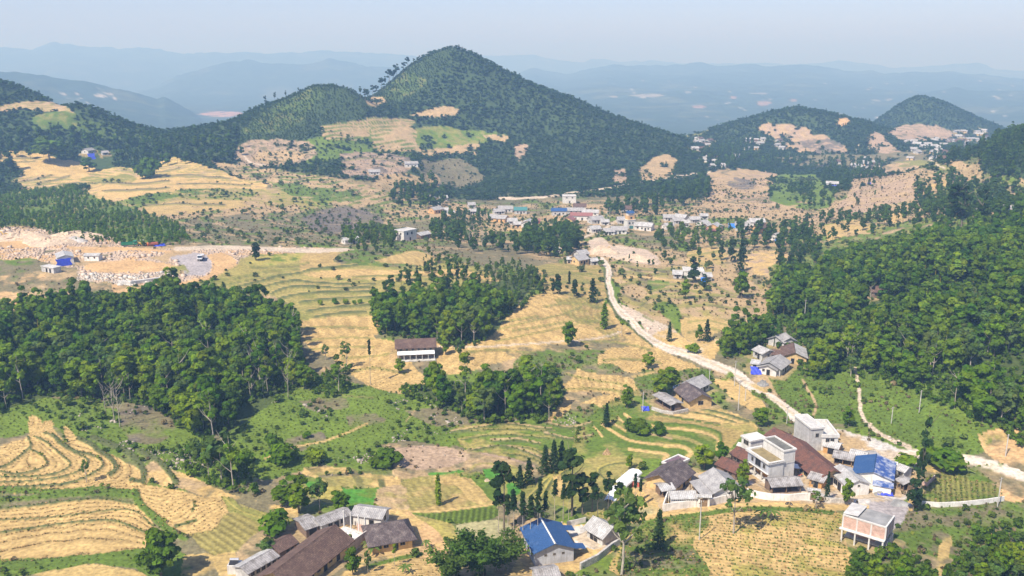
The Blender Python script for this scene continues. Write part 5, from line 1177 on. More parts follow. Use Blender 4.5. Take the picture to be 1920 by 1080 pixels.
    spot(kind, u, v, px, lab, None, w)
g = "tall pruned trees behind the blue roof"
for u, v, px in ((963,1010,80),(980,1020,84),(995,1022,80),(1008,1020,84),(1022,1012,78),(1040,975,66),(1056,975,60),(1066,975,56),(935,1000,78),(952,1008,70),(1012,980,72),(1190,945,50),(1200,950,46)):
    spot('pruned', u, v, px, "tall pruned tree with bare trunk and small tuft behind the blue roof", g, 1.0)
g = "tall dark conifers above the blue roof"
for u, v, px, lab in ((945,1000,125,'tall dark conifer on the left above the striped paddy'), (1072,968,120,'tallest dark conifer above the blue roof'), (1092,965,75,'shorter conifer right of the tallest conifer'), (1110,960,70,'low conifer among the pruned trees')):
    spot('tall', u, v, px, lab, g, 1.15)
g = "dark conifers on the terrace bank"
for u, v, px, lab in ((1022,888,48,'left conifer of the dark group on the terrace bank'),(1038,885,54,'tallest conifer of the dark group on the terrace bank'),(1053,878,46,'right conifer of the dark group on the terrace bank'),(975,915,38,'left small conifer beside the bright paddy'),(992,908,44,'right small conifer beside the bright paddy')):
    spot('cone', u, v, px, lab, g, 1.15)
g = "conifers beside the pruned trees"
for u, v, px, lab in ((1120,965,60,'dark conifer left of the lane behind the white house'),(1140,960,70,'dark conifer in the middle behind the white house'),(1160,958,56,'dark conifer on the right behind the white house'),(1170,985,50,'dark conifer near the tan yard')):
    spot('pine', u, v, px, lab, g, .8)
for u, v, px, lab in ((893,1085,72,'large bamboo clump at the bottom of the valley'),(845,1090,58,'left smaller bamboo clump'),(938,1070,58,'right bamboo clump beside the dirt bank')):
    spot('bamboo', u, v, px, lab, "bamboo clumps by the pond", 1.5, cat='bamboo')
for u, v, px in ((1445,975,26),(1430,972,24),(760,1075,20),(700,1040,22),(690,1030,20),(800,1028,18)): spot('banana', u, v, px, "small banana plant with broad leaves by the yard", "banana plants", cat='plant')
g = "bare pale trees"
for u, v, px in ((215,790,70),(225,800,75),(200,780,55),(1630,575,40),(890,470,50),(905,470,45),(880,462,40),(540,745,60),(545,720,70)): spot('bare', u, v, px, "bare pale tree with leafless branches", g)
g = "silhouetted pines along the ridge"
_j = random.Random(5)
for u, v, px in ((676,170,20),(685,167,24),(690,165,18),(700,160,24),(706,157,20),(716,152,26),(722,148,22),(730,144,30),(738,140,24),(744,136,28),(757,132,20),(764,128,24),(776,122,13),(786,116,12),(803,110,10)):
    spot('pine', u, skyline(u) + 2, px, "dark ridge pine on the left shoulder of the main hill", g, _j.uniform(.9, 1.3))
for u, v, px, lab in ((498,205,20,'leftmost pine on the knoll skyline'),(516,198,22,'tallest pine on the knoll skyline'),(536,190,16,'third pine along the knoll skyline'),(560,181,12,'small pine near the knoll top')): spot('pine', u, skyline(u) + 1, px, lab, "pines on the knoll skyline", .7)
g = "small trees along the crest of the mid hill"
for u, v, px in ((797,512,26),(810,512,22),(825,514,20),(842,518,34),(858,522,30),(875,520,24),(782,516,18)): spot('column', u, v, px, "small dark tree along the crest above the wood", g, 1.0)
for u, v, px in ((600,572,9),(628,570,10),(648,570,9),(664,571,8),(675,569,8)): spot('bush', u, v, px, "small round bush in the row on the olive terrace", "bush row on the olive terrace", 1.0)
# ================================================================== buildings
M.update(
 white=plain("white_wall", (.61, .59, .54), .85, .14, .9, (.42, .39, .34)), grey=plain("grey_render", (.47, .46, .43), .9, .2, 1.0, (.33, .31, .28)), yellow=plain("earth_wall", (.60, .43, .20), .95, .2, 1.1, (.45, .32, .16)),
 orange=plain("orange_wall", (.58, .36, .16), .95, .2, 1.1), brown=plain("timber_wall", (.20, .14, .10), .95, .3, 1.3), red=plain("red_wall", (.5, .12, .09), .8, .15), bluewall=plain("grey_blue_wall", (.40, .42, .45), .85, .16, .9, (.3, .3, .3)),
 greysheet=sheet("grey_sheet_roof", (.30, .285, .27), (.40, .385, .36), .5, patch=.52), palesheet=sheet("pale_sheet_roof", (.50, .49, .465), (.36, .345, .32), .5, patch=.48), dirtysheet=sheet("dirty_sheet_roof", (.38, .36, .34), (.22, .20, .18), .5, patch=.5),
 browntile=sheet("brown_tile_roof", (.155, .095, .072), (.21, .135, .10), .4, patch=.52, rough=.9, tile=True), darktile=sheet("dark_tile_roof", (.13, .10, .095), (.24, .195, .175), .4, patch=.56, rough=.9, tile=True), rusttile=sheet("rust_roof", (.22, .10, .068), (.145, .08, .062), .4, patch=.55, rough=.85, tile=True),
 redtile=sheet("red_roof", (.30, .12, .10), (.27, .13, .11), .4), teal=sheet("teal_roof", (.06, .22, .21), (.08, .19, .18), .5), bluesheet=sheet("blue_sheet_roof", (.035, .09, .22), (.06, .115, .24), .45, patch=.6, rough=.45), bluefaded=sheet("faded_blue_roof", (.05, .10, .30), (.42, .45, .52), .45, patch=.54, rough=.5),
 slab=plain("roof_slab", (.50, .48, .44), .9, .2, .8), darkslab=plain("dark_slab", (.17, .165, .14), .9, .3, .6, None), ochreslab=plain("ochre_slab", (.24, .19, .095), .9, .25, .6), purpleslab=plain("purple_slab", (.17, .11, .13), .85, .25, .5), wetslab=plain("cement_slab", (.27, .265, .25), .9, .3, .35),
 brick=brick("red_brick", (.46, .24, .165), (.54, .31, .22), (.55, .50, .44)), concrete=plain("concrete", (.52, .50, .45), .9, .2, .8, (.36, .34, .3)), dark=plain("dark_opening", (.018, .018, .02), .5, .2), frame=plain("window_frame", (.25, .22, .18), .7, .2), wood=plain("old_wood", (.24, .165, .10), .9, .3, 2), plank=plain("orange_plank", (.50, .28, .10), .9, .25, 2),
 tarp=plain("blue_tarp", (.045, .07, .50), .5, .2, 1.0), tarp2=plain("light_blue_tarp", (.04, .20, .62), .5, .2, 1.0), white_sheet=plain("white_plastic", (.74, .74, .72), .5, .12), stone=plain("stone_wall", (.44, .41, .36), .95, .35, 2.2), metal=plain("steel", (.5, .5, .5), .4, .1, 2, None, .6), straw_pile=plain("straw_pile", (.34, .23, .12), .95, .35, 2.5), whitewall=plain("whitewashed_wall", (.72, .69, .63), .9, .16, .8, (.48, .44, .36)))
class MB:
    def __init__(s): s.v = []; s.f = []
    def box(s, x0, x1, y0, y1, z0, z1):
        o = len(s.v); s.v += [(x, y, z) for z in (z0, z1) for y in (y0, y1) for x in (x0, x1)]
        s.f += [tuple(o + i for i in q) for q in ((0, 2, 3, 1), (4, 5, 7, 6), (0, 1, 5, 4), (2, 6, 7, 3), (0, 4, 6, 2), (1, 3, 7, 5))]; return s
    def hexa(s, p):                      # 8 corners, lower four then upper four, both counter clockwise
        o = len(s.v); s.v += [tuple(q) for q in p]
        s.f += [tuple(o + i for i in q) for q in ((3, 2, 1, 0), (4, 5, 6, 7), (0, 1, 5, 4), (1, 2, 6, 5), (2, 3, 7, 6), (3, 0, 4, 7))]; return s
    def slab(s, a, b, c, d, t):          # four corners of a sheet of thickness t
        return s.hexa([(*p[:2], p[2] - t) for p in (a, b, c, d)] + [a, b, c, d])
    def prism(s, pts, x0, x1):           # profile in y,z swept along x
        o = len(s.v); n = len(pts); s.v += [(x0, y, z) for y, z in pts] + [(x1, y, z) for y, z in pts]
        s.f.append(tuple(range(o + n - 1, o - 1, -1))); s.f.append(tuple(range(o + n, o + 2 * n)))
        s.f += [(o + i, o + (i + 1) % n, o + n + (i + 1) % n, o + n + i) for i in range(n)]; return s
    def tube(s, path, r, k=6):
        v, f = tube(path, [r] * len(path), k); o = len(s.v); s.v += [tuple(q) for q in v]; s.f += [tuple(int(i) + o for i in q) for q in f]
        s.f.append(tuple(o + i for i in range(k))[::-1]); s.f.append(tuple(o + len(v) - k + i for i in range(k))); return s
    def build(s, name, mat, parent=None, loc=None, bevel=0):
        me = bpy.data.meshes.new(name); me.from_pydata(s.v, [], s.f); bm = bmesh.new(); bm.from_mesh(me); bmesh.ops.recalc_face_normals(bm, faces=bm.faces)
        if bevel: bmesh.ops.bevel(bm, geom=bm.edges[:], offset=bevel, segments=1, affect='EDGES')
        bm.to_mesh(me); bm.free(); me.materials.append(mat); o = bpy.data.objects.new(name, me); COL.objects.link(o)
        if parent: o.parent = parent
        if loc: o.location = loc
        return o
def opening(root, s, side, t, z, w, h, kind, mat='dark', off=0.0):
    """a window or door on side F,B (long walls, t from -1 to 1 along x) or L,R (ends, t along y)"""
    hl, hw = s.L / 2, s.W / 2
    fr, pn = MB(), MB(); e, g = .06, .035
    if side in 'FB':
        sg = -1 if side == 'F' else 1; y = sg * (hw + off); x = t * (hl - w / 2 - .2)
        def bx(m, x0, x1, z0, z1, d): m.box(x0, x1, min(y, y + sg * d), max(y, y + sg * d), z0, z1)
    else:
        sg = -1 if side == 'L' else 1; xx = sg * (hl + off); x = t * (hw - w / 2 - .2)
        def bx(m, x0, x1, z0, z1, d): m.box(min(xx, xx + sg * d), max(xx, xx + sg * d), x0, x1, z0, z1)
    x0, x1 = x - w / 2, x + w / 2
    for q in ((x0 - .09, x0, z - .09, z + h + .09), (x1, x1 + .09, z - .09, z + h + .09), (x0, x1, z + h, z + h + .09), (x0, x1, z - .09, z)): bx(fr, *q, e)
    if kind == 'window':
        bx(fr, x - .025, x + .025, z, z + h, e * .8); bx(pn, x0, x1, z, z + h, g)
        f = fr.build('window', M['frame'], root); pn.build('pane', M[mat], f)
    else:
        bx(pn, x0, x1, z, z + h, g); f = pn.build('door', M[mat], root); fr.build('frame', M['frame'], f)
def gable(s, name, label, wall, roof, he, hr, group=None, oh=.55, ops=(), roof2=None, cap=None, open_front=False, hip=0, cat='house', floor=True, rpart='roof', root=None):
    r = root or s.root(name, label, cat, group); L, W = s.L, s.W; hl, hw = L / 2, W / 2; sl = (hr - he) / hw; lo = he - oh * sl
    w = MB()
    if hip: w.box(-hl + .1, hl - .1, -hw, hw, -1.5, he - .1)
    elif not open_front: w.prism([(-hw, -1.5), (hw, -1.5), (hw, he - .08), (0, hr - .08), (-hw, he - .08)], -hl + .1, hl - .1)
    else:                                # open along the front: back wall, ends and posts
        w.box(-hl, hl, hw - .2, hw, -1.5, he - .05); w.box(-hl, -hl + .2, -hw * .2, hw - .2, -1.5, he - .1); w.box(hl - .2, hl, -hw * .2, hw - .2, -1.5, he - .1); w.box(-hl, hl, -hw, hw, -1.5, .04)
        n = max(3, int(L / 2.6))
        for i in range(n): x = -hl + .15 + (L - .3) * i / (n - 1); MB().box(x - .1, x + .1, -hw + .05, -hw + .25, 0.04, he - .06).build('post', M['wood'], r)
    w.build('wall', M[wall], r)
    t = .16; ho = hip * hw
    for sg, rm in ((-1, roof), (1, roof2 or roof)):
        m = MB(); a = (-hl - oh, sg * (hw + oh), lo); b = (hl + oh, sg * (hw + oh), lo); c = (hl + oh - ho, 0, hr + .04); d = (-hl - oh + ho, 0, hr + .04)
        q = [a, b, c, d] if sg < 0 else [b, a, d, c]; m.slab(*q, t); m.build(rpart, M[rm], r)
    if hip:
        for sg in (-1, 1):
            m = MB(); x0 = sg * (hl + oh); a = (x0, -hw - oh, lo); b = (x0, hw + oh, lo); c = (sg * (hl + oh - ho), .01, hr + .03)
            m.slab(a, b, c, c, t); m.build(rpart, M[roof], r)
    mc = MB(); mc.prism([(-.24, hr - .06), (.24, hr - .06), (.0, hr + .2)], -hl - oh + ho, hl + oh - ho); mc.build('ridge_cap', M[cap or roof], r)
    for q in ops: opening(r, s, *q)
    return r
def flat(s, name, label, wall, roof, h, group=None, par=.5, ops=(), cat='house', cornice='white', root=None, dx=(0, 0), y0=None, y1=None):
    r = root or s.root(name, label, cat, group); hl, hw = s.L / 2, s.W / 2; ya = -hw if y0 is None else y0; yb = hw if y1 is None else y1; x0, x1 = -hl + dx[0], hl + dx[1]
    MB().box(x0, x1, ya, yb, -1.5, h - par).build('wall', M[wall], r)
    MB().box(x0 + .22, x1 - .22, ya + .22, yb - .22, h - par, h - par + .05).build('roof', M[roof], r)
    m = MB(); e = .28                     # parapet with a projecting cornice
    m.box(x0 - e, x1 + e, ya - e, ya + .2, h - par - .25, h); m.box(x0 - e, x1 + e, yb - .2, yb + e, h - par - .25, h); m.box(x0 - e, x0 + .2, ya + .2, yb - .2, h - par - .25, h); m.box(x1 - .2, x1 + e, ya + .2, yb - .2, h - par - .25, h)
    m.build('parapet', M[cornice], r)
    for q in ops: opening(r, s, *q)
    return r
def rock_bits(q, hl, hw):
    """one lumpy heap of broken plaster covering the floor"""
    n = 22; V = []; Fc = []
    for i in range(n):
        for j in range(n):
            x = -hl * .92 + 1.7 * hl * i / (n - 1); y = -hw * .8 + 1.6 * hw * j / (n - 1); e = min(i, j, n - 1 - i, n - 1 - j)
            V.append((x, y, .36 + (q.random() ** 2 * .55 if e else 0)))
    for i in range(n - 1):
        for j in range(n - 1): Fc.append((i * n + j, (i + 1) * n + j, (i + 1) * n + j + 1, i * n + j + 1))
    return V, Fc
W1 = lambda side, t, z=1.1, w=1.1, h=1.2, k='window', m='dark', off=0.0: (side, t, z, w, h, k, m, off)
D1 = lambda side, t, w=1.2, h=2.1, m='dark', off=0.0: (side, t, 0.0, w, h, 'door', m, off)
row = lambda side, n, **k: tuple(W1(side, -.85 + 1.7 * i / (n - 1), **k) for i in range(n))
_o = -.1     # end walls sit .1 inside the plan
g0 = "houses of the lower left farmyard"
gable(S['long_brown'], 'longhouse', 'long house under a dark brown tiled roof with a yellow gable at the bottom edge', 'yellow', 'browntile', 2.9, 5.2, g0, .9, (D1('F', .1), D1('F', -.4), D1('F', .6), W1('F', .3), W1('F', -.15), W1('L', 0, 2.0, .8, .7, off=_o)))
r = gable(S['grey_shed'], 'shed', 'long low shed with light grey sheets beside the brown longhouse', 'grey', 'dirtysheet', 2.5, 3.2, g0, .4, row('F', 5, w=.9, h=.9), roof2='palesheet')
gable(S['little_brown'], 'shed', 'small brown tiled shed between the grey sheets and the broken shed', 'brown', 'browntile', 2.7, 3.7, g0, .5, (D1('F', 0), W1('F', .6)))
gable(S['broken_shed'], 'shed', 'square shed with broken grey roof sheets above the longhouse', 'brown', 'dirtysheet', 2.5, 3.2, g0, .4, (D1('F', .3, 2.0),))
gable(S['narrow_grey'], 'shed', 'narrow grey roofed shed behind the unfinished red brick walls', 'grey', 'dirtysheet', 2.7, 3.3, g0, .4, (W1('F', -.5), W1('F', .5), D1('F', 0)))
gable(S['curved_grey'], 'shed', 'grey sheet roof bent over a shed behind the brick shell', 'white', 'greysheet', 3.1, 3.9, g0, .5, (W1('R', 0, 1.2, 1, 1, off=_o), D1('F', .4)))
gable(S['dark_hip'], 'farmhouse', 'yellow earth house with a mottled dark hipped roof in the farmyard', 'yellow', 'darktile', 3.0, 5.1, g0, 1.0, (D1('F', .2), W1('F', -.35), W1('F', .6), W1('F', -.75)), hip=.55)
# unfinished brick shell
s = S['brick_shell']; r = s.root('unfinished_house', 'unfinished red brick walls with white pillars in the farmyard', 'building site', g0); hl, hw = s.L / 2, s.W / 2
MB().box(-hl, hl, -hw, hw, -1.5, .35).build('floor_slab', M['concrete'], r)
m = MB(); m.box(-hl, hl, -hw, -hw + .22, .35, 3.0); m.box(hl - .22, hl, -hw + .22, hw, .35, 3.0); m.box(-hl * .1, hl - .22, hw - .22, hw, .35, 2.2); m.box(hl * .25, hl * .25 + .2, -hw + .22, hw * .2, .35, 1.8); m.build('brick_wall', M['brick'], r)
m = MB(); m.box(-hl - .02, hl + .02, -hw - .03, -hw, -.2, .35); m.build('footing', M['concrete'], r)
for x, y, h in ((-hl + .15, hw - .15, 4.6), (-hl * .5, hw - .15, 4.6), (0.1, hw - .15, 4.8), (hl * .45, hw - .2, 4.6)): MB().box(x - .14, x + .14, y - .14, y + .14, .35, h).build('pillar', M['white'], r)
rr_ = random.Random(2); m = MB(); o_ = rock_bits(rr_, hl, hw)
m.v, m.f = o_
m.build('rubble_heap', M['white_rock'], r)
# blue roofed hall
s = S['blue_roof']; r = gable(s, 'hall', 'hall under a bright blue metal roof with a pale ridge cap', 'bluewall', 'bluesheet', 3.7, 5.4, None, .6, (W1('R', -.5, 2.2, .5, .4, off=_o), W1('R', 0, 2.2, .5, .4, off=_o), W1('R', .5, 2.2, .5, .4, off=_o), D1('B', .4, 2.4, 2.6), W1('F', 0), W1('F', .6)), cap='white')
for x in (s.L / 2 - 2.2, -s.L / 2 + .4):
    MB().slab((x, s.W / 2 + .5, 3.35), (x + 2.4, s.W / 2 + .5, 3.35), (x + 2.4, s.W / 2 + 2.9, 2.9), (x, s.W / 2 + 2.9, 2.9), .12).build('canopy', M['bluesheet'], r)
gable(S['white_farm'], 'farmhouse', 'white sheet roofed house beside the pale yard of the blue hall', 'grey', 'palesheet', 2.7, 4.2, None, .8, (D1('F', .1), D1('F', -.5), W1('F', .5), W1('F', -.1)))
gable(S['bottom_shed'], 'shed', 'grey sheet roofed shed cut by the bottom edge below the blue hall', 'grey', 'dirtysheet', 2.5, 3.4, None, .4, (D1('F', 0), W1('F', .6)))
g1 = "houses of the walled farm"
gable(S['dark_gable'], 'farmhouse', 'yellow walled house with a steep dark brown roof in the walled farm', 'yellow', 'darktile', 3.0, 5.2, g1, .9, (D1('F', .2), W1('F', -.4), W1('F', .65), D1('L', 0, off=_o)))
flat(S['purple_flat'], 'house', 'white house with a flat purple roof terrace behind the dark brown roof', 'white', 'purpleslab', 3.4, g1, .35, (W1('F', -.6), D1('F', .3), W1('L', 0)))
gable(S['patched_hut'], 'hut', 'little open hut with a patched grey white roof above a woodpile', 'brown', 'palesheet', 2.4, 2.9, g1, .5, open_front=True, roof2='dirtysheet')
s = S['white_shed']; r = gable(s, 'shed', 'white shed with a row of small vents inside the compound wall', 'whitewall', 'palesheet', 2.6, 3.4, g1, .3, (D1('L', 0, off=_o),))
for i in range(10): x = -s.L / 2 + .8 + i * (s.L - 1.6) / 9; MB().box(x - .12, x + .12, -s.W / 2 - .03, -s.W / 2 + .02, 1.9, 2.1).build('vent', M['dark'], r)
s = S['double_grey']; r = gable(s, 'farmhouse', 'grey double roofed house with a lower lean-to in the walled farm', 'white', 'greysheet', 2.9, 4.7, g1, .6, (W1('R', .2, 1.2, 1, 1, off=_o), D1('F', .2), W1('F', -.4)))
MB().slab((-s.L / 2 + .6, -s.W / 2 - 3.4, 1.9), (s.L / 2 + .3, -s.W / 2 - 3.4, 1.9), (s.L / 2 + .3, -s.W / 2 - .3, 2.45), (-s.L / 2 + .6, -s.W / 2 - .3, 2.45), .14).build('lean_to_roof', M['greysheet'], r)
for i in range(5): x = -s.L / 2 + .9 + i * (s.L - 1.0) / 4; MB().box(x - .08, x + .08, -s.W / 2 - 3.2, -s.W / 2 - 3.04, -.5, 1.75).build('post', M['wood'], r)
gable(S['rust_a'], 'shed', 'small rust brown tiled house in front of the white two storey house', 'brown', 'rusttile', 2.6, 3.8, g1, .5, (D1('F', 0), W1('F', .6)))
gable(S['rust_b'], 'shed', 'small rust brown roof touching the left wall of the white two storey house', 'brown', 'rusttile', 2.6, 3.8, g1, .5, (D1('F', .2), W1('F', -.5)))
g2 = "houses of the large roadside farm"
for k, lab in (('rust_long_a', 'upper end of the long rust brown longhouses, beside the tall white house'), ('rust_long_b', 'middle longhouse with the widest rust brown roof and dark veranda'), ('rust_long_c', 'lower longhouse with a rust brown roof beside the grey barn')):
    s = S[k]; gable(s, 'longhouse', lab, 'yellow', 'rusttile', 2.9, 4.9, g2, 1.0, row('F', 4, w=1.5, h=1.9, z=.3) + (D1('R', 0, off=_o),))
# white two storey house with two roof terraces
s = S['two_storey']; hl, hw = s.L / 2, s.W / 2; r = s.root('two_storey_house', 'white two storey house with stepped flat roofs above the farm lane', 'house', g2)
MB().box(-hl, hl, -hw, hw + 4.0, -1.5, .1).build('plinth', M['concrete'], r)
MB().box(-hl, hl, -hw, hw, 3.2, 6.1).build('upper_wall', M['bluewall'], r)
MB().box(-hl + .1, hl - .1, -hw + 2.2, hw, .1, 3.05).build('ground_wall', M['plank'], r)
m = MB(); m.box(-hl - .2, hl + .05, -hw - .35, hw, 3.05, 3.2); m.box(-hl - .5, hl + .4, -hw - .55, -hw + .15, 6.1, 6.75); m.box(-hl - .5, -hl + .15, -hw + .15, hw, 6.1, 6.75); m.box(hl - .15, hl + .4, -hw + .15, hw, 6.1, 6.75); m.build('cornice', M['white'], r)
MB().box(-hl + .15, hl - .15, -hw + .15, hw, 6.1, 6.3).build('terrace_roof', M['ochreslab'], r)
MB().box(-hl + .3, hl - .25, hw, hw + 3.8, .1, 8.9).build('rear_wall', M['white'], r)
m = MB(); m.box(-hl + .05, hl, hw - .25, hw + .12, 8.9, 9.35); m.box(-hl + .05, hl, hw + 3.68, hw + 4.05, 8.9, 9.35); m.box(-hl + .05, -hl + .42, hw + .12, hw + 3.68, 8.9, 9.35); m.box(hl - .37, hl, hw + .12, hw + 3.68, 8.9, 9.35); m.build('rear_parapet', M['white'], r)
MB().box(-hl + .42, hl - .37, hw + .12, hw + 3.68, 8.9, 9.0).build('rear_roof', M['darkslab'], r)
MB().box(hl - .001, hl + .06, -hw, hw - .05, .1, 6.1).build('end_wall', M['white'], r)
for i in range(4): x = -hl + .18 + i * (s.L - .36) / 3; MB().box(x - .16, x + .16, -hw - .02, -hw + .3, .1, 3.05).build('column', M['white'], r)
opening(r, s, 'F', -.62, 4.1, .8, 1.1, 'window'); opening(r, s, 'F', -.02, 3.7, 2.2, 1.9, 'window'); opening(r, s, 'F', .62, 4.1, .8, 1.1, 'window')
MB().box(hl + .06, hl + .1, hw - .02, hw + 3.7, 5.95, 6.1).build('band', M['concrete'], r)
m = MB(); y = -hw + .7
for k in range(5): m.box(hl + .40, hl + .42, y, y + .09, 6.28, 6.62); m.box(hl + .40, hl + .42, y, y + .3, 6.42, 6.5); y += .5
m.build('lettering', M['dark'], r)
flat(S['white_wing'], 'house', 'white flat roofed wing behind the two storey house', 'white', 'white_sheet', 5.6, g2, .25, (W1('F', -.3, 3.6), W1('F', .4, 3.6)))
flat(S['tall_white'], 'house', 'tall narrow white house with a blank grey side wall by the road', 'grey', 'slab', 7.6, g2, .3, (W1('F', .7, .8, .8, .9), W1('R', 0, 4.5, .9, 1.1)))
flat(S['tall_wing'], 'house', 'white house with an open roof terrace right of the tall narrow house', 'white', 'concrete', 5.2, g2, .75, (W1('R', -.4, 2.6, 1.0, 1.2), W1('R', .4, 2.6, 1.0, 1.2), D1('F', .5)))
gable(S['timber_shed'], 'shed', 'orange timber shed with a grey sheet roof in the farm courtyard', 'plank', 'dirtysheet', 2.5, 3.2, g2, .6, (D1('F', .1), W1('F', -.6, .8, .7, .7)))
s = S['barn']; gable(s, 'barn', 'white gabled barn with a pale grey sheet roof beside the blue house', 'whitewall', 'palesheet', 3.3, 4.5, g2, .35, (W1('R', 0.1, 2.5, .45, .45, off=_o), D1('F', .35, 1.6, 2.3), W1('F', -.2, .9, 1.8, 1.4), W1('F', -.75, .9, 1.0, 1.0)))
s = S['blue_house']; r = gable(s, 'house', 'white house with a blue roof, one slope faded and stained', 'whitewall', 'bluesheet', 3.9, 5.3, g2, .5, (W1('R', .3, 1.4, .6, .5, off=_o), D1('B', 0), W1('F', 0)), roof2='bluefaded')
MB().box(s.L / 2 - .1, s.L / 2 + 2.6, .3, s.W / 2, -1.5, 2.5).build('porch_wall', M['whitewall'], r)
MB().slab((s.L / 2 + .02, .1, 2.9), (s.L / 2 + 2.9, .1, 2.6), (s.L / 2 + 2.9, s.W / 2 + .5, 2.6), (s.L / 2 + .02, s.W / 2 + .5, 2.9), .12).build('porch_roof', M['bluefaded'], r)
gable(S['sheet_a'], 'shed', 'sagging grey sheet shelter behind the rust brown longhouses', 'brown', 'dirtysheet', 2.3, 2.9, g2, .5, open_front=True)
gable(S['sheet_b'], 'shed', 'pale sheet shelter beside the blue house on the road side', 'grey', 'palesheet', 2.4, 3.0, g2, .5, open_front=True)
gable(S['sheet_c'], 'shed', 'small pale roofed stall below the white house terrace', 'plank', 'palesheet', 2.4, 3.0, g2, .4, (D1('F', .2, 1.8),))
gable(S['sty'], 'pigsty', 'open fronted pigsty with a long grey roof and white based posts', 'brown', 'dirtysheet', 2.4, 3.2, g2, .5, open_front=True)
gable(S['sheet_d'], 'shed', 'low patched sheet shed tucked behind the blue house on its right', 'grey', 'palesheet', 2.2, 2.8, g2, .4, (D1('F', 0),), roof2='dirtysheet')
gable(S['sheet_e'], 'shed', 'small grey sheet shed between the pale shelter and the blue roof', 'brown', 'dirtysheet', 2.2, 2.8, g2, .4, (D1('F', 0),))
gable(S['hut_a'], 'hut', 'pale roofed hut right of the blue house', 'grey', 'palesheet', 2.6, 3.4, g2, .3, (D1('F', 0), W1('F', .6)))
gable(S['hut_b'], 'hut', 'open wooden hut on posts right of the blue house', 'wood', 'dirtysheet', 2.4, 3.0, g2, .5, open_front=True)
g3 = "buildings of the middle farm"
gable(S['farm_dark'], 'farmhouse', 'yellow gabled farmhouse with a black brown roof above the curved terraces', 'yellow', 'darktile', 3.0, 5.0, g3, .8, (D1('F', 0), W1('F', -.5), W1('R', 0, 1.0, 1.8, 1.3, off=_o)))
gable(S['farm_grey'], 'farmhouse', 'grey roofed farmhouse touching the back of the black brown roof', 'grey', 'greysheet', 3.0, 4.8, g3, .6, (D1('F', .3), W1('F', -.4), W1('F', .75)))
gable(S['open_shed'], 'shed', 'long open shed on posts above the curved terraces', 'brown', 'dirtysheet', 2.7, 3.1, g3, .6, open_front=True)
g4 = "houses of the roadside hamlet"
gable(S['ham_white'], 'house', 'white sheet roofed house at the left of the roadside hamlet', 'grey', 'palesheet', 2.9, 4.0, g4, .5, (W1('F', -.4), D1('F', .3), W1('R', 0, 1.2, .9, 1, off=_o)))
gable(S['ham_brown'], 'house', 'house with one brown slope and one white slope in the roadside hamlet', 'yellow', 'browntile', 3.0, 4.8, g4, .6, (D1('R', -.2, off=_o), W1('R', .5, 1.1, 1, 1, off=_o)), roof2='palesheet')
gable(S['ham_low'], 'shed', 'low brown roofed shed between the white and brown roofs of the hamlet', 'brown', 'browntile', 2.4, 3.4, g4, .5, (D1('F', 0),))
gable(S['ham_grey'], 'house', 'large grey roofed house in the front of the roadside hamlet', 'grey', 'greysheet', 3.0, 4.8, g4, .7, (D1('F', .2), W1('F', -.4), W1('F', .7)))
gable(S['ham_gable'], 'house', 'grey gabled house with a white front above the blue sheet', 'white', 'greysheet', 2.8, 4.0, g4, .6, (D1('R', .1, off=_o), W1('R', -.6, 1.2, .8, .9, off=_o)))
gable(S['ham_small'], 'shed', 'small pale shed left of the grey gabled house', 'grey', 'palesheet', 2.5, 3.2, g4, .4, (D1('F', 0),))
gable(S['ham_top'], 'house', 'grey house at the top of the roadside hamlet under the trees', 'grey', 'greysheet', 2.9, 4.6, g4, .6, (W1('F', -.3), D1('F', .4)))
gable(S['ham_top2'], 'house', 'small grey gabled house right of the topmost hamlet house', 'grey', 'greysheet', 2.8, 4.2, g4, .5, (W1('R', 0, 1.2, .9, .9, off=_o), D1('F', 0)))
s = S['porch']; r = gable(s, 'longhouse', 'two storey longhouse with a brown roof and a white porch roof amid stubble fields', 'wood', 'browntile', 4.5, 6.4, None, .7, row('F', 6, z=3.0, w=.8, h=.8))
MB().slab((-s.L / 2 + .2, -s.W / 2 - 2.8, 2.35), (s.L / 2 - .2, -s.W / 2 - 2.8, 2.35), (s.L / 2 - .2, -s.W / 2 - .05, 2.95), (-s.L / 2 + .2, -s.W / 2 - .05, 2.95), .14).build('porch_roof', M['white_sheet'], r)
m = MB(); m.box(-s.L / 2, s.L / 2, -s.W / 2 - 3.4, -s.W / 2, -2.5, -.02); m.build('terrace', M['concrete'], r)
n = 7
for i in range(n): x = -s.L / 2 + .4 + i * (s.L - .8) / (n - 1); MB().box(x - .1, x + .1, -s.W / 2 - 2.6, -s.W / 2 - 2.4, -.02, 2.2).build('post', M['white'], r)
g5 = "sheds of the quarry"
s = S['q_white']; r = gable(s, 'shed', 'white walled quarry shed hung with a blue sheet', 'whitewall', 'palesheet', 3.2, 4.2, g5, .4, (W1('F', 0), D1('F', .6)))
MB().box(s.L / 2 + .0, s.L / 2 + 2.8, -s.W / 2, s.W / 2, -2.2, -.1).build('stone_base', M['stone'], r)
gable(S['q_hut'], 'shed', 'white quarry hut with two small windows and a green grey roof', 'whitewall', 'palesheet', 2.8, 3.4, g5, .3, (W1('F', -.45, 1.3, .6, .8), W1('F', .5, 1.3, .6, .8)))
flat(S['q_concrete'], 'shed', 'low grey concrete shed below the quarry sheds', 'grey', 'slab', 2.8, g5, .15, (D1('F', -.2, 1.2, 1.9), D1('F', .5, 1.2, 1.9)), cornice='concrete')
gable(S['white_small'], 'shed', 'white shed with a pale roof at the end of the quarry road', 'white', 'palesheet', 2.9, 3.9, None, .4, (W1('F', -.4), D1('F', .3), W1('L', 0, 1.1, 1, 1, off=_o)))
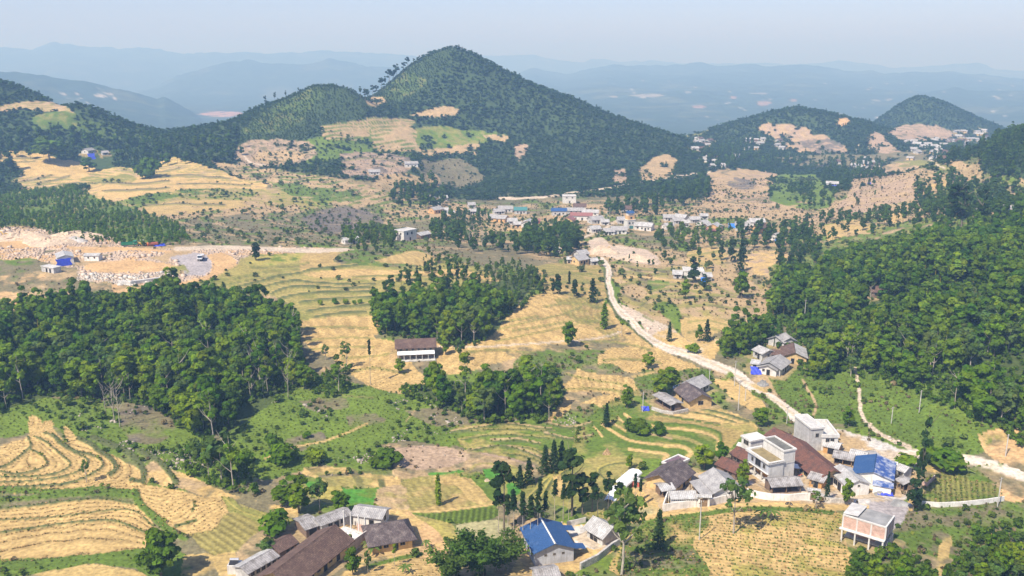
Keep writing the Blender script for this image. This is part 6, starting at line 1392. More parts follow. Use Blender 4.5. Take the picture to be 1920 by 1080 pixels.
flat(S['white_flat'], 'house', 'white two storey house with a flat roof left of the pale sloped roof', 'white', 'slab', 7.0, None, .3, (W1('F', -.4, 4.2), W1('F', .4, 4.2), W1('R', -.5, 4, 1.2, 1.6), W1('R', .3, 4, 1.2, 1.6), D1('R', 0)))
gable(S['pale_slope'], 'house', 'dark walled house under a pale sloped roof right of the white flat roof', 'brown', 'palesheet', 3.2, 4.4, None, .6, (D1('F', 0), W1('F', .6)))
# ---- village houses
for s, (u, v, px, dep, turn, wall, roof, h, lab) in zip(VS, VILLAGE):
    grp = "houses of the valley village"
    ops = (D1('F', .1), W1('F', -.55), W1('F', .65))
    if abs(turn) > .4: ops += (W1('R' if turn < 0 else 'L', 0, 1.2, .9, 1.0, off=_o),)
    if roof == 'slab': flat(s, 'house', lab, wall, roof, h, grp, .35, (W1('F', -.5, h - 2.4), W1('F', .5, h - 2.4), D1('F', 0)))
    else: r = gable(s, 'house', lab, wall, roof, h, h + s.W * .24, grp, .5, ops)
    if 'a red lower roof' in lab and 'orange' == wall:
        x = -s.L / 2 - .5; MB().slab((x - 3.2, -s.W / 2, 1.9), (x, -s.W / 2, 2.6), (x, s.W / 2, 2.6), (x - 3.2, s.W / 2, 1.9), .14).build('lower_roof', M['redtile'], r)
        for y in (-s.W / 2 + .3, s.W / 2 - .3): MB().box(x - 3.0, x - 2.8, y - .1, y + .1, -1, 1.85).build('post', M['wood'], r)
_pv = {}
for s, (u, v, px, dep, turn, lab) in zip(FS, FARV):
    w = _rf.choice(['white', 'white', 'grey', 'yellow']); rf = _rf.choice(['palesheet', 'palesheet', 'greysheet', 'browntile', 'greysheet'])
    gable(s, 'house', lab, w, rf, 2.9, 2.9 + s.W * .24, lab.replace('small ', 'small ').split(' of the ')[-1].split(' at the ')[-1].split(' on the ')[-1] + ' houses', .5, (D1('F', 0),))
# ================================================================== unfinished brick house on columns
s = S['brick_house']; hl, hw = s.L / 2, s.W / 2
r = s.root('brick_house', 'unfinished pink brick house raised on white columns above the maize', 'house')
MB().box(-hl, hl, -hw, hw, 3.1, 3.35).build('floor_slab', M['concrete'], r)
MB().box(-hl - .5, hl + .1, -hw - .9, -hw, 3.12, 3.3).build('balcony', M['white'], r)
m = MB(); m.box(-hl, hl, -hw, -hw + .2, 3.35, 6.3); m.box(hl - .2, hl, -hw + .2, hw, 3.35, 6.3); m.box(-hl, -hl + .2, -hw + .2, hw, 3.35, 6.3); m.box(-hl + .2, hl - .2, hw - .2, hw, 3.35, 6.3); m.build('brick_wall', M['brick'], r)
for x in (-hl, -hl / 3, hl / 3, hl): MB().box(x - .17, x + .17, -hw - .05, -hw + .02, 3.35, 6.5).build('pilaster', M['white'], r)
for y in (-hw / 3, hw / 3, hw - .05): MB().box(hl - .02, hl + .05, y - .17, y + .17, 3.35, 6.5).build('pilaster', M['white'], r)
m = MB(); m.box(-hl - .1, hl + .1, -hw - .1, -hw + .25, 6.3, 6.62); m.box(hl - .25, hl + .1, -hw + .25, hw, 6.3, 6.62); m.build('ring_beam', M['white'], r)
MB().box(-hl + .1, hl - .25, -hw + .25, hw - .1, 6.3, 6.42).build('roof', M['wetslab'], r)
MB().slab((-hl - .2, -hw + .4, 6.75), (-hl * .35, -hw + .6, 6.95), (-hl * .3, hw, 7.0), (-hl - .2, hw, 6.8), .14).build('roof_sheet', M['slab'], r)
for x in (-hl + .2, -hl / 3, hl / 3, hl - .2):
    for y in (-hw - .6, hw - .3): MB().box(x - .17, x + .17, y - .17, y + .17, -3.5, 3.1).build('column', M['white'], r)
MB().box(-hl + .1, hl - .1, -hw * .4, hw, -2, .35).build('ground_floor', M['concrete'], r)
m = MB(); m.box(hl + .05, hl + .25, -hw * .6, hw, -2.5, 2.2); m.build('stair_wall', M['stone'], r)
MB().box(-hl + 1, hl * .4, -hw * .1, hw * .8, .35, 1.3).build('brick_stack', M['brick'], r)
# ================================================================== walls, gates, fences
def wall_line(name, pts, h, t, mat, label, cat='wall', step=2.0, cap=None, group=None):
    P = [ground(*p) for p in pts]; Q = []
    for a, b in zip(P[:-1], P[1:]):
        n = max(1, int((b - a).length / step))
        for i in range(n): Q.append(a.lerp(b, i / n))
    Q.append(P[-1]); m = MB(); o = Q[0].copy(); zt = []
    for q in Q: zt.append(float(H(q.x, q.y)))
    zt = np.convolve(np.pad(zt, 2, mode='edge'), np.ones(5) / 5, 'valid') + h
    for i, q in enumerate(Q):
        d = (Q[min(i + 1, len(Q) - 1)] - Q[max(i - 1, 0)]); d.z = 0; d.normalize(); nn = Vector((-d.y, d.x, 0)) * t / 2
        for sgn in (-1, 1):
            for z in (zt[i] - h - 1.2, zt[i]): m.v.append((q.x + sgn * nn.x - o.x, q.y + sgn * nn.y - o.y, z - o.z))
    n = len(Q)
    for i in range(n - 1):
        a, b = 4 * i, 4 * i + 4; m.f += [(a, b, b + 1, a + 1), (a + 2, a + 3, b + 3, b + 2), (a + 1, b + 1, b + 3, a + 3)]
    m.f += [(0, 1, 3, 2), (4 * n - 4, 4 * n - 2, 4 * n - 1, 4 * n - 3)]
    w = m.build(name, M[mat], None, o)
    return tag(w, label, cat, group)
wall_line('compound_wall', [(1243,958),(1280,953),(1311,949)], 1.9, .3, 'whitewall', 'white compound wall left of the farm gate')
wall_line('compound_wall', [(1327,948),(1350,944),(1372,939)], 1.9, .3, 'whitewall', 'white compound wall right of the farm gate')
wall_line('compound_wall', [(1400,928),(1420,934),(1445,938),(1480,939),(1516,937)], 1.9, .3, 'whitewall', 'long curved white wall along the lane below the pigsty')
wall_line('compound_wall', [(1533,938),(1560,942),(1600,944)], 1.3, .3, 'stone', 'low stone wall below the grey barn')
wall_line('compound_wall', [(1243,958),(1250,935),(1256,925)], 1.7, .3, 'whitewall', 'short white side wall beside the tan yard')
wall_line('retaining_wall', [(1088,1068),(1120,1052),(1148,1030),(1166,1020)], 1.7, .5, 'stone', 'curved grey stone retaining wall below the pale yard')
wall_line('yard_wall', [(1063,989),(1080,984),(1098,979)], 1.5, .25, 'concrete', 'grey concrete wall behind the pale yard')
wall_line('garden_wall', [(1728,948),(1760,951),(1800,949),(1850,944),(1882,939)], 1.3, .25, 'whitewall', 'long stained white wall under the green striped field')
wall_line('brick_wall', [(1712,905),(1738,912),(1752,898)], 1.2, .25, 'brick', 'low brick wall corner beside the very tall conifer')
wall_line('boulder_wall', [(222,532),(245,534),(262,531),(285,528),(318,524)], 1.6, 1.2, 'white_rock', 'wall of white boulders below the quarry terrace')
wall_line('stone_bank', [(1222,768),(1240,774),(1262,777),(1290,771)], 1.0, .6, 'stone', 'grey stone bank below the long open shed')
def gatehouse(u, v, w, h, label):
    p = ground(u, v); r = bpy.data.objects.new('gate', None); COL.objects.link(r); r.location = p; r.rotation_euler = (0, 0, -math.atan2(p.x, p.y) + .15); tag(r, label, 'gate')
    for x in (-w / 2, w / 2): MB().box(x - .25, x + .25, -.3, .3, -1, h).build('pillar', M['whitewall'], r)
    MB().box(-w / 2 - .5, w / 2 + .5, -.5, .5, h, h + .35).build('lintel', M['whitewall'], r)
    MB().prism([(-.8, h + .35), (.8, h + .35), (0, h + .85)], -w / 2 - .7, w / 2 + .7).build('roof', M['palesheet'], r)
    MB().box(-w / 2 + .25, w / 2 - .25, -.04, .04, .1, h - .5).build('door', M['wood'], r)
gatehouse(1319, 950, 2.4, 2.6, 'whitewashed gate in the compound wall of the walled farm'); gatehouse(1524, 938, 2.0, 2.6, 'small white gatehouse on the lane below the timber shed')
for u in range(1188, 1243, 9):
    p = ground(u, 962); m = MB().tube([(0, 0, -.4), (0, 0, 1.2)], .04, 5).build('fence_post', M['wood'], None, p); tag(m, 'thin wooden fence post below the tan yard', 'post', 'fence posts below the tan yard')
# ================================================================== poles
def pole(u, v, px, label, arm=True, mat='concrete'):
    p = ground(u, v); h = max(4.5, px2m(p, px)); r = bpy.data.objects.new('utility_pole', None); COL.objects.link(r); r.location = p; r.rotation_euler = (0, 0, .6); tag(r, label, 'pole', 'utility poles of the valley')
    MB().tube([(0, 0, -.6), (0, 0, h * .5), (0, 0, h)], .13, 8).build('shaft', M[mat], r)
    if arm:
        MB().box(-.8, .8, -.06, .06, h - .55, h - .42).build('crossarm', M['wood'], r)
        for x in (-.7, 0, .7): MB().tube([(x, 0, h - .42), (x, 0, h - .22)], .05, 5).build('insulator', M['white'], r)
for u, v, px, lab in ((1377,724,45,'tall grey pole beside the road above the middle farm'), (1384,769,54,'tall thin pole on the striped terrace field'), (1330,712,18,'short pale post behind the grey farm roof'), (1397,752,26,'short pole right of the tall thin pole'), (1475,794,31,'pole beside the road end above the rust brown roofs'),
    (1671,794,28,'pole on the grass slope right of the white footpath'), (1723,774,38,'pole at the wood edge above the very tall conifer'), (1885,856,36,'pole on the clay bank at the right edge'), (1138,415,21,'left of the paired poles in the village street'), (1143,415,25,'right of the paired poles in the village street'),
    (1870,950,46,'thin pole at the end of the long stained wall'), (1205,772,36,'pole left of the blue heap above the terraces'), (1311,1012,66,'pole in front of the white sheet roofed house'), (1508,600,36,'pole at the lower edge of the right wood')):
    pole(u, v, px, lab)
# ================================================================== covers and heaps
def sheet_cover(u, v, wpx, hpx, mat, label, tilt=.9, seed=0, name='tarpaulin'):
    p = ground(u, v); w = px2m(p, wpx); h = px2m(p, hpx); q = random.Random(seed); n = 9; m = MB(); az = -math.atan2(p.x, p.y)
    for side in (0, 1):
        for i in range(n):
            for j in range(n):
                x = (i / (n - 1) - .5) * w * (1 + .1 * math.sin(j)); t = j / (n - 1); y = t * h * math.cos(tilt); z = t * h * math.sin(tilt) + .12 * math.sin(i * 1.9 + j) + .08 * q.random()
                m.v.append((x, y, z + .05 + .05 * side))
    g = lambda s_, i, j: s_ * n * n + i * n + j
    for i in range(n - 1):
        for j in range(n - 1): m.f += [(g(0, i, j), g(0, i, j + 1), g(0, i + 1, j + 1), g(0, i + 1, j)), (g(1, i, j), g(1, i + 1, j), g(1, i + 1, j + 1), g(1, i, j + 1))]
    for i in range(n - 1):
        m.f += [(g(0, i, 0), g(0, i + 1, 0), g(1, i + 1, 0), g(1, i, 0)), (g(0, i, n - 1), g(1, i, n - 1), g(1, i + 1, n - 1), g(0, i + 1, n - 1)), (g(0, 0, i), g(1, 0, i), g(1, 0, i + 1), g(0, 0, i + 1)), (g(0, n - 1, i), g(0, n - 1, i + 1), g(1, n - 1, i + 1), g(1, n - 1, i))]
    o = m.build(name, M[mat], None, p); o.rotation_euler = (0, 0, az + .2); tag(o, label, name.replace('_', ' '))
for i, (u, v, w, h, mat, lab, t) in enumerate(((1418,703,17,15,'tarp','bright blue sheet propped up at the roadside hamlet',.8), (121,499,22,12,'tarp','blue sheet hanging on the front of the quarry shed',1.3), (1211,771,13,10,'tarp','blue plastic heap beside the terraces',.5), (1661,930,22,9,'tarp','violet blue sheet on the ground below the blue roofed house',.2),
    (1613,858,16,10,'tarp','blue sheet beside the pale shelter behind the blue house',.3), (1373,428,13,9,'tarp2','light blue sheet in the village row',1.0), (1319,534,9,13,'tarp2','light blue sheet below the white roofed farm',1.2), (1458,455,9,6,'tarp2','blue sheet on the gable at the right end of the row',1.2),
    (1563,352,9,5,'tarp','blue sheet beside the lonely farm in the hollow',1.0), (173,299,11,11,'tarp','blue sheet under the hut in the left trees',1.0), (1269,729,12,9,'white_sheet','white sheet leaning on the back of the black brown roof',.5), (300,462,18,8,'tarp','blue sheet over the pile behind the yellow loader',.4), (1630,346,6,4,'tarp','violet sheet in the hamlet on the brown slope',.9))):
    sheet_cover(u, v, w, h, mat, lab, t, i)
def heap(u, v, wpx, hm, mat, label, name, seed=1, lump=.25, cat=None):
    p = ground(u, v); w = px2m(p, wpx) / 2; q = np.random.default_rng(seed); n = 30; a = np.linspace(0, 2 * math.pi, n, endpoint=False); V = [(0, 0, hm)]; Fc = []
    rings = 9
    for k in range(1, rings + 1):
        f = k / rings
        for t in a:
            rr = w * f * (1 + .18 * math.sin(3 * t + seed) + lump * .4 * q.normal() * (f < 1)); V.append((rr * math.cos(t), rr * math.sin(t) * .75, hm * (1 - f) ** .8 * (1 + lump * q.normal()) - (.4 if k == rings else 0)))
    for i in range(n): Fc.append((0, 1 + i, 1 + (i + 1) % n))
    for k in range(rings - 1):
        for i in range(n): Fc.append((1 + k * n + i, 1 + (k + 1) * n + i, 1 + (k + 1) * n + (i + 1) % n, 1 + k * n + (i + 1) % n))
    m = MB(); m.v = V; m.f = Fc; o = m.build(name, M[mat], None, p); tag(o, label, cat or 'heap')
heap(1430,722,20,1.8,'dark_pile' if 'dark_pile' in M else 'wetslab','dark heap on the bare ground beside the road','stone_heap',1)
heap(1652,926,30,1.3,'wetslab','grey gravel heap on the lane above the brick house','gravel_heap',2,.08); heap(1688,945,34,1.0,'wetslab','second grey gravel heap spread behind the brick house','gravel_heap',3,.08)
heap(1138,852,14,2.0,'straw_pile','orange brown straw stack on the terraces','haystack',4,.12,'haystack'); heap(1240,918,18,1.4,'straw_pile','brown brushwood pile under the patched hut','woodpile',5,.35,'woodpile')
heap(95,455,95,3.2,'rock','large pale rubble mound behind the quarry sheds','rubble_mound',6,.12,'mound'); heap(140,448,110,4.5,'rock','long pale rubble ridge at the back of the quarry','rubble_mound',7,.14,'mound'); heap(40,446,90,4.0,'rock','leftmost rubble mound beside the yellow excavator','rubble_mound',8,.14,'mound')
heap(140,453,45,3.2,'grey_rock','smooth grey sand cone on the quarry ridge','sand_heap',9,.03,'heap')
heap(1128,474,60,5.0,'rock','smooth pinkish earth mound at the top of the road','earth_mound',15,.04,'mound'); heap(1190,487,86,3.6,'rock','long pale earth mound right of the small orange excavator','earth_mound',16,.07,'mound')
heap(640,1022,26,1.1,'white_rock','heap of pale stones beside the brown longhouse','stone_heap',10,.3); heap(1010,1008,22,1.8,'rock','tan earth bank left of the blue hall','earth_bank',11,.2,'bank'); heap(1395,925,18,1.6,'rock','big tan boulder left of the two storey house','boulder',12,.15,'boulder'); heap(1600,862,16,1.3,'straw_pile','brown brushwood pile below the sheet shelters','woodpile',13,.3,'woodpile')
heap(913,902,10,.8,'rock','small pink earth heap on the bright green paddy','earth_heap',14,.15)
# white plastic cover on the terrace
def tunnel():
    p = ground(1160, 922); r = bpy.data.objects.new('plastic_tunnel', None); COL.objects.link(r); r.location = p; r.rotation_euler = (0, 0, R(-22)); tag(r, 'white plastic sheet tunnel on the terrace edge', 'plastic cover')
    def arch(name, x0, x1, y0, y1, z0, z1, rad, n=10):
        m = MB()
        for k in range(2):
            x, z = (x0, z0) if k == 0 else (x1, z1)
            for i in range(n + 1):
                t = math.pi * i / n
                for rr in (rad, rad - .1): m.v.append((x if False else x0 + (x1 - x0) * k + rr * math.cos(t), (y0, y1)[k], z + rr * .55 * math.sin(t) + .04 * math.sin(i * 2.2)))
        w = 2 * (n + 1)
        for i in range(n):
            a = 2 * i; m.f += [(a, a + 2, w + a + 2, w + a), (a + 1, w + a + 1, w + a + 3, a + 3), (a, a + 1, a + 3, a + 2), (w + a, w + a + 2, w + a + 3, w + a + 1)]
        m.build(name, M['white_sheet'], r)
    arch('upper_sheet', 0, 2.2, 0, 9, 1.6, 2.0, 2.0); arch('lower_sheet', -.6, -.2, -7, -.3, .3, 1.2, 1.5)
    for y in (-6.5, -3.5, -.8, .4, 4, 8.5):
        for x in (-1.6, 1.2): MB().box(x, x + .1, y, y + .1, -.8, 1.2).build('post', M['metal'], r)
tunnel()
def small_box(u, v, L, W, h, wall, roof, label, name, cat):
    p = ground(u, v); s_ = Site(np.array(p[:2]), -math.atan2(p.x, p.y) - .4, L, W, p.z); gable(s_, name, label, wall, roof, h, h + .4, None, .2, (D1('F', 0, .8, 1.8),), cat=cat)
small_box(1194, 911, 2.2, 1.8, 2.0, 'red', 'palesheet', 'small red walled outhouse beside the tan yard', 'outhouse', 'outhouse')
small_box(1391, 833 + 14, 2.4, 2.0, 2.2, 'white', 'slab', 'tiny white outhouse left of the small rust brown roof', 'outhouse', 'outhouse')
# pink tower in the village
p = ground(1180, 428); r = bpy.data.objects.new('tower_house', None); COL.objects.link(r); r.location = p; r.rotation_euler = (0, 0, .35); tag(r, 'narrow pink and white tower house with a blue roof in the village', 'tower house')
MB().box(-3.2, 3.2, -3, 3, -1, 6.5).build('lower_storeys', M['white'], r); MB().box(-3.5, 3.5, -3.3, 3.3, 6.5, 6.8).build('cornice', M['white'], r)
MB().box(-2.4, 3.0, -2.2, 2.6, 6.8, 9.8).build('upper_storey', M['orange'], r); MB().box(-2.0, 2.4, -1.6, 2.0, 9.8, 11.6).build('lantern', M['white'], r)
MB().prism([(-2.6, 11.5), (2.8, 11.5), (.2, 13.2)], -2.4, 2.8).build('roof', M['bluesheet'], r)
for x, z in ((-1.5, 3.6), (1.5, 3.6), (0.2, 7.4)):
    y = -3.0 if z < 6 else -2.2; f = MB().box(x - .8, x + .8, y - .06, y - .001, z, z + 1.5).build('window', M['frame'], r); MB().box(x - .7, x + .7, y - .09, y - .06, z + .1, z + 1.4).build('pane', M['dark'], f)
MB().box(-1.6, 1.6, -3.08, -3.001, 0, 2.4).build('door', M['teal'], r)
# solar water heater
s = S['grey_shed']; p = ground(441, 1071); r = bpy.data.objects.new('solar_water_heater', None); COL.objects.link(r); r.location = (p.x, p.y, p.z); tag(r, 'solar water heater with a steel tank on a white block', 'water heater')
MB().box(-1.3, 1.5, -1.3, 1.0, -1, 2.2).build('block', M['white'], r); MB().tube([(-1.0, .2, 2.9), (1.0, .2, 2.9)], .32, 10).build('tank', M['metal'], r); MB().slab((-1.0, -1.1, 2.25), (1.0, -1.1, 2.25), (1.0, 0, 2.8), (-1.0, 0, 2.8), .06).build('panel', M['dark'], r)
# ================================================================== vehicles
M.update(green=plain("green_paint", (.03, .20, .09), .45, .12), yel=plain("yellow_paint", (.62, .36, .02), .45, .12), wpaint=plain("white_paint", (.62, .63, .64), .4, .1), orange_p=plain("orange_paint", (.60, .17, .03), .45, .12), tyre=plain("tyre", (.025, .025, .027), .9, .2), glass=plain("dark_glass", (.03, .04, .05), .15, .05), redp=plain("red_paint", (.45, .04, .03), .4, .1), rustp=plain("rusty_red", (.28, .08, .05), .8, .3))
def wheel(x, y, z, rad, w, parent):
    q = MB().tube([(x, y - w / 2, z), (x, y + w / 2, z)], rad, 14).build('wheel', M['tyre'], parent); MB().tube([(x, y - w / 2 - .02, z), (x, y + w / 2 + .02, z)], rad * .5, 10).build('rim', M['metal'], q)
def root_at(u, v, ang, name, label, cat, group=None):
    p = ground(u, v); r = bpy.data.objects.new(name, None); COL.objects.link(r); r.location = p; r.rotation_euler = (0, 0, ang - math.atan2(p.x, p.y)); return tag(r, label, cat, group)
def truck(u, v, ang, cab, bed, L, label):
    r = root_at(u, v, ang, 'dump_truck', label, 'truck', 'vehicles at the quarry'); k = L / 8.0
    MB().box(-3.9 * k, 3.9 * k, -.5, .5, .75, 1.05).build('chassis', M['dark'], r)
    m = MB(); m.hexa([(2.0 * k, -1.2, 1.0), (3.95 * k, -1.2, 1.0), (3.95 * k, 1.2, 1.0), (2.0 * k, 1.2, 1.0), (2.0 * k, -1.15, 2.95), (3.55 * k, -1.15, 2.95), (3.55 * k, 1.15, 2.95), (2.0 * k, 1.15, 2.95)]); m.build('cab', M[cab], r, bevel=.08)
    m = MB(); m.hexa([(3.87 * k, -1.0, 1.85), (3.97 * k, -1.0, 1.85), (3.97 * k, 1.0, 1.85), (3.87 * k, 1.0, 1.85), (3.6 * k, -1.0, 2.75), (3.7 * k, -1.0, 2.75), (3.7 * k, 1.0, 2.75), (3.6 * k, 1.0, 2.75)]); m.build('windscreen', M['glass'], r)
    for y in (-1.22, 1.2): MB().box(2.5 * k, 3.4 * k, y, y + .02, 1.9, 2.6).build('side_window', M['glass'], r)
    for y in (-.85, .85): MB().box(3.95 * k, 4.0 * k, y - .18, y + .18, 1.1, 1.35).build('headlight', M['white'], r)
    m = MB(); x0, x1 = -3.95 * k, 1.8 * k; m.box(x0, x1, -1.25, 1.25, 1.1, 1.25); m.box(x0, x1, -1.25, -1.15, 1.25, 2.4); m.box(x0, x1, 1.15, 1.25, 1.25, 2.4); m.box(x1 - .1, x1, -1.15, 1.15, 1.25, 2.9); m.box(x0, x0 + .1, -1.15, 1.15, 1.25, 2.4); m.build('bed', M[bed], r)
    for x in (-2.9 * k, -1.7 * k, 2.8 * k):
        for y in (-1.05, 1.05): wheel(x, y, .52, .52, .34, r)
truck(243, 462, .0, 'green', 'green', 8.2, 'green dump truck parked on the quarry edge'); truck(377, 487, -1.75, 'wpaint', 'wpaint', 7.2, 'white truck driving down the gravel bank')
def loader(u, v, ang, label):
    r = root_at(u, v, ang, 'wheel_loader', label, 'loader', 'vehicles at the quarry')
    MB().box(-2.6, .4, -.9, .9, .8, 1.9).build('body', M['yel'], r, bevel=.08); MB().box(-.9, .5, -.75, .75, 1.9, 3.1).build('cab', M['glass'], r); MB().box(-1.0, .6, -.85, .85, 3.1, 3.25).build('roof', M['white'], r)
    [MB().box(.4, 2.6, y, y + .2, .9, 1.2).build('lift_arm', M['yel'], r) for y in (-.7, .5)]; m = MB(); m.hexa([(2.5, -1.3, .3), (3.5, -1.3, .2), (3.5, 1.3, .2), (2.5, 1.3, .3), (2.5, -1.3, 1.4), (2.8, -1.3, 1.4), (2.8, 1.3, 1.4), (2.5, 1.3, 1.4)]); m.build('bucket', M['metal'], r)
    for x in (-1.8, 1.2):
        for y in (-1.05, 1.05): wheel(x, y, .7, .7, .5, r)
loader(268, 461, .1, 'yellow wheel loader beside the green dump truck')
def excavator(u, v, ang, label, k=1.0):
    r = root_at(u, v, ang, 'excavator', label, 'excavator', 'vehicles at the quarry'); r.scale = (k, k, k)
    for y in (-1.1, 1.1): MB().prism([(-.35, .25), (-.35, .75), (.35, .75), (.35, .25)], -1.9, 1.9).build('track', M['tyre'], r, (0, y, 0), bevel=.12)
    MB().box(-1.7, 1.3, -1.2, 1.2, .95, 1.9).build('body', M['yel'], r, bevel=.1); MB().box(-.1, 1.4, -1.2, -.2, 1.9, 2.9).build('cab', M['glass'], r); MB().box(-.15, 1.45, -1.25, -.15, 2.9, 3.0).build('cab_roof', M['yel'], r)
    MB().tube([(1.2, .3, 1.7), (3.0, .3, 3.9), (4.6, .3, 4.0)], .22, 6).build('boom', M['yel'], r); MB().tube([(4.6, .3, 4.0), (5.4, .3, 1.9)], .17, 6).build('arm', M['yel'], r)
    m = MB(); m.hexa([(5.0, -.2, 1.0), (5.9, -.2, .9), (5.9, .8, .9), (5.0, .8, 1.0), (5.1, -.2, 1.9), (5.7, -.2, 1.9), (5.7, .8, 1.9), (5.1, .8, 1.9)]); m.build('bucket', M['metal'], r)
excavator(12, 448, 2.2, 'yellow excavator digging at the left edge of the quarry'); excavator(1131, 474, 0.2, 'small orange excavator on the pale rubble by the village', .9)
# stacked orange and red tanks beside the loader
r = root_at(288, 461, 0, 'fuel_tank', 'orange and rusty red tank lying behind the loader', 'tank')
MB().tube([(-2.6, 0, 1.1), (2.4, 0, 1.1)], 1.0, 14).build('shell', M['rustp'], r); MB().tube([(-3.2, 0, 1.1), (-2.6, 0, 1.1)], 1.02, 14).build('end_cap', M['orange_p'], r)
m = MB(); m.box(-2.0, -1.7, -.8, .8, -.4, .4); m.box(1.4, 1.7, -.8, .8, -.4, .4); m.build('cradle', M['wood'], r)
def motorbike(u, v, ang, paint, label):
    r = root_at(u, v, ang, 'motorbike', label, 'motorbike', 'motorbikes in the farm lanes')
    for x in (-.62, .62): wheel(x, 0, .3, .3, .11, r)
    MB().tube([(-.5, 0, .45), (-.1, 0, .5), (.35, 0, .62), (.5, 0, .85)], .12, 6).build('frame', M[paint], r); MB().box(-.62, .05, -.13, .13, .68, .8).build('seat', M['tyre'], r, bevel=.03); MB().tube([(.42, -.34, 1.0), (.48, 0, .95), (.42, .34, 1.0)], .025, 5).build('handlebar', M['metal'], r); MB().tube([(.62, 0, .3), (.48, 0, .95)], .04, 5).build('fork', M['metal'], r)
for u, v, a, c, lab in ((1479,947,.1,'tyre','dark motorbike parked on the lane below the long curved wall'), (1299,907,1.2,'redp','red motorbike in the walled farm yard beside the grey double roof'), (1314,928,1.4,'tyre','dark motorbike near the gate of the walled farm'), (1500,894,.4,'redp','red motorbike in the courtyard beside the two storey house'), (1137,524,1.4,'redp','red motorbike on the main road above the stubble field'), (1556,902,.5,'wpaint','white motorbike in front of the timber shed')):
    motorbike(u, v, a, c, lab)
p = ground(1493, 886); r = bpy.data.objects.new('parasol', None); COL.objects.link(r); r.location = p; tag(r, 'pale parasol in the courtyard beside the two storey house', 'parasol')
MB().tube([(0, 0, 0), (0, 0, 2.4)], .04, 6).build('pole', M['metal'], r); m = MB(); m.v = [(0, 0, 2.6)] + [(1.7 * math.cos(t * .7854), 1.7 * math.sin(t * .7854), 2.0) for t in range(8)] + [(0, 0, 2.52)] + [(1.66 * math.cos(t * .7854), 1.66 * math.sin(t * .7854), 1.93) for t in range(8)]
m.f = [(0, 1 + i, 1 + (i + 1) % 8) for i in range(8)] + [(9, 10 + (i + 1) % 8, 10 + i) for i in range(8)] + [(1 + i, 10 + i, 10 + (i + 1) % 8, 1 + (i + 1) % 8) for i in range(8)]; m.build('canopy', M['white_sheet'], r)
# ================================================================== stones and stubble
def stone_proto(seed):
    q = np.random.default_rng(seed); v = np.array([(x, y, z) for z in (-.4, .45) for y in (-.5, .5) for x in (-.5, .5)]) * q.uniform(.7, 1.2, (8, 3)) + q.normal(0, .09, (8, 3))
    return v, np.array([(0, 2, 3, 1), (4, 5, 7, 6), (0, 1, 5, 4), (2, 6, 7, 3), (0, 4, 6, 2), (1, 3, 7, 5)]), np.ones((8, 3))
_st = [stone_proto(i) for i in range(8)]
M['stones'] = leaf("stones", (1, 1, 1), (1, 1, 1), False, 0.0)
def stones(mask, sp, s0, s1, a, b, seed, name, lab, nmax=7000):
    p = scatter(mask & VIS, sp, seed, nmax); g = np.random.default_rng(seed)
    if len(p): o = merged(name, _st, p, g.uniform(s0, s1, len(p)) * (1 + 1.2 * (g.random(len(p)) > .9)), greens(len(p), seed, a, b, .15), M['stones'], seed); tag(o, lab, name.replace('_', ' '), kind='stuff')
rub = CLS == CLSID['rubble']
stones(rub & (N2 + .6 * N3 > -.35) & (GU < 660), 1.3, .3, 1.0, (.40, .30, .21), (.48, .38, .29), 71, 'rubble', 'broken pale pink stone of the quarry')
stones((rub | (CLS == CLSID['pale'])) & (N2 > .15) & (GU > 1150) & (GV > 480), 1.8, .3, .9, (.46, .37, .27), (.54, .45, .36), 72, 'roadside_rubble', 'broken pale stone beside the road')
stones(cover_mask([(148,513),(185,513),(250,516),(320,509),(322,524),(262,533),(228,536),(190,527),(150,527)]) & (N3 > -.3), .8, .35, .9, (.44, .40, .33), (.53, .49, .42), 73, 'white_boulders', 'white boulders tipped below the quarry terrace')
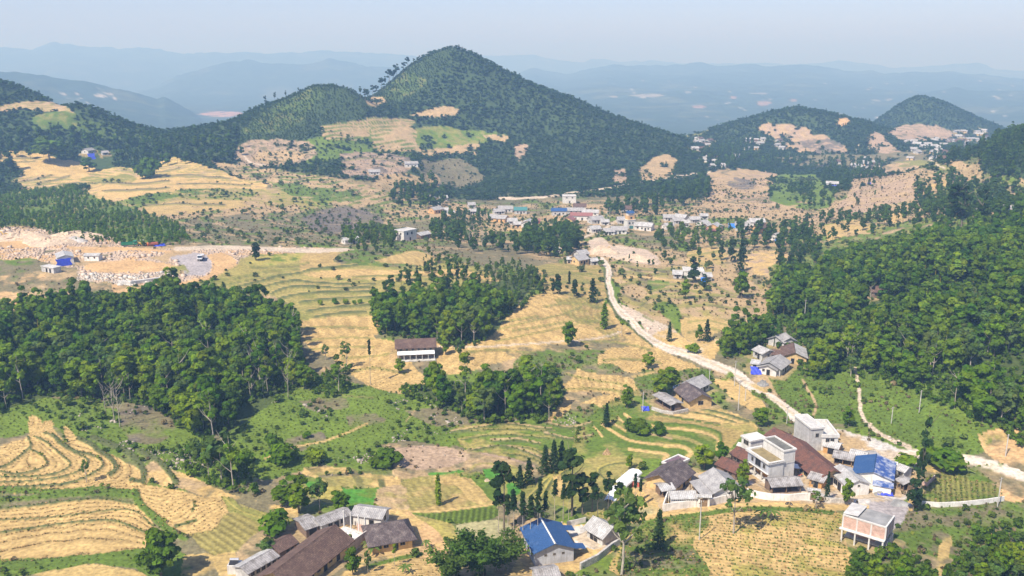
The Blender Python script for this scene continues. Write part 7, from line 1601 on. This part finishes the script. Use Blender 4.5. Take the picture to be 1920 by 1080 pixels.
stones(np.isin(CLS, [CLSID[k] for k in ('pink', 'scrub', 'grass')]) & (N2 + .8 * N3 > .55) & (gR < 330) & (GU > 150) & (GU < 1100), .8, .15, .55, (.24, .20, .155), (.36, .31, .25), 74, 'outcrops', 'grey limestone outcrops in the grass')
TV = []; TP = []
for nm, row_ in ROWS.items():
    sp, ang, dep = row_[:3]
    I = POLYS[nm]; g = np.random.default_rng(abs(int(sp * 1000 + ang * 77)) + len(nm)); w = CELL[I]; far = float(gR[I].mean()); green = nm in ('field_k', 'field_l')
    n = int(w.sum() / (sp * (.8 if nm in ('field_h', 'field_i') else (1.3 if not green else .6)))); pk = g.choice(len(w), n, p=w / w.sum()); x = GX[I][pk] + g.uniform(-.5, .5, n) * np.sqrt(w[pk]); y = GY[I][pk] + g.uniform(-.5, .5, n) * np.sqrt(w[pk])
    ca, sa = math.cos(ang), math.sin(ang); pf = PHASE.get(nm)
    for _ in range(3 if pf else 0):          # slide to the nearest row
        e = .15; f0 = pf(*proj(x, y, base_z(x, y))); fx = (pf(*proj(x + e, y, base_z(x + e, y))) - f0) / e; fy = (pf(*proj(x, y + e, base_z(x, y + e))) - f0) / e
        d = (np.round(f0) - f0) / np.maximum(fx * fx + fy * fy, .02); x += np.clip(d * fx, -1, 1); y += np.clip(d * fy, -1, 1)
    for _ in range(0 if pf else 2):
        ph = (x * ca + y * sa + 5 * fbm(x / 45, y / 45, 31, 2)) / sp; d = (np.round(ph) - ph) * sp; x += d * ca * .8; y += d * sa * .8
    x += g.normal(0, .07, n); y += g.normal(0, .07, n)
    c = np.where((g.random(n) < (.62 if green else .07))[:, None], np.array([[.09, .14, .03]]), np.array([[.30, .205, .09]])) * g.uniform(.7, 1.35, (n, 1)); TP.append(np.c_[x, y, H(x, y), g.uniform(.5, .9, n) * (1.15 if green else (.9 if far < 300 else .85))]); TV.append(c)
TP = np.vstack(TP); TV = np.vstack(TV)
_tf = [crown(700 + i, 5, .42, 0, .24, 1, .15, (.9, 1)) for i in range(6)]
o = merged("stubble", _tf, TP[:, :3], TP[:, 3], TV, M['straw'], 77); tag(o, "maize stubble and seedlings in rows on the terraced fields", "stubble", kind="stuff")
